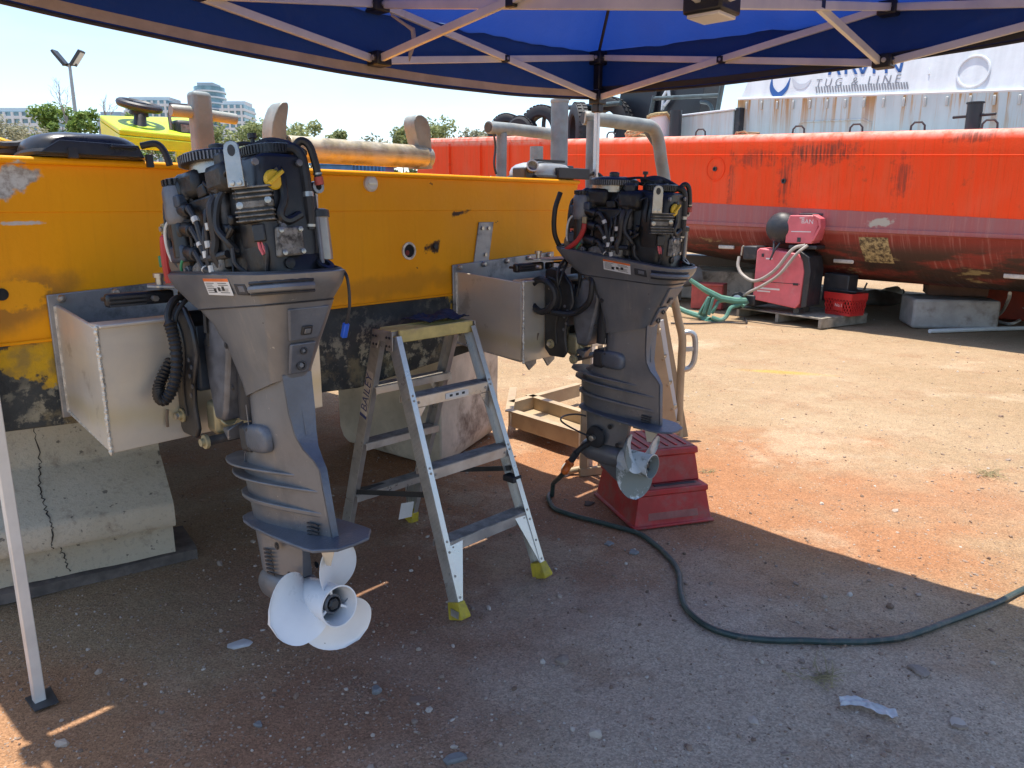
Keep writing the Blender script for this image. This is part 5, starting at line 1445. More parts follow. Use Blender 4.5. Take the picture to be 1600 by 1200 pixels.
        for i in range(nu + 1):
            u = i / nu
            rings.append([pt(u, j / nv, 1) for j in range(nv + 1)] + [pt(u, j / nv, -1) for j in range(nv, -1, -1)])
        mb.loft(rings)
        return B(mb, 'propeller_blade', M_prop, par, smooth=60)
    for ph in (170, 290, 50): blade(R(ph), prop)
    # ---- mid housing and pan ----------------------------------------------
    # upper apron: broad flanks narrowing down to the leg, raked front edge
    def apron(a0, a1, hw, rad, zf, za):
        p = rrect(hw, MA - a1, MA - a0, rad, 0, 5)
        return [Vector((q.x, q.y, (zf + (za - zf) * ((MA - q.y - a0) / (a1 - a0))) - .33)) for q in p]
    mid = [apron(.732, .962, .060, .05, 1.058, 1.115), apron(.728, .972, .063, .05, 1.10, 1.14), apron(.706, 1.005, .078, .05, 1.20, 1.205), apron(.660, 1.048, .092, .06, 1.275, 1.270), apron(.60, 1.075, .103, .07, 1.325, 1.315)]
    B(MB().loft(mid), 'apron', M_mgrey, smooth=45)
    pan = [apron(.59, 1.072, .104, .075, 1.325, 1.315), apron(.545, 1.088, .110, .08, 1.352, 1.330), apron(.488, 1.112, .122, .095, 1.395, 1.352), apron(.458, 1.124, .130, .105, 1.425, 1.372), apron(.452, 1.126, .132, .105, 1.439, 1.384),
           apron(.459, 1.119, .125, .10, 1.443, 1.388), apron(.467, 1.111, .117, .095, 1.431, 1.376), apron(.50, 1.085, .100, .08, 1.390, 1.345)]
    B(MB().loft(pan), 'lower_cowl', M_mgrey, smooth=40)
    B(MB().tube([q + Vector((0, 0, .002)) for q in apron(.463, 1.115, .121, .098, 1.441, 1.386)], .0055, 6, closed=True), 'cowl_seal', M_bplas)
    # seam shadow lines between pan and apron, apron and leg
    B(MB().tube(apron(.594, 1.0745, .1042, .075, 1.323, 1.314), .0022, 5, closed=True), 'cowl_seam', M_bplas)
    # latch recess and hand grip on the port quarter
    def panx(z, a):      # pan flank: half width at height z, station a
        zr = 1.439 - .055 * (a - .452) / .674
        return .132 - (zr - z) * .235
    def pan_panel(a0, a1, h0, h1, nm, m, lift=.0012, depth=.01, bev=.003):
        q = lambda a, h: (lambda z: V0(-panx(z, a) - lift, a, z))(1.439 - .055 * (a - .452) / .674 - h)
        return B(MB().prism([q(a0, h1), q(a1, h1), q(a1, h0), q(a0, h0)], Vector((depth, 0, 0))), nm, m, bevel=bev)
    pan_panel(.925, .985, .022, .052, 'latch_recess', M_bplas)
    pan_panel(.945, .975, .028, .044, 'latch_tongue', M_mgrey2, .0022, bev=.002)
    # aft quarter grip: swept bar under a shadow line, follows the rounded corner
    gp = []
    for k in range(11):
        an = R(176 + k * 10)
        gp.append(Vector((-.126 + .100 + .102 * math.cos(an), MA - 1.120 + .100 + .102 * math.sin(an), 1.355 - .33 + .004 * (10 - k) * .1)))
    B(MB().tube([p + Vector((0, 0, -.002)) for p in gp], .010, 8), 'grip_bar', M_mgrey)
    B(MB().tube([p + Vector((.002, .002, .013)) for p in gp], .0055, 6), 'grip_shadow_gap', M_bplas)
    B(MB().tube([p + Vector((.003, .003, -.015)) for p in gp], .0045, 6), 'grip_shadow_gap', M_bplas)
    # warning label on the port flank of the pan
    lp0, lp1, lp2 = [V0(-panx(z, a) - .0018, a, z) for a, z in ((.768, 1.359), (.908, 1.348), (.768, 1.404))]
    decal(mo, lp0, (lp1 - lp0).normalized(), (lp2 - lp0).normalized(), (lp1 - lp0).length, (lp2 - lp0).length)
    # aft recess on the apron with square socket, two bolts below
    rec = [(.0, .93, .0)]
    def aft_plate(z0, z1, w0, w1, nm, m, lift, bev=.01):
        f_ = lambda z: .964 + (z - 1.115) * (1.073 - .964) / (1.315 - 1.115)
        B(MB().prism([V0(-w0, f_(z0) + lift, z0), V0(w0, f_(z0) + lift, z0), V0(w1, f_(z1) + lift, z1), V0(-w1, f_(z1) + lift, z1)], Vector((0, .012, 0))), nm, m, bevel=bev)
    aft_plate(1.215, 1.300, .044, .062, 'aft_recess', M_mgrey2, .004, .012)
    aft_plate(1.228, 1.252, .016, .016, 'aft_socket', M_bplas, .010, .004)
    aft_plate(1.231, 1.244, .009, .009, 'aft_plug', M_mgrey, .013, .002)
    aft_plate(1.125, 1.208, .030, .040, 'aft_strip', M_mgrey2, .003, .006)
    fz = lambda z: .964 + (z - 1.115) * (1.073 - .964) / (1.315 - 1.115)
    for z, r_ in ((1.186, .010), (1.147, .014)):
        rg = B(MB().lathe([(r_, 0), (r_, .006), (r_ * .62, .007), (r_ * .55, -.004)], V0(.0, fz(z) + .004, z), NA, 16), 'bolt_well', M_bplas)
        B(MB().lathe([(r_ * .5, 0), (r_ * .5, .005), (.0, .006)], V0(.0, fz(z) + .003, z), NA, 6), 'bolt', M_egrey, rg)
    # screws, plugs and casting lines on the flanks
    for s in (-1, 1):
        for a, z, r_, xx in ((.74, 1.215, .007, .080), (.985, 1.275, .006, .088), (.80, .625, .008, .0465), (.845, .545, .007, .044), (.70, 1.09, .006, .060)):
            sc = B(MB().lathe([(r_ * 1.5, 0), (r_ * 1.5, .0015), (r_, .002), (r_, .004), (0, .0045)], V0(s * xx, a, z), Vector((s, 0, 0)), 12), 'flank_screw', M_bplas)
    B(MB().tube([V0(0, .952, 1.10), V0(0, .962, 1.0), V0(0, .966, .955)], .003, 6), 'casting_line', M_mgrey2)
    B(MB().tube(spline([V0(-.047, .675, .86), V0(-.050, .70, .90), V0(-.0535, .745, .955), V0(-.055, .755, 1.04)], 5), .0022, 5), 'casting_line', M_mgrey)
    B(MB().box(V0(0, .925, .64), (.018, .05, .012)), 'sacrificial_anode', M_corr, bevel=.003)
    # pivot cover, port side of the leg
    def pill(o, nx, ux, uz, hw, hh, d_, nm, m, n_=20, dome=.4):
        rg = []
        for k, sc in ((0, 1), (.6, .97), (.9, .86), (1.0, .62), (1.02, .3)):
            rg.append([o + nx * d_ * k + ux * (hw * sc * math.copysign(abs(math.cos(i * 2 * math.pi / n_)) ** .6, math.cos(i * 2 * math.pi / n_))) + uz * (hh * sc * math.copysign(abs(math.sin(i * 2 * math.pi / n_)) ** .6, math.sin(i * 2 * math.pi / n_))) for i in range(n_)])
        return B(MB().loft(rg), nm, m, smooth=60)
    for s in (-1, 1):
        pv = pill(V(s * .047, .800, .945), Vector((s, 0, 0)), Vector((0, -1, 0)), Vector((0, 0, 1)), .062, .042, .024, 'mount_cover', M_mgrey2)
    B(MB().box(V(0, .72, .940), (.125, .06, .085)), 'mount_bracket', M_bplas, bevel=.014)
    B(MB().loft([[V(-.075, .66, .965), V(-.02, .66, .985), V(-.02, .64, .93), V(-.07, .64, .93)], [V(-.055, .585, .965), V(-.02, .59, .965), V(-.02, .59, .95), V(-.055, .585, .955)]]), 'mount_horn', M_mgrey, bevel=.004)
    for (da, dz) in ((.0, .025), (.0, -.03), (.05, .0)):
        B(MB().lathe([(.007, 0), (.007, .004), (0, .005)], V(-.066, .765 + da, .945 + dz), NX, 8), 'cover_bolt', M_bplas)
    n_before = set(mo.children)
    # ---- swivel, clamp brackets, ram ----------------------------------------
    sw = [(.60, 1.30), (.70, 1.30), (.705, 1.20), (.66, 1.02), (.64, .985), (.585, .985), (.56, 1.10), (.55, 1.22)]
    B(MB().prism([V0(-.06, a, z) for a, z in sw], (.12, 0, 0)), 'swivel_bracket', M_egrey, bevel=.012)
    B(MB().cyl(V0(0, .70, 1.0), V0(0, .715, 1.30), .035), 'steering_tube', M_bplas)
    cl = [(.430, 1.330), (.470, 1.345), (.54, 1.325), (.585, 1.27), (.600, 1.19), (.560, 1.10), (.552, 1.03), (.565, .955), (.545, .925), (.46, .925), (.430, .96)]
    for s in (-1, 1):
        o_ = B(MB().prism([V0(s * .090 + (s - 1) * .008, a, z) for a, z in cl], (.016, 0, 0)), 'clamp_bracket', M_blk2, bevel=.006)
        B(MB().tube(spline([V0(s * .1045, .445, 1.30), V0(s * .1065, .50, 1.28), V0(s * .1065, .53, 1.20), V0(s * .1065, .50, 1.08), V0(s * .1065, .505, .99)], 4), .005, 6), 'bracket_edge_rib', M_blk2)
        for (a, z, r_) in ((.47, .985, .022), (.475, 1.25, .016)):
            w_ = B(MB().lathe([(r_, 0), (r_, .004), (r_ * .6, .005), (r_ * .6, .014), (0, .015)], V0(s * .1065, a, z), Vector((s, 0, 0)), 18), 'mount_washer', M_gold)
            B(MB().lathe([(r_ * .45, 0), (r_ * .45, .022), (0, .023)], V0(s * .1065, a, z), Vector((s, 0, 0)), 6), 'mount_bolt', M_steel, w_)
        for (a, z) in ((.55, 1.17), (.565, 1.15), (.548, 1.12), (.56, 1.09), (.545, 1.06)):
            B(MB().lathe([(.007, 0), (.007, .002), (.0, .002)], V0(s * .1065, a, z), Vector((s, 0, 0)), 10), 'tilt_pin_hole', M_egrey)
    B(MB().cyl(V0(-.10, .51, 1.285), V0(.10, .51, 1.285), .026), 'tilt_tube', M_blk2)
    B(MB().cyl(V0(-.02, .60, .985), V0(-.02, .53, .94), .028, .028, 16), 'trim_cylinder', M_gold, bevel=.004)
    B(MB().box(V0(0, .56, .985), (.12, .07, .10)), 'trim_block', M_gold, bevel=.014)
    rod = B(MB().cyl(V0(-.105, .60, .925), V0(.105, .60, .925), .014), 'lower_tie_rod', M_bplas)
    for s in (-1, 1):
        B(MB().lathe([(.022, 0), (.022, .010), (.012, .011), (.012, .022), (0, .022)], V0(s * .095, .60, .925), Vector((s, 0, 0)), 14), 'tie_nut', M_gold, rod)
    B(MB().box(V0(-.03, .50, 1.17), (.09, .05, .22)), 'hydraulic_unit', M_blue, bevel=.015)
    # steering link and plate forward over the pod
    B(MB().box(V0(-.16, .375, 1.345), (.20, .03, .04)), 'steering_cylinder', M_blk2, bevel=.008)
    B(MB().box(V0(-.20, .36, 1.347), (.12, .045, .012)), 'steering_slot', M_blk2, bevel=.003)
    for dz in (-.012, .0, .012): B(MB().bar(V0(-.255, .398, 1.342 + dz), V0(-.15, .398, 1.342 + dz), .004, .006), 'cylinder_rib', M_dark)
    B(MB().lathe([(.009, 0), (.009, .022), (.0, .022)], V0(-.13, .40, 1.345), NA, 6), 'link_bolt', M_steel)
    B(MB().prism([V0(-.12, .34, 1.375), V0(.10, .36, 1.375), V0(.10, .47, 1.372), V0(-.06, .45, 1.372), V0(-.14, .385, 1.375)], (0, 0, .008)), 'steering_arm', M_alu_dk, bevel=.002)
    B(MB().lathe([(.026, 0), (.026, .006), (.012, .008), (.012, .03), (.018, .03), (.018, .042), (0, .043)], V0(-.10, .385, 1.375), (0, 0, 1), 14), 'link_stud', M_steel)
    B(MB().box(V0(.05, .40, 1.345), (.20, .04, .035)), 'steering_rod', M_blk2, bevel=.008)
    FIXED.extend(c.name for c in mo.children if c not in n_before)
    # control loom: corrugated loop drooping from the pan
    def lp(*p): return mP(*p)
    bp = lambda px, py, yb: MI @ onplane(px, py, BO + DF * yb, DF)
    cor = spline([bp(300, 462, -.44), bp(272, 468, -.47), bp(262, 492, -.485), bp(268, 515, -.50), bp(274, 540, -.51), bp(276, 575, -.51), bp(270, 605, -.51), bp(259, 624, -.50), bp(250, 622, -.48), bp(248, 606, -.455), bp(256, 585, -.445), bp(268, 562, -.44)], 8)
    return mo, B, cor

mo, B, cor = make_motor()
# corrugation: radius ripples along the loom
rad_ = [.0095 if 20 > i else (.0165 + .0022 * ((i % 2) * 2 - 1)) for i in range(len(cor))]
B(MB().tube(cor, rad_, 10), 'corrugated_loom', M_corrug)
bp = lambda px, py, yb: MI @ onplane(px, py, BO + DF * yb, DF)
for pts_, r_ in (([(305, 458, -.44), (284, 462, -.46), (268, 480, -.47), (264, 500, -.48), (270, 520, -.49)], .0075), ([(308, 460, -.45), (290, 470, -.48), (276, 490, -.49), (272, 515, -.49)], .007), ([(296, 456, -.46), (312, 470, -.53), (324, 500, -.55), (326, 540, -.55)], .008), ([(300, 458, -.47), (318, 480, -.55), (322, 520, -.56)], .006)):
    B(MB().tube(spline([bp(*p) for p in pts_], 8), r_, 8), 'control_cable', M_corrug)
B(MB().tube(spline([MI @ onplane(262, 640, BO - DF * .425, DF), MI @ onplane(261, 652, BO - DF * .425, DF), MI @ onplane(262, 667, BO - DF * .425, DF)], 4), .0045, 6), 'breather_tube', M_brown)

# ---- powerhead --------------------------------------------------------------
def pl(o, n, prof, nm, m, seg=20, par=None): return B(MB().lathe(prof, o, n, seg), nm, m, par)
blk = [rrect(hw, MA - a1, MA - a0, rd, z - .33, 4) for z, a0, a1, hw, rd in ((1.365, .54, 1.02, .080, .04), (1.45, .54, 1.03, .085, .04), (1.50, .56, 1.02, .082, .03), (1.60, .56, 1.01, .080, .03), (1.66, .58, 1.0, .072, .03), (1.70, .61, .98, .062, .03))]
B(MB().loft(blk), 'engine_block', M_block, bevel=.008, smooth=30)
# aft: valve cover with bulges
vc = [rrect(hw, MA - 1.042, MA - .90, .03, z - .33, 4) for z, hw in ((1.38, .07), (1.47, .085), (1.58, .088), (1.66, .080), (1.692, .066))]
B(MB().loft(vc), 'valve_cover', M_blk2, bevel=.01, smooth=35)
o1 = mA(395, 248, 1.048); o2 = mA(472, 252, 1.048)
B(MB().tube(spline([mA(433, 262, 1.046), mA(440, 280, 1.050), mA(444, 310, 1.052), mA(438, 335, 1.050), mA(450, 345, 1.050), mA(470, 335, 1.048)], 5), .011, 8), 'cover_rib', M_blk2)
for p in ((397, 253), (466, 255), (441, 354)): pl(mA(*p, 1.046), NA, [(.009, 0), (.009, .008), (0, .009)], 'cover_bolt', M_egrey, 8)
# side bulges on the port flank: intake runners, coils, brackets
for k, (py, px) in enumerate(((283, 345), (308, 347), (345, 350))):
    pass
B(MB().box(V(-.10, .70, 1.665), (.08, .12, .075)), 'throttle_body', M_block, bevel=.018)
B(MB().box(V(-.09, .90, 1.655), (.09, .12, .08)), 'intake_box', M_block, bevel=.02)
B(MB().ball(V(-.125, .635, 1.655), (.032, .04, .05), 16, 10), 'vacuum_can', M_blk2)
B(MB().loft([rrect(.02, -.10, .10, .018, 0, 3), rrect(.02, -.10, .10, .018, .2, 3)]), 'intake_rail', M_block, bevel=.006).location = V0(-.085, .78, 1.42)
for k, z in enumerate((1.605, 1.55, 1.485)):
    c_ = mP(322 + k * 5, 297 + k * 31, -.145)
    cz = B(MB().box(V(-.145, .60, z), (.05, .085, .05)), 'ignition_coil', M_blue if k != 1 else M_blk2, bevel=.010)
    cyl_ = B(MB().cyl(V(-.145, .645, z), V(-.16, .72, z - .012), .022, .019), 'coil_boot', M_blk2, cz, bevel=.004)
    pl(V(-.171, .615, z), NX, [(.011, 0), (.011, .006), (.0, .007)], 'coil_bolt', M_wband, 12, cz)
    # plug lead with white markers
    ld = spline([V(-.16, .715, z - .012), V(-.178, .75, z - .01), V(-.176, .785, z - .05), V(-.172, .80, z - .10 + .02 * k), V(-.16, .83, z - .13 + .03 * k)], 7)
    q = B(MB().tube(ld, .0085, 8), 'plug_lead', M_bplas)
    i_ = 12 + k * 2
    B(MB().tube([ld[i_], ld[i_ + 2]], .0105, 8), 'marker_band', M_wband, q)
for pts, r_, m, nm in (
        ([V(-.13, .585, 1.665), V(-.165, .56, 1.64), V(-.172, .55, 1.55), V(-.165, .56, 1.47), V(-.14, .60, 1.42)], .007, M_bplas, 'fuel_hose'),
        ([V(-.12, .66, 1.69), V(-.16, .63, 1.66), V(-.158, .655, 1.62)], .006, M_silver, 'throttle_rod'),
        ([V(-.12, .87, 1.62), V(-.165, .88, 1.58), V(-.16, .87, 1.50), V(-.165, .86, 1.46), V(-.13, .87, 1.40)], .013, M_bplas, 'coolant_hose'),
        ([V(-.12, .92, 1.63), V(-.15, .905, 1.59), V(-.165, .90, 1.53), V(-.15, .93, 1.49), V(-.12, .94, 1.46)], .010, M_bplas, 'coolant_hose'),
        ([V(-.11, .72, 1.47), V(-.16, .76, 1.46), V(-.165, .82, 1.455), V(-.15, .92, 1.458)], .011, M_bplas, 'coolant_hose'),
        ([V(-.13, .62, 1.60), V(-.18, .565, 1.57), V(-.18, .545, 1.50), V(-.15, .55, 1.43)], .0045, M_wband, 'thin_wire'),
        ([V(-.13, .66, 1.50), V(-.17, .64, 1.47), V(-.17, .61, 1.44), V(-.14, .60, 1.41)], .004, M_greenc, 'thin_wire'),
        ([V(-.14, .80, 1.56), V(-.17, .815, 1.52), V(-.168, .805, 1.45), V(-.15, .80, 1.395)], .006, M_bplas, 'thin_wire'),
        ([V(-.14, .835, 1.60), V(-.172, .845, 1.56), V(-.17, .83, 1.49), V(-.172, .82, 1.44), V(-.15, .83, 1.40)], .0055, M_bplas, 'thin_wire'),
        ([V(-.12, .98, 1.40), V(-.15, .96, 1.43), V(-.15, .955, 1.47)], .006, M_bplas, 'thin_wire')):
    B(MB().tube(spline(pts, 7), r_, 8), nm, m)
for p in ((-.172, .808, 1.475), (-.17, .83, 1.50), (-.169, .828, 1.435), (-.172, .855, 1.545), (-.165, .80, 1.41)):
    B(MB().tube([V(*p), V(p[0], p[1] + .002, p[2] - .018)], .009, 8), 'marker_band', M_wband)
# starter motor / filter column, forward port corner
sc0 = mP(284, 352, -.10); sx_, sy_ = sc0.x, sc0.y
st = B(MB().lathe([(.026, 0), (.032, .004), (.032, .09), (.037, .095), (.040, .11), (.040, .18), (.036, .195), (.030, .20)], (sx_, sy_, 1.475 - .33), (0, 0, 1), 20), 'starter_motor', M_egrey)
B(MB().lathe([(.033, .0), (.033, .10)], (sx_, sy_, 1.474 - .33), (0, 0, 1), 20), 'starter_sleeve', M_blk2, st)
B(MB().lathe([(.033, .199), (.033, .215), (.026, .218), (.0, .219)], (sx_, sy_, 1.475 - .33), (0, 0, 1), 20), 'starter_cap', M_dark, st)
for k in range(14):
    an = k * .4488; B(MB().box((sx_ + .033 * math.cos(an), sy_ + .033 * math.sin(an), 1.682 - .33), (.006, .006, .016)), 'cap_ridge', M_blk2, st)
B(MB().box((sx_ - .012, sy_ - .035, 1.625 - .33), (.03, .045, .035)), 'starter_relay', M_blue, bevel=.006)
B(MB().box((sx_ + .055, sy_ + .005, 1.53 - .33), (.05, .05, .17)), 'fuse_box', M_blk2, bevel=.006)
B(MB().box(V(-.165, .452, 1.475), (.012, .02, .034)), 'green_plug', M_greenc, bevel=.003)
rc = B(MB().tube(spline([V(-.178, .535, 1.545), V(-.182, .53, 1.52), V(-.180, .515, 1.46), V(-.17, .505, 1.41)], 6), [.009] * 2 + [.0125] * 15 + [.0135] * 2, 10), 'battery_cable', M_red)
lg = B(MB().box(V(-.180, .535, 1.562), (.006, .022, .03)), 'cable_lug', M_gold, rc, bevel=.002)
B(MB().lathe([(.008, 0), (.008, .008), (.0, .009)], V(-.183, .535, 1.562), NX, 6), 'lug_nut', M_silver, rc)
pl(V(-.15, .575, 1.462), Vector((-1, -.25, 0)), [(.045, -.01), (.045, .006), (.040, .010), (.0, .011)], 'drive_disc', M_brown, 26)
for p, m in (((-.162, .535, 1.425), M_wband), ((-.155, .64, 1.435), M_egrey), ((-.155, .66, 1.405), M_silver), ((-.15, .625, 1.412), M_egrey)):
    pl(V(*p), NX, [(.013, -.01), (.013, .006), (.007, .007), (.007, .014), (0, .014)], 'pipe_union', m, 10)
# lower crankcase lumps
B(MB().loft([rrect(.03, -.085, .085, .02, 0, 3), rrect(.03, -.085, .085, .02, .05, 3), rrect(.022, -.06, .06, .018, .065, 3)]), 'oil_gallery', M_corr, bevel=.006).location = V0(-.088, .75, 1.39)
B(MB().box(V(-.13, .83, 1.435), (.05, .10, .055)), 'crankcase_cover', M_corr, bevel=.014)
B(MB().box(V(-.12, .80, 1.505), (.05, .09, .045)), 'manifold_boss', M_block, bevel=.014)
for k in range(4): pl(V(-.156, .79 + .028 * k, 1.45 - .006 * k), NX, [(.006, 0), (.006, .006), (0, .007)], 'case_bolt', M_egrey, 8)
# finned regulator on the chamfered corner
rc0 = mC(400, 320)
def ch(u, z, d_=0): return rc0 + lCX * u * .78 + Vector((0, 0, z * .80)) + lCH * d_ * .8
rg_ = B(MB().prism([ch(-.058, -.055, -.03), ch(.058, -.055, -.03), ch(.058, .055, -.03), ch(-.058, .055, -.03)], lCH * .035), 'regulator', M_block, bevel=.004)
for k in range(8):
    if k in (3, 4): continue
    z = -.052 + k * .0145
    B(MB().prism([ch(-.062, z, .0), ch(.062, z, .0), ch(.062, z + .0055, .0), ch(-.062, z + .0055, .0)], lCH * .022), 'cooling_fin', M_corr, rg_, bevel=.0015)
B(MB().prism([ch(-.060, -.010, .0), ch(.060, -.010, .0), ch(.060, .012, .0), ch(-.060, .012, .0)], lCH * .014), 'fin_block', M_corr, rg_, bevel=.003)
for u, z in ((-.046, .0), (.046, .010), (-.02, .062)): pl(ch(u, z, .012), lCH, [(.009, 0), (.009, .006), (0, .007)], 'regulator_bolt', M_silver, 8, rg_)
B(MB().prism([ch(-.02, -.115, -.02), ch(.022, -.115, -.02), ch(.022, -.06, -.02), ch(-.02, -.06, -.02)], lCH * .03), 'connector_box', M_blk2, bevel=.004)
for u in (-.008, .004): B(MB().tube([ch(u, -.115, 0), ch(u + .003, -.135, .004), ch(u + .01, -.155, 0)], .0042, 6), 'pink_wire', M_pinkw)
B(MB().tube(spline([ch(.014, -.11, 0), ch(.018, -.15, .01), ch(.008, -.19, .0), ch(.0, -.215, -.01)], 5), .005, 6), 'thin_wire', M_bplas)
# lifting eye plate
le = mC(372, 258)
def lf(u, z, d_=0): return le + lCX * u + Vector((0, 0, z)) + lCH * d_
outp = [(-.021, -.058), (.021, -.058), (.020, .03)] + [(.020 * math.cos(R(k * 30)), .034 + .020 * math.sin(R(k * 30))) for k in range(1, 6)] + [(-.020, .03)]
L0 = B(MB().prism([lf(u, z, .03) for u, z in outp], lCH * .006), 'lifting_plate', M_silver, bevel=.0015)
B(MB().prism([lf(.0095 * math.cos(R(k * 24)), .030 + .014 * math.sin(R(k * 24)), .0362) for k in range(15)], lCH * .0006), 'lifting_hole', M_bplas, L0, smooth=0)
for u in (-.009, .009): pl(lf(u, -.048, .036), lCH, [(.0065, 0), (.0065, .004), (0, .005)], 'plate_bolt', M_steel, 10, L0)
# yellow filler cap
oc = mA(426, 281, 1.048)
yc = pl(oc, NA, [(.025, 0), (.025, .006), (.021, .010), (.0, .011)], 'oil_filler_cap', M_ycap, 24)
B(MB().bar(oc + Vector((-.020, -.014, -.012)), oc + Vector((.022, -.014, .020)), .009, .014, NA), 'cap_grip', M_ycap, yc, bevel=.002)
# square corroded cover low on the aft face
sc_ = mA(449, 377, 1.04)
sq = B(MB().prism([sc_ + Vector((-.040, 0, -.040)), sc_ + Vector((.036, 0, -.036)), sc_ + Vector((.036, 0, .036)), sc_ + Vector((-.034, 0, .036))], NA * .022), 'thermostat_cover', M_corr, bevel=.006)
for dx, dz in ((-.028, .026), (.027, .028), (-.026, -.030), (.027, -.028)): pl(sc_ + Vector((dx, -.022, dz)), NA, [(.007, 0), (.007, .006), (0, .007)], 'cover_bolt', M_silver, 8, sq)
pl(sc_ + Vector((-.01, .0, .052)), NA, [(.012, -.02), (.012, .01), (.0, .012)], 'boss', M_egrey, 12)
pl(sc_ + Vector((-.005, .0, -.056)), NA, [(.014, -.02), (.014, .01), (.0, .012)], 'boss', M_block, 12)
B(MB().loft([rrect(.062, -.025, .025, .02, 0, 3), rrect(.062, -.025, .025, .02, .07, 3), rrect(.045, -.018, .018, .015, .085, 3)]), 'silencer_cover', M_blk2, bevel=.006).location = V0(.02, 1.02, 1.36)
# flywheel and cam pulley
fw = V0(-.015, .724, 1.728)
f_ = pl(fw, (0, 0, 1), [(.092, -.012), (.102, -.010), (.102, .012), (.097, .016), (.085, .020), (.050, .026), (.045, .022), (.02, .022)], 'flywheel', M_blk2, 44)
pl(fw, (0, 0, 1), [(.022, .02), (.022, .042), (.014, .046), (0, .046)], 'flywheel_nut', M_dark, 14, f_)
pl(fw, (0, 0, 1), [(.080, -.040), (.080, -.010)], 'stator_ring', M_silver, 36, f_)
tm = MB()
for k in range(66):
    an = k * 2 * math.pi / 66
    tm.box(fw + Vector((.104 * math.cos(an), .104 * math.sin(an), 0)), (.007, .0042, .022), Matrix.Rotation(an, 3, 'Z'))
B(tm, 'ring_gear_teeth', M_egrey, f_, smooth=0, kind='stuff')
cg = V0(.015, .945, 1.712)
g_ = pl(cg, (0, 0, 1), [(.074, -.014), (.074, .010), (.066, .013), (.03, .013), (.028, .018), (0, .018)], 'cam_pulley', M_blk2, 40)
tm = MB()
for k in range(54):
    an = k * 2 * math.pi / 54
    tm.box(cg + Vector((.0745 * math.cos(an), .0745 * math.sin(an), -.002)), (.006, .0045, .020), Matrix.Rotation(an, 3, 'Z'))
B(tm, 'pulley_teeth', M_blk2, g_, smooth=0, kind='stuff')
B(MB().tube([fw + Vector((.09, -.07, 0)), (fw + cg) / 2 + Vector((.095, .0, 0)), cg + Vector((.084, .03, 0))], .008, 6), 'timing_belt', M_bplas)
B(MB().box(V(-.09, .885, 1.70), (.04, .05, .05)), 'belt_tensioner', M_dark, bevel=.008)
B(MB().tube(spline([V(-.06, .82, 1.745), V(-.01, .90, 1.75), V(.03, .95, 1.735)], 5), .006, 6), 'thin_wire', M_bplas)
pl(V(.03, .90, 1.71), (0, 0, 1), [(.006, 0), (.006, .055), (.012, .055), (.012, .068), (0, .069)], 'air_vent_stud', M_bplas, 10)
B(MB().box(V(.07, .93, 1.735), (.06, .09, .03)), 'harness_clip', M_bplas, bevel=.01)
B(MB().tube(spline([V(.02, .88, 1.735), V(.06, .94, 1.75), V(.10, 1.0, 1.735), V(.11, 1.08, 1.70)], 5), .012, 8), 'wire_harness', M_bplas)
# hoses down the starboard quarter
hs1 = spline([V(.02, 1.04, 1.695), V(.05, 1.09, 1.71), V(.072, 1.11, 1.69), V(.077, 1.115, 1.63), V(.077, 1.115, 1.55), V(.075, 1.11, 1.50)], 7)
q = B(MB().tube(hs1, .0135, 10), 'breather_hose', M_corrug)
for i in (24, 33): B(MB().tube([hs1[i], hs1[i + 1]], .0152, 12), 'hose_clamp', M_silver, q)
hs2 = spline([V(.06, 1.08, 1.70), V(.085, 1.10, 1.727), V(.11, 1.115, 1.715), V(.123, 1.12, 1.67), V(.128, 1.12, 1.635)], 7)
q = B(MB().tube(hs2, .0105, 10), 'open_hose', M_corrug)
B(MB().tube([hs2[-3], hs2[-2]], .012, 12), 'hose_clamp', M_silver, q)
B(MB().cyl(V(.128, 1.12, 1.634), V(.131, 1.12, 1.614), .0125, .0115), 'red_bung', M_crate, q)
# fuel filter with clear bowl and linkage
ff = V(.128, 1.09, 1.42)
f_ = B(MB().lathe([(.026, 0), (.027, .02), (.027, .11), (.030, .112), (.030, .128), (.02, .13)], ff, (0, 0, 1), 18), 'fuel_filter', M_clear)
B(MB().lathe([(.031, .112), (.031, .13), (.02, .134), (.0, .134)], ff, (0, 0, 1), 18), 'filter_head', M_blk2, f_)
B(MB().box(ff + Vector((-.02, 0, .15)), (.03, .03, .05)), 'filter_bracket', M_blk2, bevel=.005)
pl(ff + Vector((.0, -.01, .19)), NA, [(.017, -.012), (.017, .012), (.009, .012), (.009, -.012)], 'link_eye', M_silver, 16)
B(MB().bar(ff + Vector((-.04, 0, .185)), ff + Vector((0, 0, .19)), .018, .018), 'link_arm', M_blk2, bevel=.004)
B(MB().tube([ff + Vector((0, 0, .175)), ff + Vector((-.005, 0, .135))], .008, 8), 'link_rod', M_silver)
B(MB().tube(spline([ff + Vector((-.045, .0, .12)), ff + Vector((-.05, -.005, .06)), ff + Vector((-.045, 0, -.02))], 5), .011, 8), 'fuel_hose', M_corrug)
B(MB().tube([ff + Vector((-.022, -.03, .11)), ff + Vector((-.024, -.03, -.01))], .006, 8), 'fuel_pipe', M_egrey)
B(MB().lathe([(.024, 0), (.024, .007), (.012, .007), (.012, .0)], V(.10, 1.13, 1.405), (.1, -.6, .7), 18), 'pan_eyelet', M_blk2)
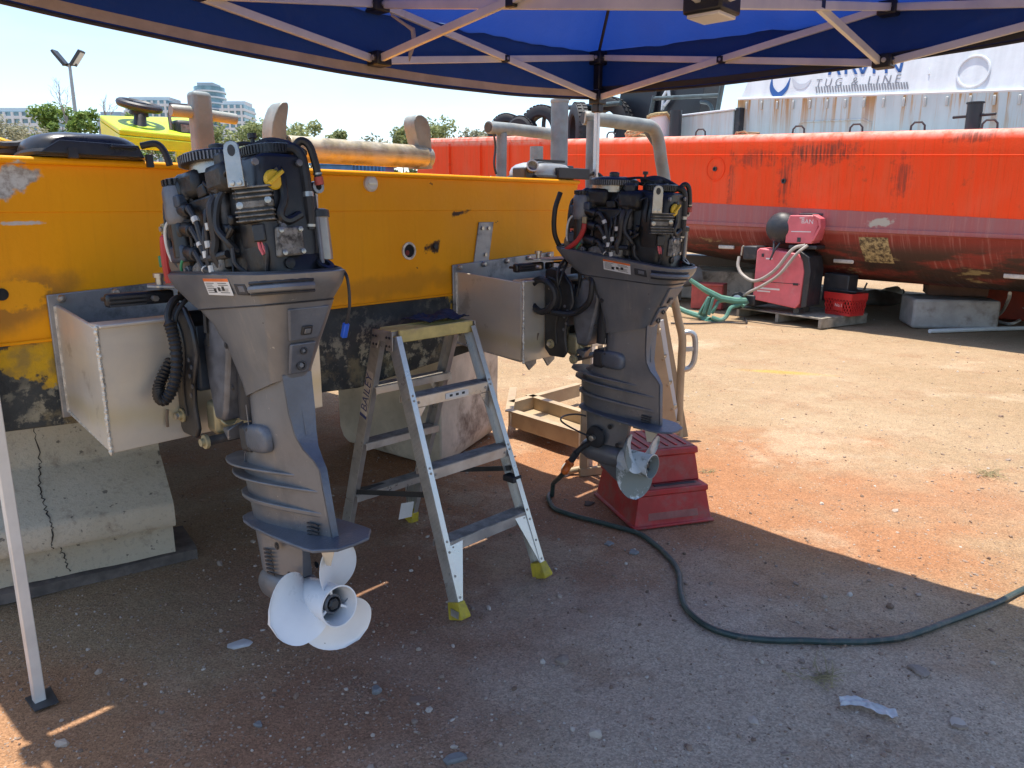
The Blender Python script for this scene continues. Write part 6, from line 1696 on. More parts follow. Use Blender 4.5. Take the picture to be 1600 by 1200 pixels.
# small scattered bolt heads and unions so the flank reads as machinery
rnd = random.Random(12)
for k in range(26):
    a, z = rnd.uniform(.58, .96), rnd.uniform(1.41, 1.67)
    r_ = rnd.choice((.005, .006, .008))
    pl(V(-.118 - (.012 if z < 1.5 else 0), a, z), NX, [(r_, -.006), (r_, .010), (r_ * .5, .011), (0, .011)], 'bolt', rnd.choice((M_egrey, M_silver, M_block, M_steel)), 8)
for k in range(16):
    a, z = rnd.uniform(.56, .96), rnd.uniform(1.42, 1.66)
    B(MB().box(V(-.118, a, z), (.045, rnd.uniform(.02, .055), rnd.uniform(.015, .05)), Matrix.Rotation(rnd.uniform(-.5, .5), 3, 'X')), 'casting_boss', rnd.choice((M_block, M_block, M_blk2)), bevel=.006)
for k in range(14):
    a, z = rnd.uniform(.55, .95), rnd.uniform(1.44, 1.66)
    pts = [V(-.125, a, z)]
    for j in range(4):
        a += rnd.uniform(-.05, .06); z += rnd.uniform(-.06, .03)
        pts.append(V(rnd.uniform(-.165, -.12), min(max(a, .5), 1.0), min(max(z, 1.385), 1.69)))
    B(MB().tube(spline(pts, 6), rnd.choice((.0035, .005, .007)), 7), 'loose_wire', rnd.choice((M_bplas, M_bplas, M_corrug, M_blk2)))

# ---- second motor: copy with its own differences ------------------------------
for c in mo.children:
    if c.name in FIXED: c['clamped'] = True
mo2 = copy_tree(mo, None, skip=('battery_cable', 'corrugated_loom', 'green_plug'))
mo2.location, mo2.rotation_euler = POSE2[0], POSE2[1]
mo['label'] = 'uncowled grey outboard closest to the camera with clean white propeller near the dirt'
mo2['label'] = 'uncowled grey outboard with hose muffs on its gearcase above the red step'
# brackets clamp to the pods: they keep level while the leg is trimmed
def keep_level(root, names, tilt):
    mt_ = Matrix.Translation(PIV) @ Matrix.Rotation(-tilt, 4, 'X') @ Matrix.Translation(-PIV)
    for c in root.children:
        if c.get('clamped'): c.matrix_local = mt_ @ c.matrix_local; del c['clamped']
keep_level(mo, FIXED, R(-7.8)); keep_level(mo2, FIXED, R(2.07))
# the further propeller stands at another angle
for c in mo2.children:
    if c.name.startswith('propeller'):
        rot = Matrix.Translation(V(0, .563, .472)) @ Matrix.Rotation(R(38), 4, 'Y') @ Matrix.Translation(-V(0, .563, .472))
        c.matrix_local = rot
# first motor: dangling lead with blue plug
def mS(px, py): return lpl(px, py, V0(.11, 0, 0), Vector((1, 0, 0)))
dl = spline([mS(512, 416), mS(528, 418), mS(540, 428), mS(545, 450), mS(546, 480), mS(541, 506)], 7)
q = B(MB().tube(dl, .0042, 8), 'dangling_lead', M_bplas)
B(MB().bar(mS(541, 505), mS(537, 527), .016, .014), 'blue_plug', M_bluep, q, bevel=.003)
# second motor: red cable sweeping across, coiled loom, white rag of a label
B2 = lambda mb, nm, m, par=None, **k: mb.build(nm, m, par or mo2, **k)
B2(MB().tube(spline([V(-.185, .66, 1.55), V(-.185, .655, 1.52), V(-.18, .62, 1.475), V(-.17, .55, 1.435), V(-.15, .50, 1.42)], 7), .011, 10), 'battery_cable', M_red)
B2(MB().box(V(-.184, .66, 1.565), (.010, .022, .03)), 'cable_lug', M_gold, bevel=.002)
lc = Vector(V(-.15, .47, 1.215))
B2(MB().tube([lc + Vector((-.03 + .006 * math.sin(k * .9), .075 * math.cos(k * .35), .075 * math.sin(k * .35))) for k in range(19)], .016, 8), 'loom_coil', M_corrug)
B2(MB().tube(spline([lc + Vector((-.02, -.03, -.07)), V(-.11, .60, 1.14), V(-.10, .68, 1.20), V(-.12, .70, 1.29), V(-.10, .66, 1.33)], 7), .014, 8), 'loom_tail', M_corrug)
B2(MB().tube(spline([V(-.11, .47, 1.42), V(-.16, .45, 1.5), V(-.165, .45, 1.6), V(-.13, .46, 1.68)], 6), .012, 8), 'loom_riser', M_corrug)
B2(MB().box(V(-.13, .455, 1.35), (.006, .03, .018)), 'white_tag', M_label)
# the older motor wears clear primer patches on its blades and hub: its own paint
M_prop2 = simple('propeller_worn', (.60, .63, .63), .5, 0, var=.1, vscale=6, dirt=(.22, .24, .22), dscale=5.5, dlo=.46, dhi=.52)
for c in mo2.children:
    if c.name.startswith('propeller'):
        for x in [c] + list(c.children):
            if x.data.materials[0] == M_prop:
                x.data = x.data.copy(); x.data.materials[0] = M_prop2
# flush muffs and hose ----------------------------------------------------------
def m2(x, a, z): return POSE2[2] @ V(x, a, z)
mf = thing('flush_muff', 'black rubber flush muffs clamped over the water intake', 'flush muff', m2(-.053, .735, .565), TH)
MB().lathe([(.020, .004), (.048, .0), (.054, .008), (.050, .018), (.025, .026), (.012, .028), (.0, .03)], (0, 0, 0), NX, 26).build('port_cup', M_black, mf)
MB().lathe([(.014, .0), (.014, .02), (.007, .022), (.0, .022)], (-.026, 0, 0), NX, 10).build('cup_nut', M_steel, mf)
MB().lathe([(.020, .004), (.048, .0), (.054, .008), (.050, .018), (.025, .026), (.0, .03)], (.112, 0, 0), (1, 0, 0), 26).build('starboard_cup', M_black, mf)
MB().tube(spline([(-.03, 0, .0), (-.045, .08, .02), (-.03, .19, .045), (.05, .23, .05), (.13, .19, .045), (.145, .08, .02), (.14, 0, 0)], 6), .0045, 8).build('spring_wire', M_bplas, mf)
def at_d(px, py, like):          # a point on the pixel's ray, as far off as another point
    r_ = ray(px, py); return EYE + r_ * ((like - EYE).dot(Vector((0, CP, -SP))))
T_END = at_d(901, 707, mf.location + DF * .10)
mfl = lambda w_: Vector(((w_ - mf.location).dot(DX), (w_ - mf.location).dot(DF), w_.z - mf.location.z))
tl = [(-.03, .01, -.005), mfl(at_d(925, 690, mf.location + DF * .04)), mfl(at_d(912, 697, mf.location + DF * .08)), mfl(T_END)]
MB().tube(spline(tl, 5), .014, 10).build('tail_hose', M_black, mf)
# ------------------------------------------------------------------ step ladder
M_lad = simple('ladder_aluminium', (.60, .585, .555), .34, .72, var=.12, vscale=12, bump=.12, bscale=180, dirt=(.34, .30, .25), dscale=9, dlo=.56, dhi=.82)
M_ladd = simple('ladder_grimy', (.40, .37, .33), .5, .55, var=.2, vscale=14, dirt=(.20, .16, .12), dscale=8, dlo=.5, dhi=.8)
M_yplas = simple('yellow_foot', (.48, .36, .03), .6, var=.25, vscale=20, dirt=(.20, .15, .08), dscale=18, dlo=.5, dhi=.75)
M_cream = simple('yellow_platform', (.60, .47, .17), .55, var=.2, vscale=10, dirt=(.42, .31, .18), dscale=12, dlo=.5, dhi=.75)
M_tread = simple('tread_grime', (.33, .295, .25), .8, .2, var=.3, vscale=20, bump=.4)
fl, fr, br_ = gz(715, 968), gz(850, 900), gz(672, 800)
ux = (fr - fl).normalized(); uyl = Vector((-ux.y, ux.x, 0))
LA = math.atan2(ux.y, ux.x); LW = (fr - fl).length; LD = (br_ - fr).dot(uyl)
lad = thing('step_ladder', 'aluminium double sided step ladder with yellow feet between the outboards', 'step ladder', (fl + fr) / 2 + uyl * (LD / 2), LA)
HT, TW, TD = 1.085, .44, .10
hw0, hd0 = LW / 2, LD / 2
def stile_pt(sx, sy, z):
    k = z / HT
    x0_ = sx * hw0 + (.085 if sx < 0 and sy > 0 else 0)
    return Vector((x0_ + (sx * TW / 2 - x0_) * k, sy * (hd0 + (TD / 2 - hd0) * k), z))
lgrp = None
for sy in (-1, 1):
    for sx in (-1, 1):
        a, b = stile_pt(sx, sy, .045), stile_pt(sx, sy, HT - .004)
        # channel section: web facing sideways, two flanges
        t_ = (b - a).normalized(); out = Vector((sx, 0, 0)); out = (out - t_ * out.dot(t_)).normalized(); fw_ = t_.cross(out).normalized()
        mb = MB(); W_ = .062; Fl = .026
        pr = [(0, -W_ / 2), (0, W_ / 2), (-Fl, W_ / 2), (-Fl, W_ / 2 - .003), (-.003, W_ / 2 - .003), (-.003, -W_ / 2 + .003), (-Fl, -W_ / 2 + .003), (-Fl, -W_ / 2)]
        mb.loft([[p + out * u + fw_ * v for u, v in pr] for p in (a, b)])
        stl = mb.build('stile', M_lad, lad, smooth=20)
        for k in range(7):
            mb = MB(); v = -.024 + k * .008
            mb.bar(a + out * .0008 + fw_ * v, b + out * .0008 + fw_ * v, .0022, .0022, out); mb.build('stile_ridge', M_ladd, stl, smooth=0)
        f0 = stile_pt(sx, sy, .0)
        ft = MB().loft([[f0 + out * u + fw_ * v + Vector((0, 0, z)) for u, v in ((.014, -.042), (.014, .042), (-.036, .042), (-.036, -.042))] for z in (0, .012)] + [[f0 + t_ * .07 + out * u + fw_ * v for u, v in ((.006, -.034), (.006, .034), (-.030, .034), (-.030, -.034))]])
        fo = ft.build('foot', M_yplas, lad, bevel=.004)
        MB().box(f0 + Vector((sx * .014, sy * .0, .03)) + fw_ * .0, (.004, .045, .03)).build('foot_recess', M_ladd, fo)
        # foot gusset
        g0 = stile_pt(sx, sy, .285); g1 = stile_pt(sx, sy, .06)
        MB().prism([g0 + Vector((-sx * .022, sy * .028, 0)), g0 + Vector((-sx * .095, sy * .030, .0)), g1 + Vector((-sx * .022, sy * .030, 0))], (0, -sy * .004, 0)).build('foot_gusset', M_lad, lad)
        for z in (.09, .17, .26, .30, .56, .58, .84, .86):
            pp = stile_pt(sx, sy, z)
            if sx == -1: MB().lathe([(.0055, 0), (.0045, .003), (0, .004)], pp + out * .0005 + fw_ * .02, out, 8).build('rivet', M_ladd, stl)
            MB().lathe([(.0055, 0), (.0045, .003), (0, .004)], pp - out * .013 + Vector((0, sy * .033, 0)), Vector((0, sy, 0)), 8).build('rivet', M_ladd, stl)
    for z in (.29, .57, .85):
        p0, p1 = stile_pt(-1, sy, z), stile_pt(1, sy, z)
        mb = MB(); s_ = sy
        pr = [(.033, .0), (.033, -.042), (.030, -.042), (.030, -.003), (-.045, -.003), (-.045, -.03), (-.048, -.03), (-.048, 0)]
        mb.loft([[Vector((x, p0.y + s_ * v, z + w_)) for v, w_ in pr] for x in (p0.x + .004, p1.x - .004)])
        stp = mb.build('step', M_lad, lad, smooth=20)
        for k in range(7):
            MB().bar((p0.x + .01, p0.y + s_ * (.026 - k * .011), z + .001), (p1.x - .01, p1.y + s_ * (.026 - k * .011), z + .001), .007, .004).build('tread_ridge', M_tread, stp, smooth=0)
        for sx in (-1, 1):
            q = stile_pt(sx, sy, z)
            if z > .8: MB().prism([q + Vector((-sx * .02, sy * .034, -.045)), q + Vector((-sx * .075, sy * .034, -.045)), q + Vector((-sx * .02, sy * .034, -.12))], (0, -sy * .003, 0)).build('step_brace', M_lad, lad)
            MB().lathe([(.006, 0), (.005, .003), (0, .004)], Vector((q.x - sx * .04, q.y + sy * .034, z - .022)), Vector((0, sy, 0)), 8).build('rivet', M_ladd, stp)
        if z > .8 and sy < 0:
            dl_ = MB().box((.02, p0.y - .0345, z - .022), (.13, .001, .024)).build('step_sticker', M_label, lad)
            for k in range(3): MB().box((-.015 + k * .035, p0.y - .0355, z - .022), (.016, .0008, .010)).build('sticker_print', M_ink, dl_)
# top: end caps and platform with yellow nosing
MB().box((0, 0, HT + .012), (TW + .02, TD - .01, .02)).build('platform', M_ladd, lad, bevel=.003)
for k in range(6): MB().bar((-TW / 2, -TD / 2 + .01 + k * .016, HT + .024), (TW / 2, -TD / 2 + .01 + k * .016, HT + .024), .010, .004).build('platform_rib', M_cream, lad, smooth=0)
for sy in (-1, 1):
    MB().box((.012, sy * (TD / 2 + .012), HT + .002), (TW - .03, .012, .052)).build('platform_nosing', M_cream, lad, bevel=.004)
for sx in (-1, 1):
    cp_ = MB().prism([(sx * (TW / 2 + .012), -TD / 2 - .018, HT + .026), (sx * (TW / 2 + .012), TD / 2 + .018, HT + .026), (sx * (TW / 2 + .018), TD / 2 + .024, HT - .055), (sx * (TW / 2 + .018), .03, HT - .055), (sx * (TW / 2 + .014), .02, HT - .02), (sx * (TW / 2 + .014), -.02, HT - .02), (sx * (TW / 2 + .018), -.03, HT - .055), (sx * (TW / 2 + .018), -TD / 2 - .024, HT - .055)], (-sx * .006, 0, 0)).build('end_cap', M_ladd, lad, bevel=.003)
    for y in (-.055, -.035, .035, .055):
        for z in (.0, -.035): MB().lathe([(.006, 0), (.005, .003), (0, .004)], (sx * (TW / 2 + .016), y, HT + z), (sx, 0, 0), 8).build('rivet', M_bplas, cp_)
# spreader bars
for sx in (-1, 1):
    a, b = stile_pt(sx, -1, .47), stile_pt(sx, 1, .30)
    a.x -= sx * .012; b.x -= sx * .012
    MB().bar(a, b, .006, .022).build('spreader', M_dark, lad)
MB().bar(stile_pt(1, -1, .43) + Vector((-.045, .0, 0)), stile_pt(1, -1, .43) + Vector((.01, 0, .0)), .066, .028, (0, 0, 1)).build('strap', M_black, lad, bevel=.004)
MB().bar(stile_pt(-1, 1, .30) + Vector((.03, 0, 0)), stile_pt(1, 1, .26) + Vector((-.03, 0, 0)), .02, .02).build('spreader', M_dark, lad)
# maker's sticker on the rear left stile
a, b = stile_pt(-1, 1, .70), stile_pt(-1, 1, .92); t_ = (b - a).normalized()
out = Vector((-1, 0, 0)); out = (out - t_ * out.dot(t_)).normalized(); fw_ = t_.cross(out).normalized()
stk = MB().prism([a + out * .0022 + fw_ * .024, a + out * .0022 - fw_ * .024, b + out * .0022 - fw_ * .024, b + out * .0022 + fw_ * .024], out * .0008).build('maker_sticker', simple('sticker_pale', (.46, .42, .37), .6, var=.2, vscale=40, bump=0), lad, smooth=0)
M_letnavy = simple('letter_navy', (.03, .045, .16), .5, bump=0)
up_ = out.cross(t_)
text('BAILEY', .185, M_letnavy, 'lettering', lad, (a + b) / 2 + t_ * .01 + out * .0034, t_, up_)
MB().prism([a + out * .0031 + fw_ * .024, a + out * .0031 - fw_ * .024, a + t_ * .014 + out * .0031 - fw_ * .024, a + t_ * .014 + out * .0031 + fw_ * .024], out * .0008).build('sticker_bar', M_letnavy, stk, smooth=0)
# paper tag tied to the spreader
tg = onplane(634, 797, lad.location + DF * .0, Vector((.3, -.95, 0)))
pt_ = thing('paper_tag', 'white paper tag hanging below the ladder spreader bar', 'tag', tuple(tg), R(25))
MB().prism([(-.035, 0, -.04), (.030, .01, -.04), (.040, .0, .035), (-.022, -.008, .038)], (0, .0012, 0)).build('paper', M_label, pt_, smooth=0)
MB().tube([(.008, 0, .03), (.012, .02, .075), (.03, .05, .10)], .0015, 5).build('string', M_bplas, pt_)
# navy rag on the platform
mb = MB(); rnd = random.Random(8)
def ragf(u, v):
    x, y = (u - .5) * .26, (v - .5) * .17
    h = .012 + .028 * max(0, mnoise.noise((x * 14, y * 14, 2)) + .35) + .012 * abs(mnoise.noise((x * 38, y * 38, 5)))
    e = 1 + .35 * mnoise.noise((x * 9, y * 9, 11))
    return (x * e, y * e, h)
mb.sheet(ragf, 40, 30)
rg = mb.build('rag', simple('navy_cloth', (.018, .026, .055), .9, var=.35, vscale=20, bump=.3), None, smooth=180, thick=.003)
rg.location = lad.location + ux * .10 + uyl * .035 + Vector((0, 0, HT + .022)); rg.rotation_euler = (0, 0, LA + .2)
tag(rg, 'crumpled navy blue rag on top of the step ladder', 'rag')

# ------------------------------------------------------------------ red plastic step stool
M_stool = simple('red_plastic', (.40, .022, .022), .5, 0, var=.22, vscale=5, bump=.15, bscale=90, dirt=(.25, .10, .085), dscale=7, dlo=.42, dhi=.72)
M_stoold = simple('red_plastic_scuffed', (.30, .095, .08), .7, 0, var=.25, vscale=8, bump=.3, dirt=(.17, .115, .09), dscale=9, dlo=.45, dhi=.7)
s0, s1, s2 = gz(990, 830), gz(1116, 814), gz(936, 772)
ex_ = (s1 - s0).normalized(); SA = math.atan2(ex_.y, ex_.x); SW = (s1 - s0).length; ey_ = Vector((-ex_.y, ex_.x, 0)); SD = (s2 - s0).dot(ey_)
SD = max(SD, .42)
so = thing('step_stool', 'scuffed red plastic two step stool on the dirt under the further outboard', 'step stool', (s0 + s1) / 2, SA)
Hs, H1 = .375, .195
def taper(x0, x1, y0, y1, z, k): return [Vector((x, y, z)) for x, y in ((x0 + k, y0 + k), (x1 - k, y0 + k), (x1 - k, y1 - k), (x0 + k, y1 - k))]
hw_ = SW / 2
MB().loft([taper(-hw_, hw_, 0, SD, 0, 0), taper(-hw_, hw_, 0, SD, .012, .0), taper(-hw_, hw_, 0, SD, .016, .012), taper(-hw_, hw_, 0, SD, H1 - .03, .036), taper(-hw_, hw_, 0, SD, H1 - .028, .028), taper(-hw_, hw_, 0, SD, H1, .030)]).build('lower_body', M_stool, so, bevel=.008, smooth=30)
MB().loft([taper(-hw_ + .034, hw_ - .034, .115, SD - .03, H1 + .001, .0), taper(-hw_ + .034, hw_ - .034, .115, SD - .03, Hs - .035, .020), taper(-hw_ + .034, hw_ - .034, .115, SD - .03, Hs - .033, .008), taper(-hw_ + .034, hw_ - .034, .115, SD - .03, Hs, .012)]).build('upper_body', M_stool, so, bevel=.008, smooth=30)
MB().loft([taper(-hw_ + .056, hw_ - .056, .14, SD - .055, Hs + .001, 0), taper(-hw_ + .056, hw_ - .056, .14, SD - .055, Hs + .005, .003)]).build('top_tread', M_stoold, so, bevel=.002)
for k in range(6):
    MB().box((-hw_ + .10 + k * (SW - .2) / 5, (SD + .08) / 2, Hs + .008), (.014, SD - .25, .006)).build('tread_groove', M_stool, so, bevel=.002)
MB().loft([taper(-hw_ + .06, hw_ - .06, .040, .108, H1 + .001, 0), taper(-hw_ + .06, hw_ - .06, .040, .108, H1 + .004, .003)]).build('lower_tread', M_stoold, so, bevel=.002)
MB().box((.03, .078, H1 + .006), (.24, .024, .006)).build('hand_slot', M_bplas, so, bevel=.01)
MB().box((.0, .0265, .085), (SW * .62, .006, .10), Matrix.Rotation(R(-11), 3, 'X')).build('front_panel', M_stoold, so, bevel=.012)
MB().box((-hw_ + .027, SD * .5, .085), (.006, SD * .55, .10), Matrix.Rotation(R(11), 3, 'Y')).build('side_panel', M_stool, so, bevel=.012)

# ------------------------------------------------------------------ green garden hose
hp = [T_END, at_d(891, 722, T_END + DF * .05), at_d(879, 741, T_END + DF * .08), gz(863, 757, .07), gz(857, 772, .03), gz(868, 792, .018), gz(905, 805, .014), gz(960, 820, .014), gz(1003, 834, .014), gz(1040, 862, .014), gz(1060, 890, .014), gz(1064, 922, .014), gz(1074, 950, .014), gz(1105, 977, .014), gz(1160, 993, .014), gz(1240, 999, .014), gz(1330, 1001, .014), gz(1420, 990, .014), gz(1500, 962, .014), gz(1560, 938, .014), gz(1620, 912, .014), gz(1760, 880, .014)]
t = thing('garden_hose', 'dark green garden hose curling over the dirt to the flush muffs', 'hose', (0, 0, 0))
cv = spline(hp, 10)
cv = [p if i < 30 else Vector((p.x, p.y, gheight(p.x, p.y) + .013)) for i, p in enumerate(cv)]
MB().tube(cv, .0125, 10).build('tube_wall', simple('hose_green', (.030, .052, .046), .42, var=.25, dirt=(.14, .11, .085), dscale=20, dlo=.5, dhi=.75), t)
MB().tube(cv[9:19], .0185, 14).build('orange_connector', simple('orange_plastic', (.62, .13, .015), .45), t)
MB().tube(cv[0:9], .0165, 12).build('tap_connector', M_bplas, t)
MB().lathe([(.024, 0), (.024, .012)], cv[10], cv[11] - cv[10], 10).build('connector_ring', bpy.data.materials['orange_plastic'], t)
# ------------------------------------------------------------------ tan mobile boarding steps behind the far motor
M_tan = simple('tan_paint_steel', (.37, .275, .165), .55, .05, var=.14, vscale=5, bump=.12, dirt=(.30, .20, .12), dscale=4, dlo=.52, dhi=.8)
M_galv2 = simple('galvanised_loop', (.42, .43, .42), .4, .7, var=.15)
sb = gz(912, 742)
stn = thing('boarding_steps', 'tan steel mobile boarding steps with handrails behind the far outboard', 'boarding steps', (sb.x, sb.y, 0), 0)
def S(px, py, Y): return at(px, py, Y) - Vector((sb.x, sb.y, 0))
Yp, Yq = sb.y, 5.28
MB().bar(S(911, 738, Yp), S(920, 400, Yp), .045, .045, (0, 1, 0)).build('post', M_tan, stn, bevel=.003)
MB().bar(S(938, 400, Yp + .25), S(938, 742, Yp + .02), .03, .03, (0, 1, 0)).build('post', M_tan, stn, bevel=.003)
MB().bar(S(905, 738, Yp - .02), S(938, 734, Yp + .02), .03, .05).build('foot_plate', M_tan, stn, bevel=.003)
MB().bar(S(908, 715, Yp), S(940, 712, Yp + .05), .03, .02).build('foot_brace', M_tan, stn)
wh = MB().lathe([(.045, -.018), (.05, -.012), (.05, .012), (.045, .018)], S(886, 740, Yp + .02) + Vector((0, 0, .02)), (.8, -.6, 0), 22).build('caster_wheel', M_conc, stn)
MB().cyl(S(886, 737, Yp + .02), S(908, 732, Yp + .02), .02, .02, 12).build('axle', M_tan, stn)
MB().box(S(945, 762, 4.3) + Vector((0, 0, .0)), (.10, .04, .012)).build('foot_pad', M_tan, stn)
# base frame on the ground, channel sections with rims
def chan(a, b, h_=.09):
    a, b = Vector(a), Vector(b)
    MB().bar(a, b, .012, h_).build('base_web', M_tan, stn)
    MB().bar(a + Vector((0, .03, h_ / 2)), b + Vector((0, .03, h_ / 2)), .06, .008).build('base_flange', M_tan, stn)
g0 = [gz(800, 655, .12), gz(905, 688, .12), gz(905, 610, .12), gz(798, 640, .12), gz(826, 628, .12), gz(910, 655, .12)]
g0 = [p - Vector((sb.x, sb.y, 0)) for p in g0]
chan(g0[0], g0[1], .11); chan(g0[4], g0[5], .10); chan(g0[3], g0[2], .10)
chan(g0[0] + Vector((-.02, 0, 0)), g0[4] + Vector((-.12, .25, 0)), .10)
MB().prism([g0[0] + Vector((0, .05, -.045)), g0[1] + Vector((0, .05, -.045)), g0[5] + Vector((0, -.02, -.045)), g0[4] + Vector((0, -.02, -.045))], (0, 0, .004)).build('base_tray', M_tan, stn)
# tilted flight on the right
sA0, sA1 = S(1012, 500, 5.15), S(1046, 680, 5.15)
sB0, sB1 = S(1026, 478, 5.3), S(1063, 684, Yq)
for a, b, w_ in ((sA0, sA1, .13), (sB0, sB1, .11)):
    MB().bar(b, a + (a - b) * .35, .03, w_, (1, 0, 0)).build('stringer', M_tan, stn, bevel=.003)
MB().bar(S(1033, 500, 5.22), S(1060, 672, 5.28), .02, .03, (1, 0, 0)).build('stringer_edge', M_bwhite, stn)
for py in (520, 560, 600, 638, 662):
    k = (py - 500) / 180
    a = sA0.lerp(sA1, k); b = sB0.lerp(sB1, k) + Vector((.02, .15, 0))
    MB().bar(a, b, .12, .02).build('tread', M_tan, stn, bevel=.002)
MB().tube(spline([S(1030, 428, Yq), S(1045, 440, Yq), S(1052, 462, Yq), S(1060, 500, Yq), S(1066, 528, Yq), S(1065, 560, Yq), S(1062, 620, Yq), S(1061, 682, Yq)], 5), .028, 12).build('hand_rail', M_tan, stn)
MB().tube(spline([S(1066, 520, Yq), S(1080, 520, Yq), S(1086, 530, Yq), S(1085, 560, Yq), S(1078, 574, Yq), S(1066, 578, Yq)], 6), .020, 10).build('grab_loop', M_galv2, stn)
MB().bar(S(1066, 546, Yq), S(1085, 545, Yq), .025, .03).build('loop_bridge', M_galv2, stn)
# upper guard frame
MB().tube([S(924, 410, 4.7), S(924, 276, 4.7), S(926, 190, 4.7)], .036, 12).build('guard_post', M_weathg, stn)
MB().tube(spline([S(912, 184, 4.72), S(930, 186, 4.75), S(1000, 195, 5.0), S(1016, 198, 5.05), S(1024, 206, 5.08), S(1029, 222, 5.1), S(1033, 250, 5.12), S(1040, 300, 5.15), S(1046, 400, 5.2)], 5), .040, 14).build('guard_rail', M_weath, stn)
MB().cyl(S(911.5, 184, 4.715), S(914, 184.3, 4.722), .033).build('rail_mouth', M_dark, stn)
MB().prism([S(1005, 205, 5.1), S(1022, 210, 5.1), S(1026, 232, 5.12), S(1020, 228, 5.12)], (0, .012, 0)).build('gusset', M_weathg, stn)
MB().bar(S(930, 430, 4.75), S(1050, 430, 5.2), .04, .04).build('platform_edge', M_tan, stn)

# ------------------------------------------------------------------ blue pop-up canopy
TL = Vector((-1.574, 2.258, 0)); TDv = Vector((.67, .742, 0)).normalized(); TNv = Vector((TDv.y, -TDv.x, 0)); TS = 3.06
TA = math.atan2(TDv.y, TDv.x)
can = thing('canopy_tent', 'blue pop-up canopy tent shading the two outboards', 'canopy tent', TL, TA)
# local: x along the left edge towards the far corner, -y towards the right
def T(u, v, z): return Vector((u * TS * (1 - .05 * v), -v * TS, z))     # the frame stands a little out of square
M_tbar = simple('canopy_bar', (.72, .69, .64), .42, .25, var=.08, vscale=6, bump=.05, dirt=(.42, .34, .26), dscale=5, dlo=.6, dhi=.85)
M_tleg = simple('canopy_leg', (.66, .65, .63), .35, .45, var=.08, vscale=6)
M_joint = simple('joint_plastic', (.012, .012, .015), .4, var=.2)
def make_fabric(name, c, tr_c, tr, dirty):
    t = NT(name)
    n = t.noise(2.4, 5, .6)
    cc = t.mix(t.ramp(n, .3, .7), c, tuple(k * .78 for k in c))
    cc = t.mix(t.math('MULTIPLY', t.ramp(t.noise(5, 7, .7), .55, .8), dirty), cc, (.06, .07, .10))
    t.bump(t.math('ADD', t.noise(1, 4, .5, t.map((5, 5, 5), rot=(0, 0, .6))), t.math('MULTIPLY', t.noise(14, 4, .6), .25)), .45, .03)
    t.fin(cc, .6, 0, .25)
    tn = t.n('ShaderNodeBsdfTranslucent'); t.set(tn.inputs['Color'], tr_c)
    mx = t.n('ShaderNodeMixShader'); mx.inputs[0].default_value = tr
    t.t.links.new(t.b.outputs[0], mx.inputs[1]); t.t.links.new(tn.outputs[0], mx.inputs[2]); t.t.links.new(mx.outputs[0], t.t.nodes['Material Output'].inputs['Surface'])
    return t.m
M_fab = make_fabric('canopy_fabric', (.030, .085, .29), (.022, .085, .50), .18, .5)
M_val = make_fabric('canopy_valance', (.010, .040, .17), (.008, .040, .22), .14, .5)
M_hem = simple('valance_hem', (.42, .33, .265), .8, var=.15, bump=.2)
M_hemd = simple('valance_piping', (.03, .03, .036), .7)
EZ, PK = 2.44, 3.32
# roof: four panels, each sagging a little between ridge and eave
def roof(side):
    mb = MB()
    def fn(u, v):       # u along the eave, v up to the peak
        du = .5 + (u - .5) * (1 - v) * 1.026
        rise = v ** .93
        sag = -.075 * math.sin(math.pi * min(1, v * 1.15)) * math.sin(math.pi * u) - .05 * (1 - v) ** 2 * math.sin(math.pi * u) ** .8
        wr = (mnoise.noise((u * 9 * (1 - v * .5), v * 3 + side * 7, 3)) * .030 + mnoise.noise((u * 26, v * 5 + side * 3, 9)) * .014) * (1 - v * .5) * math.sin(math.pi * u) ** .3
        z = EZ + (PK - EZ) * rise + sag + wr
        off = -.013 * (1 - v) + ((.012 + .06 * math.sin(math.pi * u) ** .8) * (1 - v) if side == 3 else 0)
        a, b = du, off + v * .5
        q = {0: (a, b), 1: (1 - b, a), 2: (1 - a, 1 - b), 3: (b, 1 - a)}[side]
        return T(q[0], q[1], z)
    mb.sheet(fn, 90, 50)
    return mb.build('roof_panel', M_fab, can, smooth=180)
for s in range(4): roof(s)
for s in range(4):   # hip seams
    cx, cy_ = ((0, 0), (1, 0), (1, 1), (0, 1))[s]
    MB().tube([T(cx + (.5 - cx) * v, cy_ + (.5 - cy_) * v, EZ + (PK - EZ) * v ** .93 - .012) for v in (0, .2, .4, .6, .8, 1)], .008, 6).build('hip_seam', M_hemd, can)
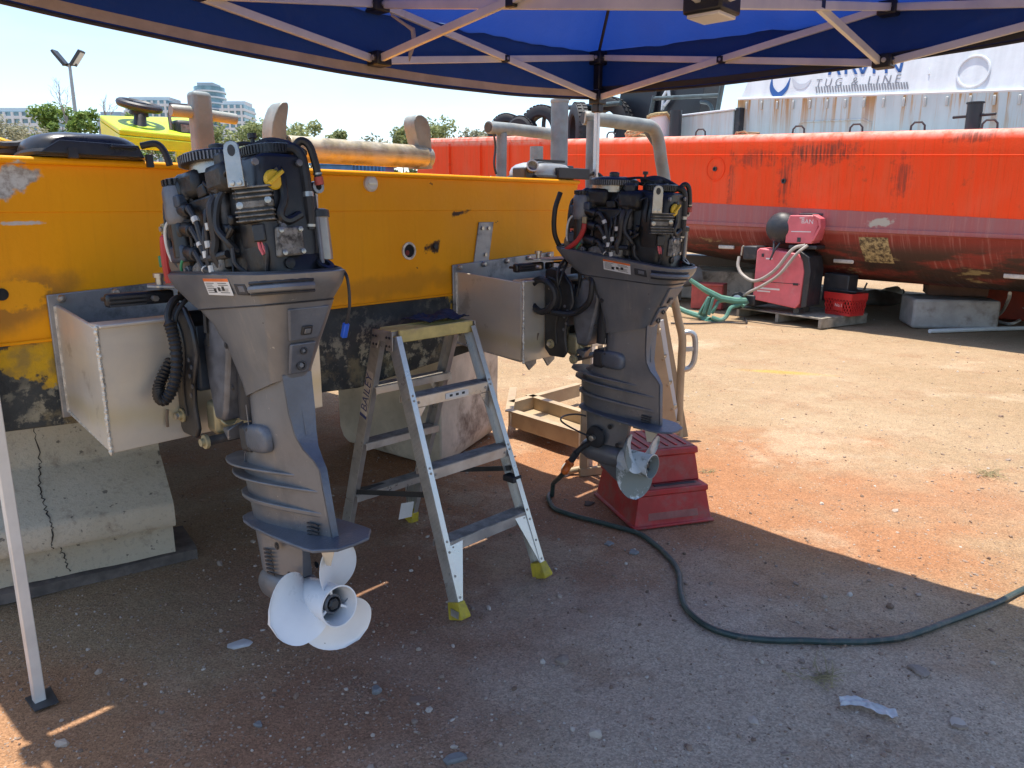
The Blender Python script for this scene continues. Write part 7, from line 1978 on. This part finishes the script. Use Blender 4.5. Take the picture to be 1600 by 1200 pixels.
# valance strips with hem and piping
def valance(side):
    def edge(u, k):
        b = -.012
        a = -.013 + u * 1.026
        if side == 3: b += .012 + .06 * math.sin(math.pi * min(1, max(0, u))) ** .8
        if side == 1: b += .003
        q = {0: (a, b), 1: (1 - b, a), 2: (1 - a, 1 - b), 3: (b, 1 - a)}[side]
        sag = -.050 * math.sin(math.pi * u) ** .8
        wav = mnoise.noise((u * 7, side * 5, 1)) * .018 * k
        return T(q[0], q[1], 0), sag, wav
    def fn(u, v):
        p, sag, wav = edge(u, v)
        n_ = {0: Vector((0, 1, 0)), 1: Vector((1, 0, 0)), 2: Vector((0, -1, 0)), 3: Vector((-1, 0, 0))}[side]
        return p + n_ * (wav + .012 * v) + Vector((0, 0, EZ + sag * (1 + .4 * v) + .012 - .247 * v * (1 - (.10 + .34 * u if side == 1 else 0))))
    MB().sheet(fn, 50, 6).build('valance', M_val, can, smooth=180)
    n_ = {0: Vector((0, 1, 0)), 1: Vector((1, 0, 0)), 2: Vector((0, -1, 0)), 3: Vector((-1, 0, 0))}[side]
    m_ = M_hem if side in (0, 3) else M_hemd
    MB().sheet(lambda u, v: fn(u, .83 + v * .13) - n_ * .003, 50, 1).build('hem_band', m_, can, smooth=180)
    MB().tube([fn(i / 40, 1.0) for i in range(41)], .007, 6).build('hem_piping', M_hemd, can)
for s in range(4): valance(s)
# frame: legs, side scissors, centre scissors
ZT, ZL = 2.405, 2.20
def tbar(a, b, nm='truss_bar', w_=.030, h_=.017):
    return MB().bar(a, b, h_, w_).build(nm, M_tbar, can, bevel=.002)
def joint(p, size=(.075, .075, .055)):
    j = MB().box(p, size).build('truss_joint', M_joint, can, bevel=.006)
    MB().lathe([(.010, 0), (.010, .006), (.0, .007)], p + Vector((-size[0] / 2 - .0, -.012, 0)), (-1, 0, 0), 12).build('joint_bolt', M_steel, j)
    MB().lathe([(.010, 0), (.010, .006), (.0, .007)], p + Vector((0, -size[1] / 2, 0)), (0, -1, 0), 12).build('joint_bolt', M_steel, j)
    return j
corners = [(0, 0), (1, 0), (1, 1), (0, 1)]
lean = .0
for i, (u, v) in enumerate(corners):
    base = T(u, v, 0)
    MB().box(base + Vector((0, 0, .80)), (.034, .034, 1.60)).build('leg', M_tbar if i != 1 else M_tleg, can, bevel=.003)
    up = MB().box(base + Vector((0, 0, 2.0)), (.026, .026, .86)).build('inner_leg', M_tleg, can, bevel=.003)
    MB().box(base + Vector((0, 0, 1.60)), (.05, .05, .06)).build('leg_lock', M_joint, can, bevel=.006)
    ft_ = MB().prism([base + Vector((-.03, -.055, .0)), base + Vector((.04, -.06, .0)), base + Vector((.05, .05, .0)), base + Vector((-.03, .045, .0))], (0, 0, .006)).build('foot_plate', M_dark, can, bevel=.001)
    joint(base + Vector((0, 0, ZT)), (.075, .075, .07)); joint(base + Vector((0, 0, ZL)), (.072, .072, .075))
    MB().box(base + Vector((0, 0, ZL - .055)), (.05, .05, .05)).build('slider_sleeve', M_joint, can, bevel=.006)
    MB().box(base + Vector((.0, 0, (ZT + ZL) / 2 + .02)), (.034, .04, .16)).build('slider_spring', M_joint, can, bevel=.004)
def side(c0, c1):
    p = lambda k, z, off: T(c0[0] + (c1[0] - c0[0]) * k, c0[1] + (c1[1] - c0[1]) * k, z) + off
    tn = (T(*c1, 0) - T(*c0, 0)).normalized(); nn = Vector((-tn.y, tn.x, 0))
    for a, b in ((0, .5), (1, .5)):
        s_ = 1 if a == 0 else -1
        tbar(p(a + s_ * .01, ZT, nn * .011), p(b - s_ * .01, ZL, nn * .011)); tbar(p(a + s_ * .01, ZL, -nn * .011), p(b - s_ * .01, ZT, -nn * .011))
        cl = MB().box(p((a + b) / 2, (ZT + ZL) / 2, Vector((0, 0, 0))), (.04, .04, .034), Matrix.Rotation(math.atan2(tn.y, tn.x), 3, 'Z')).build('pivot_clip', M_joint, can, bevel=.004)
        MB().lathe([(.007, -.024), (.007, .024)], p((a + b) / 2, (ZT + ZL) / 2, Vector((0, 0, 0))), nn, 10).build('pivot_bolt', M_steel, cl)
    joint(p(.5, ZT, Vector((0, 0, 0)))); joint(p(.5, ZL, Vector((0, 0, 0))))
for i in range(4): side(corners[i], corners[(i + 1) % 4])
HUBL, HUBT = 2.165, 2.39
hub = T(.5, .5, 0)
for (u, v) in ((.5, 0), (1, .5), (.5, 1), (0, .5)):
    q = T(u, v, 0); tn = (hub - q).normalized(); nn = Vector((-tn.y, tn.x, 0)); e0 = q + tn * .03; e1 = hub - tn * .04
    tbar(e0 + Vector((0, 0, ZT)) + nn * .011, e1 + Vector((0, 0, HUBL)) + nn * .011)
    tbar(e0 + Vector((0, 0, ZL)) - nn * .011, e1 + Vector((0, 0, HUBT)) - nn * .011)
    c_ = (e0 + e1) / 2 + Vector((0, 0, (ZT + HUBL + ZL + HUBT) / 4))
    MB().box(c_, (.04, .04, .034), Matrix.Rotation(math.atan2(tn.y, tn.x), 3, 'Z')).build('pivot_clip', M_joint, can, bevel=.004)
MB().box(hub + Vector((0, 0, HUBL)), (.12, .12, .075)).build('centre_hub', M_joint, can, bevel=.008)
MB().box(hub + Vector((0, 0, HUBL - .041)), (.10, .10, .012)).build('hub_pad', M_tbar, can, bevel=.003)
MB().box(hub + Vector((0, 0, HUBT)), (.12, .12, .075)).build('centre_hub', M_joint, can, bevel=.008)
MB().box(hub + Vector((0, 0, 2.86)), (.03, .03, .86)).build('centre_pole', M_tleg, can, bevel=.003)
# torn strip hanging from the truss
sa = T(.5, .0, ZT - .03)
def tear(px, py, y=.0):
    p = onplane(px, py, TL + TNv * .12, TNv); q = p - TL
    return Vector((q.dot(TDv), -.12, q.z))
MB().loft([[tear(610, 22) + Vector((0, 0, .004)), tear(612, 26)], [tear(634, 36), tear(632, 40)], [tear(648, 44), tear(642, 48)], [tear(651, 66), tear(644, 66)], [tear(645, 82), tear(638, 84)], [tear(640, 96), tear(639, 96)]], cap=False, closed=False).build('torn_strip', M_hem, can, smooth=180, thick=.002)

# ------------------------------------------------------------------ odds and ends on the dirt
M_chip = simple('slate_chip', (.20, .195, .19), .7, var=.25)
M_film = simple('plastic_film', (.52, .50, .48), .45, var=.15)
rnd = random.Random(21)
def scrap(px, py, r_, label, m, nm, cat, seed, flat=.12, grp=None):
    rr = random.Random(seed); mb = MB()
    rg = []
    n_ = 9
    for z, k in ((0, .92), (flat * .6, 1), (flat, .7)):
        rg.append([Vector((math.cos(i * 2 * math.pi / n_) * r_ * k * (1 + .0) , math.sin(i * 2 * math.pi / n_) * r_ * k * .75, z * r_)) for i in range(n_)])
    offs = [rr.uniform(.65, 1.25) for _ in range(n_)]
    rg = [[Vector((p.x * offs[i], p.y * offs[i], p.z + (rr.uniform(0, .06) * r_ if p.z > 0 else 0))) for i, p in enumerate(r)] for r in rg]
    o = mb.loft(rg).build(nm, m, None, smooth=25)
    p = gz(px, py); o.location = (p.x, p.y, gheight(p.x, p.y) - .002); o.rotation_euler = (0, 0, rr.uniform(0, 6))
    return tag(o, label, cat, grp)
scrap(588, 1080, .024, 'angular blue grey stone chip on the dirt in front of the near propeller', M_chip, 'stone_chip', 'stone chip', 1, .7)
scrap(712, 1186, .032, 'blue grey stone chip at the bottom edge of the picture', M_chip, 'stone_chip', 'stone chip', 2, .5)
scrap(404, 1131, .018, 'small blue grey stone chip left of the near propeller shadow', M_chip, 'stone_chip', 'stone chip', 3, .6)
scrap(1500, 1132, .035, 'pale flat stone in the shade near the picture corner', M_stone, 'flat_stone', 'stone', 4, .35)
scrap(1436, 1050, .036, 'brown flat stone half sunk in the shaded dirt', simple('brown_stone', (.27, .21, .17), .9), 'flat_stone', 'stone', 5, .4)
scrap(655, 1092, .032, 'dark soil clod on the dirt in front of the ladder', simple('soil_clod', (.24, .15, .105), .95), 'soil_clod', 'clod', 6, .25)
scrap(990, 862, .035, 'slate chip beside the hose below the red stool', M_chip, 'stone_chip', 'stone chip', 7, .35)
scrap(952, 848, .03, 'dark slate chip on the gravel left of the red stool corner', M_chip, 'stone_chip', 'stone chip', 8, .3)
scrap(920, 787, .04, 'flat dark lump of soil behind the hose curve', simple('dark_lump', (.09, .065, .055), .9), 'soil_clod', 'clod', 9, .25)
scrap(376, 1004, .045, 'torn silvery foil scrap beside the light slit on the dirt', M_film, 'foil_scrap', 'scrap', 10, .18)
# crumpled plastic film
mb = MB()
def filmf(u, v):
    x, y = (u - .5) * .17, (v - .5) * .05
    return (x, y + .02 * math.sin(u * 5), .006 + .016 * abs(mnoise.noise((x * 30, y * 45, 1))) + .006 * mnoise.noise((x * 70, y * 70, 3)))
o = mb.sheet(filmf, 36, 12).build('plastic_film', M_film, None, smooth=25)
p = gz(1355, 1106); o.location = p; o.rotation_euler = (0, 0, -.25); tag(o, 'crumpled strip of clear plastic film on the shaded dirt', 'film')
# dry grass wisps
M_dry = simple('dry_grass', (.30, .25, .13), .9, var=.3, bump=0)
def wisp(px, py, n_, r_, label, seed):
    rr = random.Random(seed); mb = MB()
    for k in range(n_):
        an = rr.uniform(0, 6.28); l_ = r_ * rr.uniform(.5, 1.2); o_ = Vector((rr.gauss(0, r_ * .35), rr.gauss(0, r_ * .35), 0))
        q = Vector((math.cos(an) * l_, math.sin(an) * l_, rr.uniform(.1, .5) * l_))
        mb.tube([o_, o_ + q * .5 + Vector((0, 0, .1 * l_)), o_ + q], [.0016, .0013, .0005], 4)
    o = mb.build('dry_grass', M_dry, None); p = gz(px, py); o.location = (p.x, p.y, gheight(p.x, p.y)); tag(o, label, 'grass tuft')
wisp(1545, 742, 40, .10, 'dry grass tuft on the sunlit dirt at the picture edge', 1)
wisp(1285, 1060, 36, .085, 'dry grass wisps on the shaded dirt below the hose', 2)
wisp(1105, 735, 26, .05, 'small dry weed beside the corner of the red stool', 3)
# cables near the green chair
tag(MB().tube(spline([gz(1048, 506) + Vector((0, 0, .01)), gz(1085, 507) + Vector((0, 0, .012)), gz(1130, 505) + Vector((0, 0, .012)), gz(1165, 506) + Vector((0, 0, .012)), gz(1163, 498) + Vector((0, 0, .012))], 6), .012, 6).build('power_cable', M_bplas, None), 'black cable on the sunlit dirt in front of the green chair', 'cable')
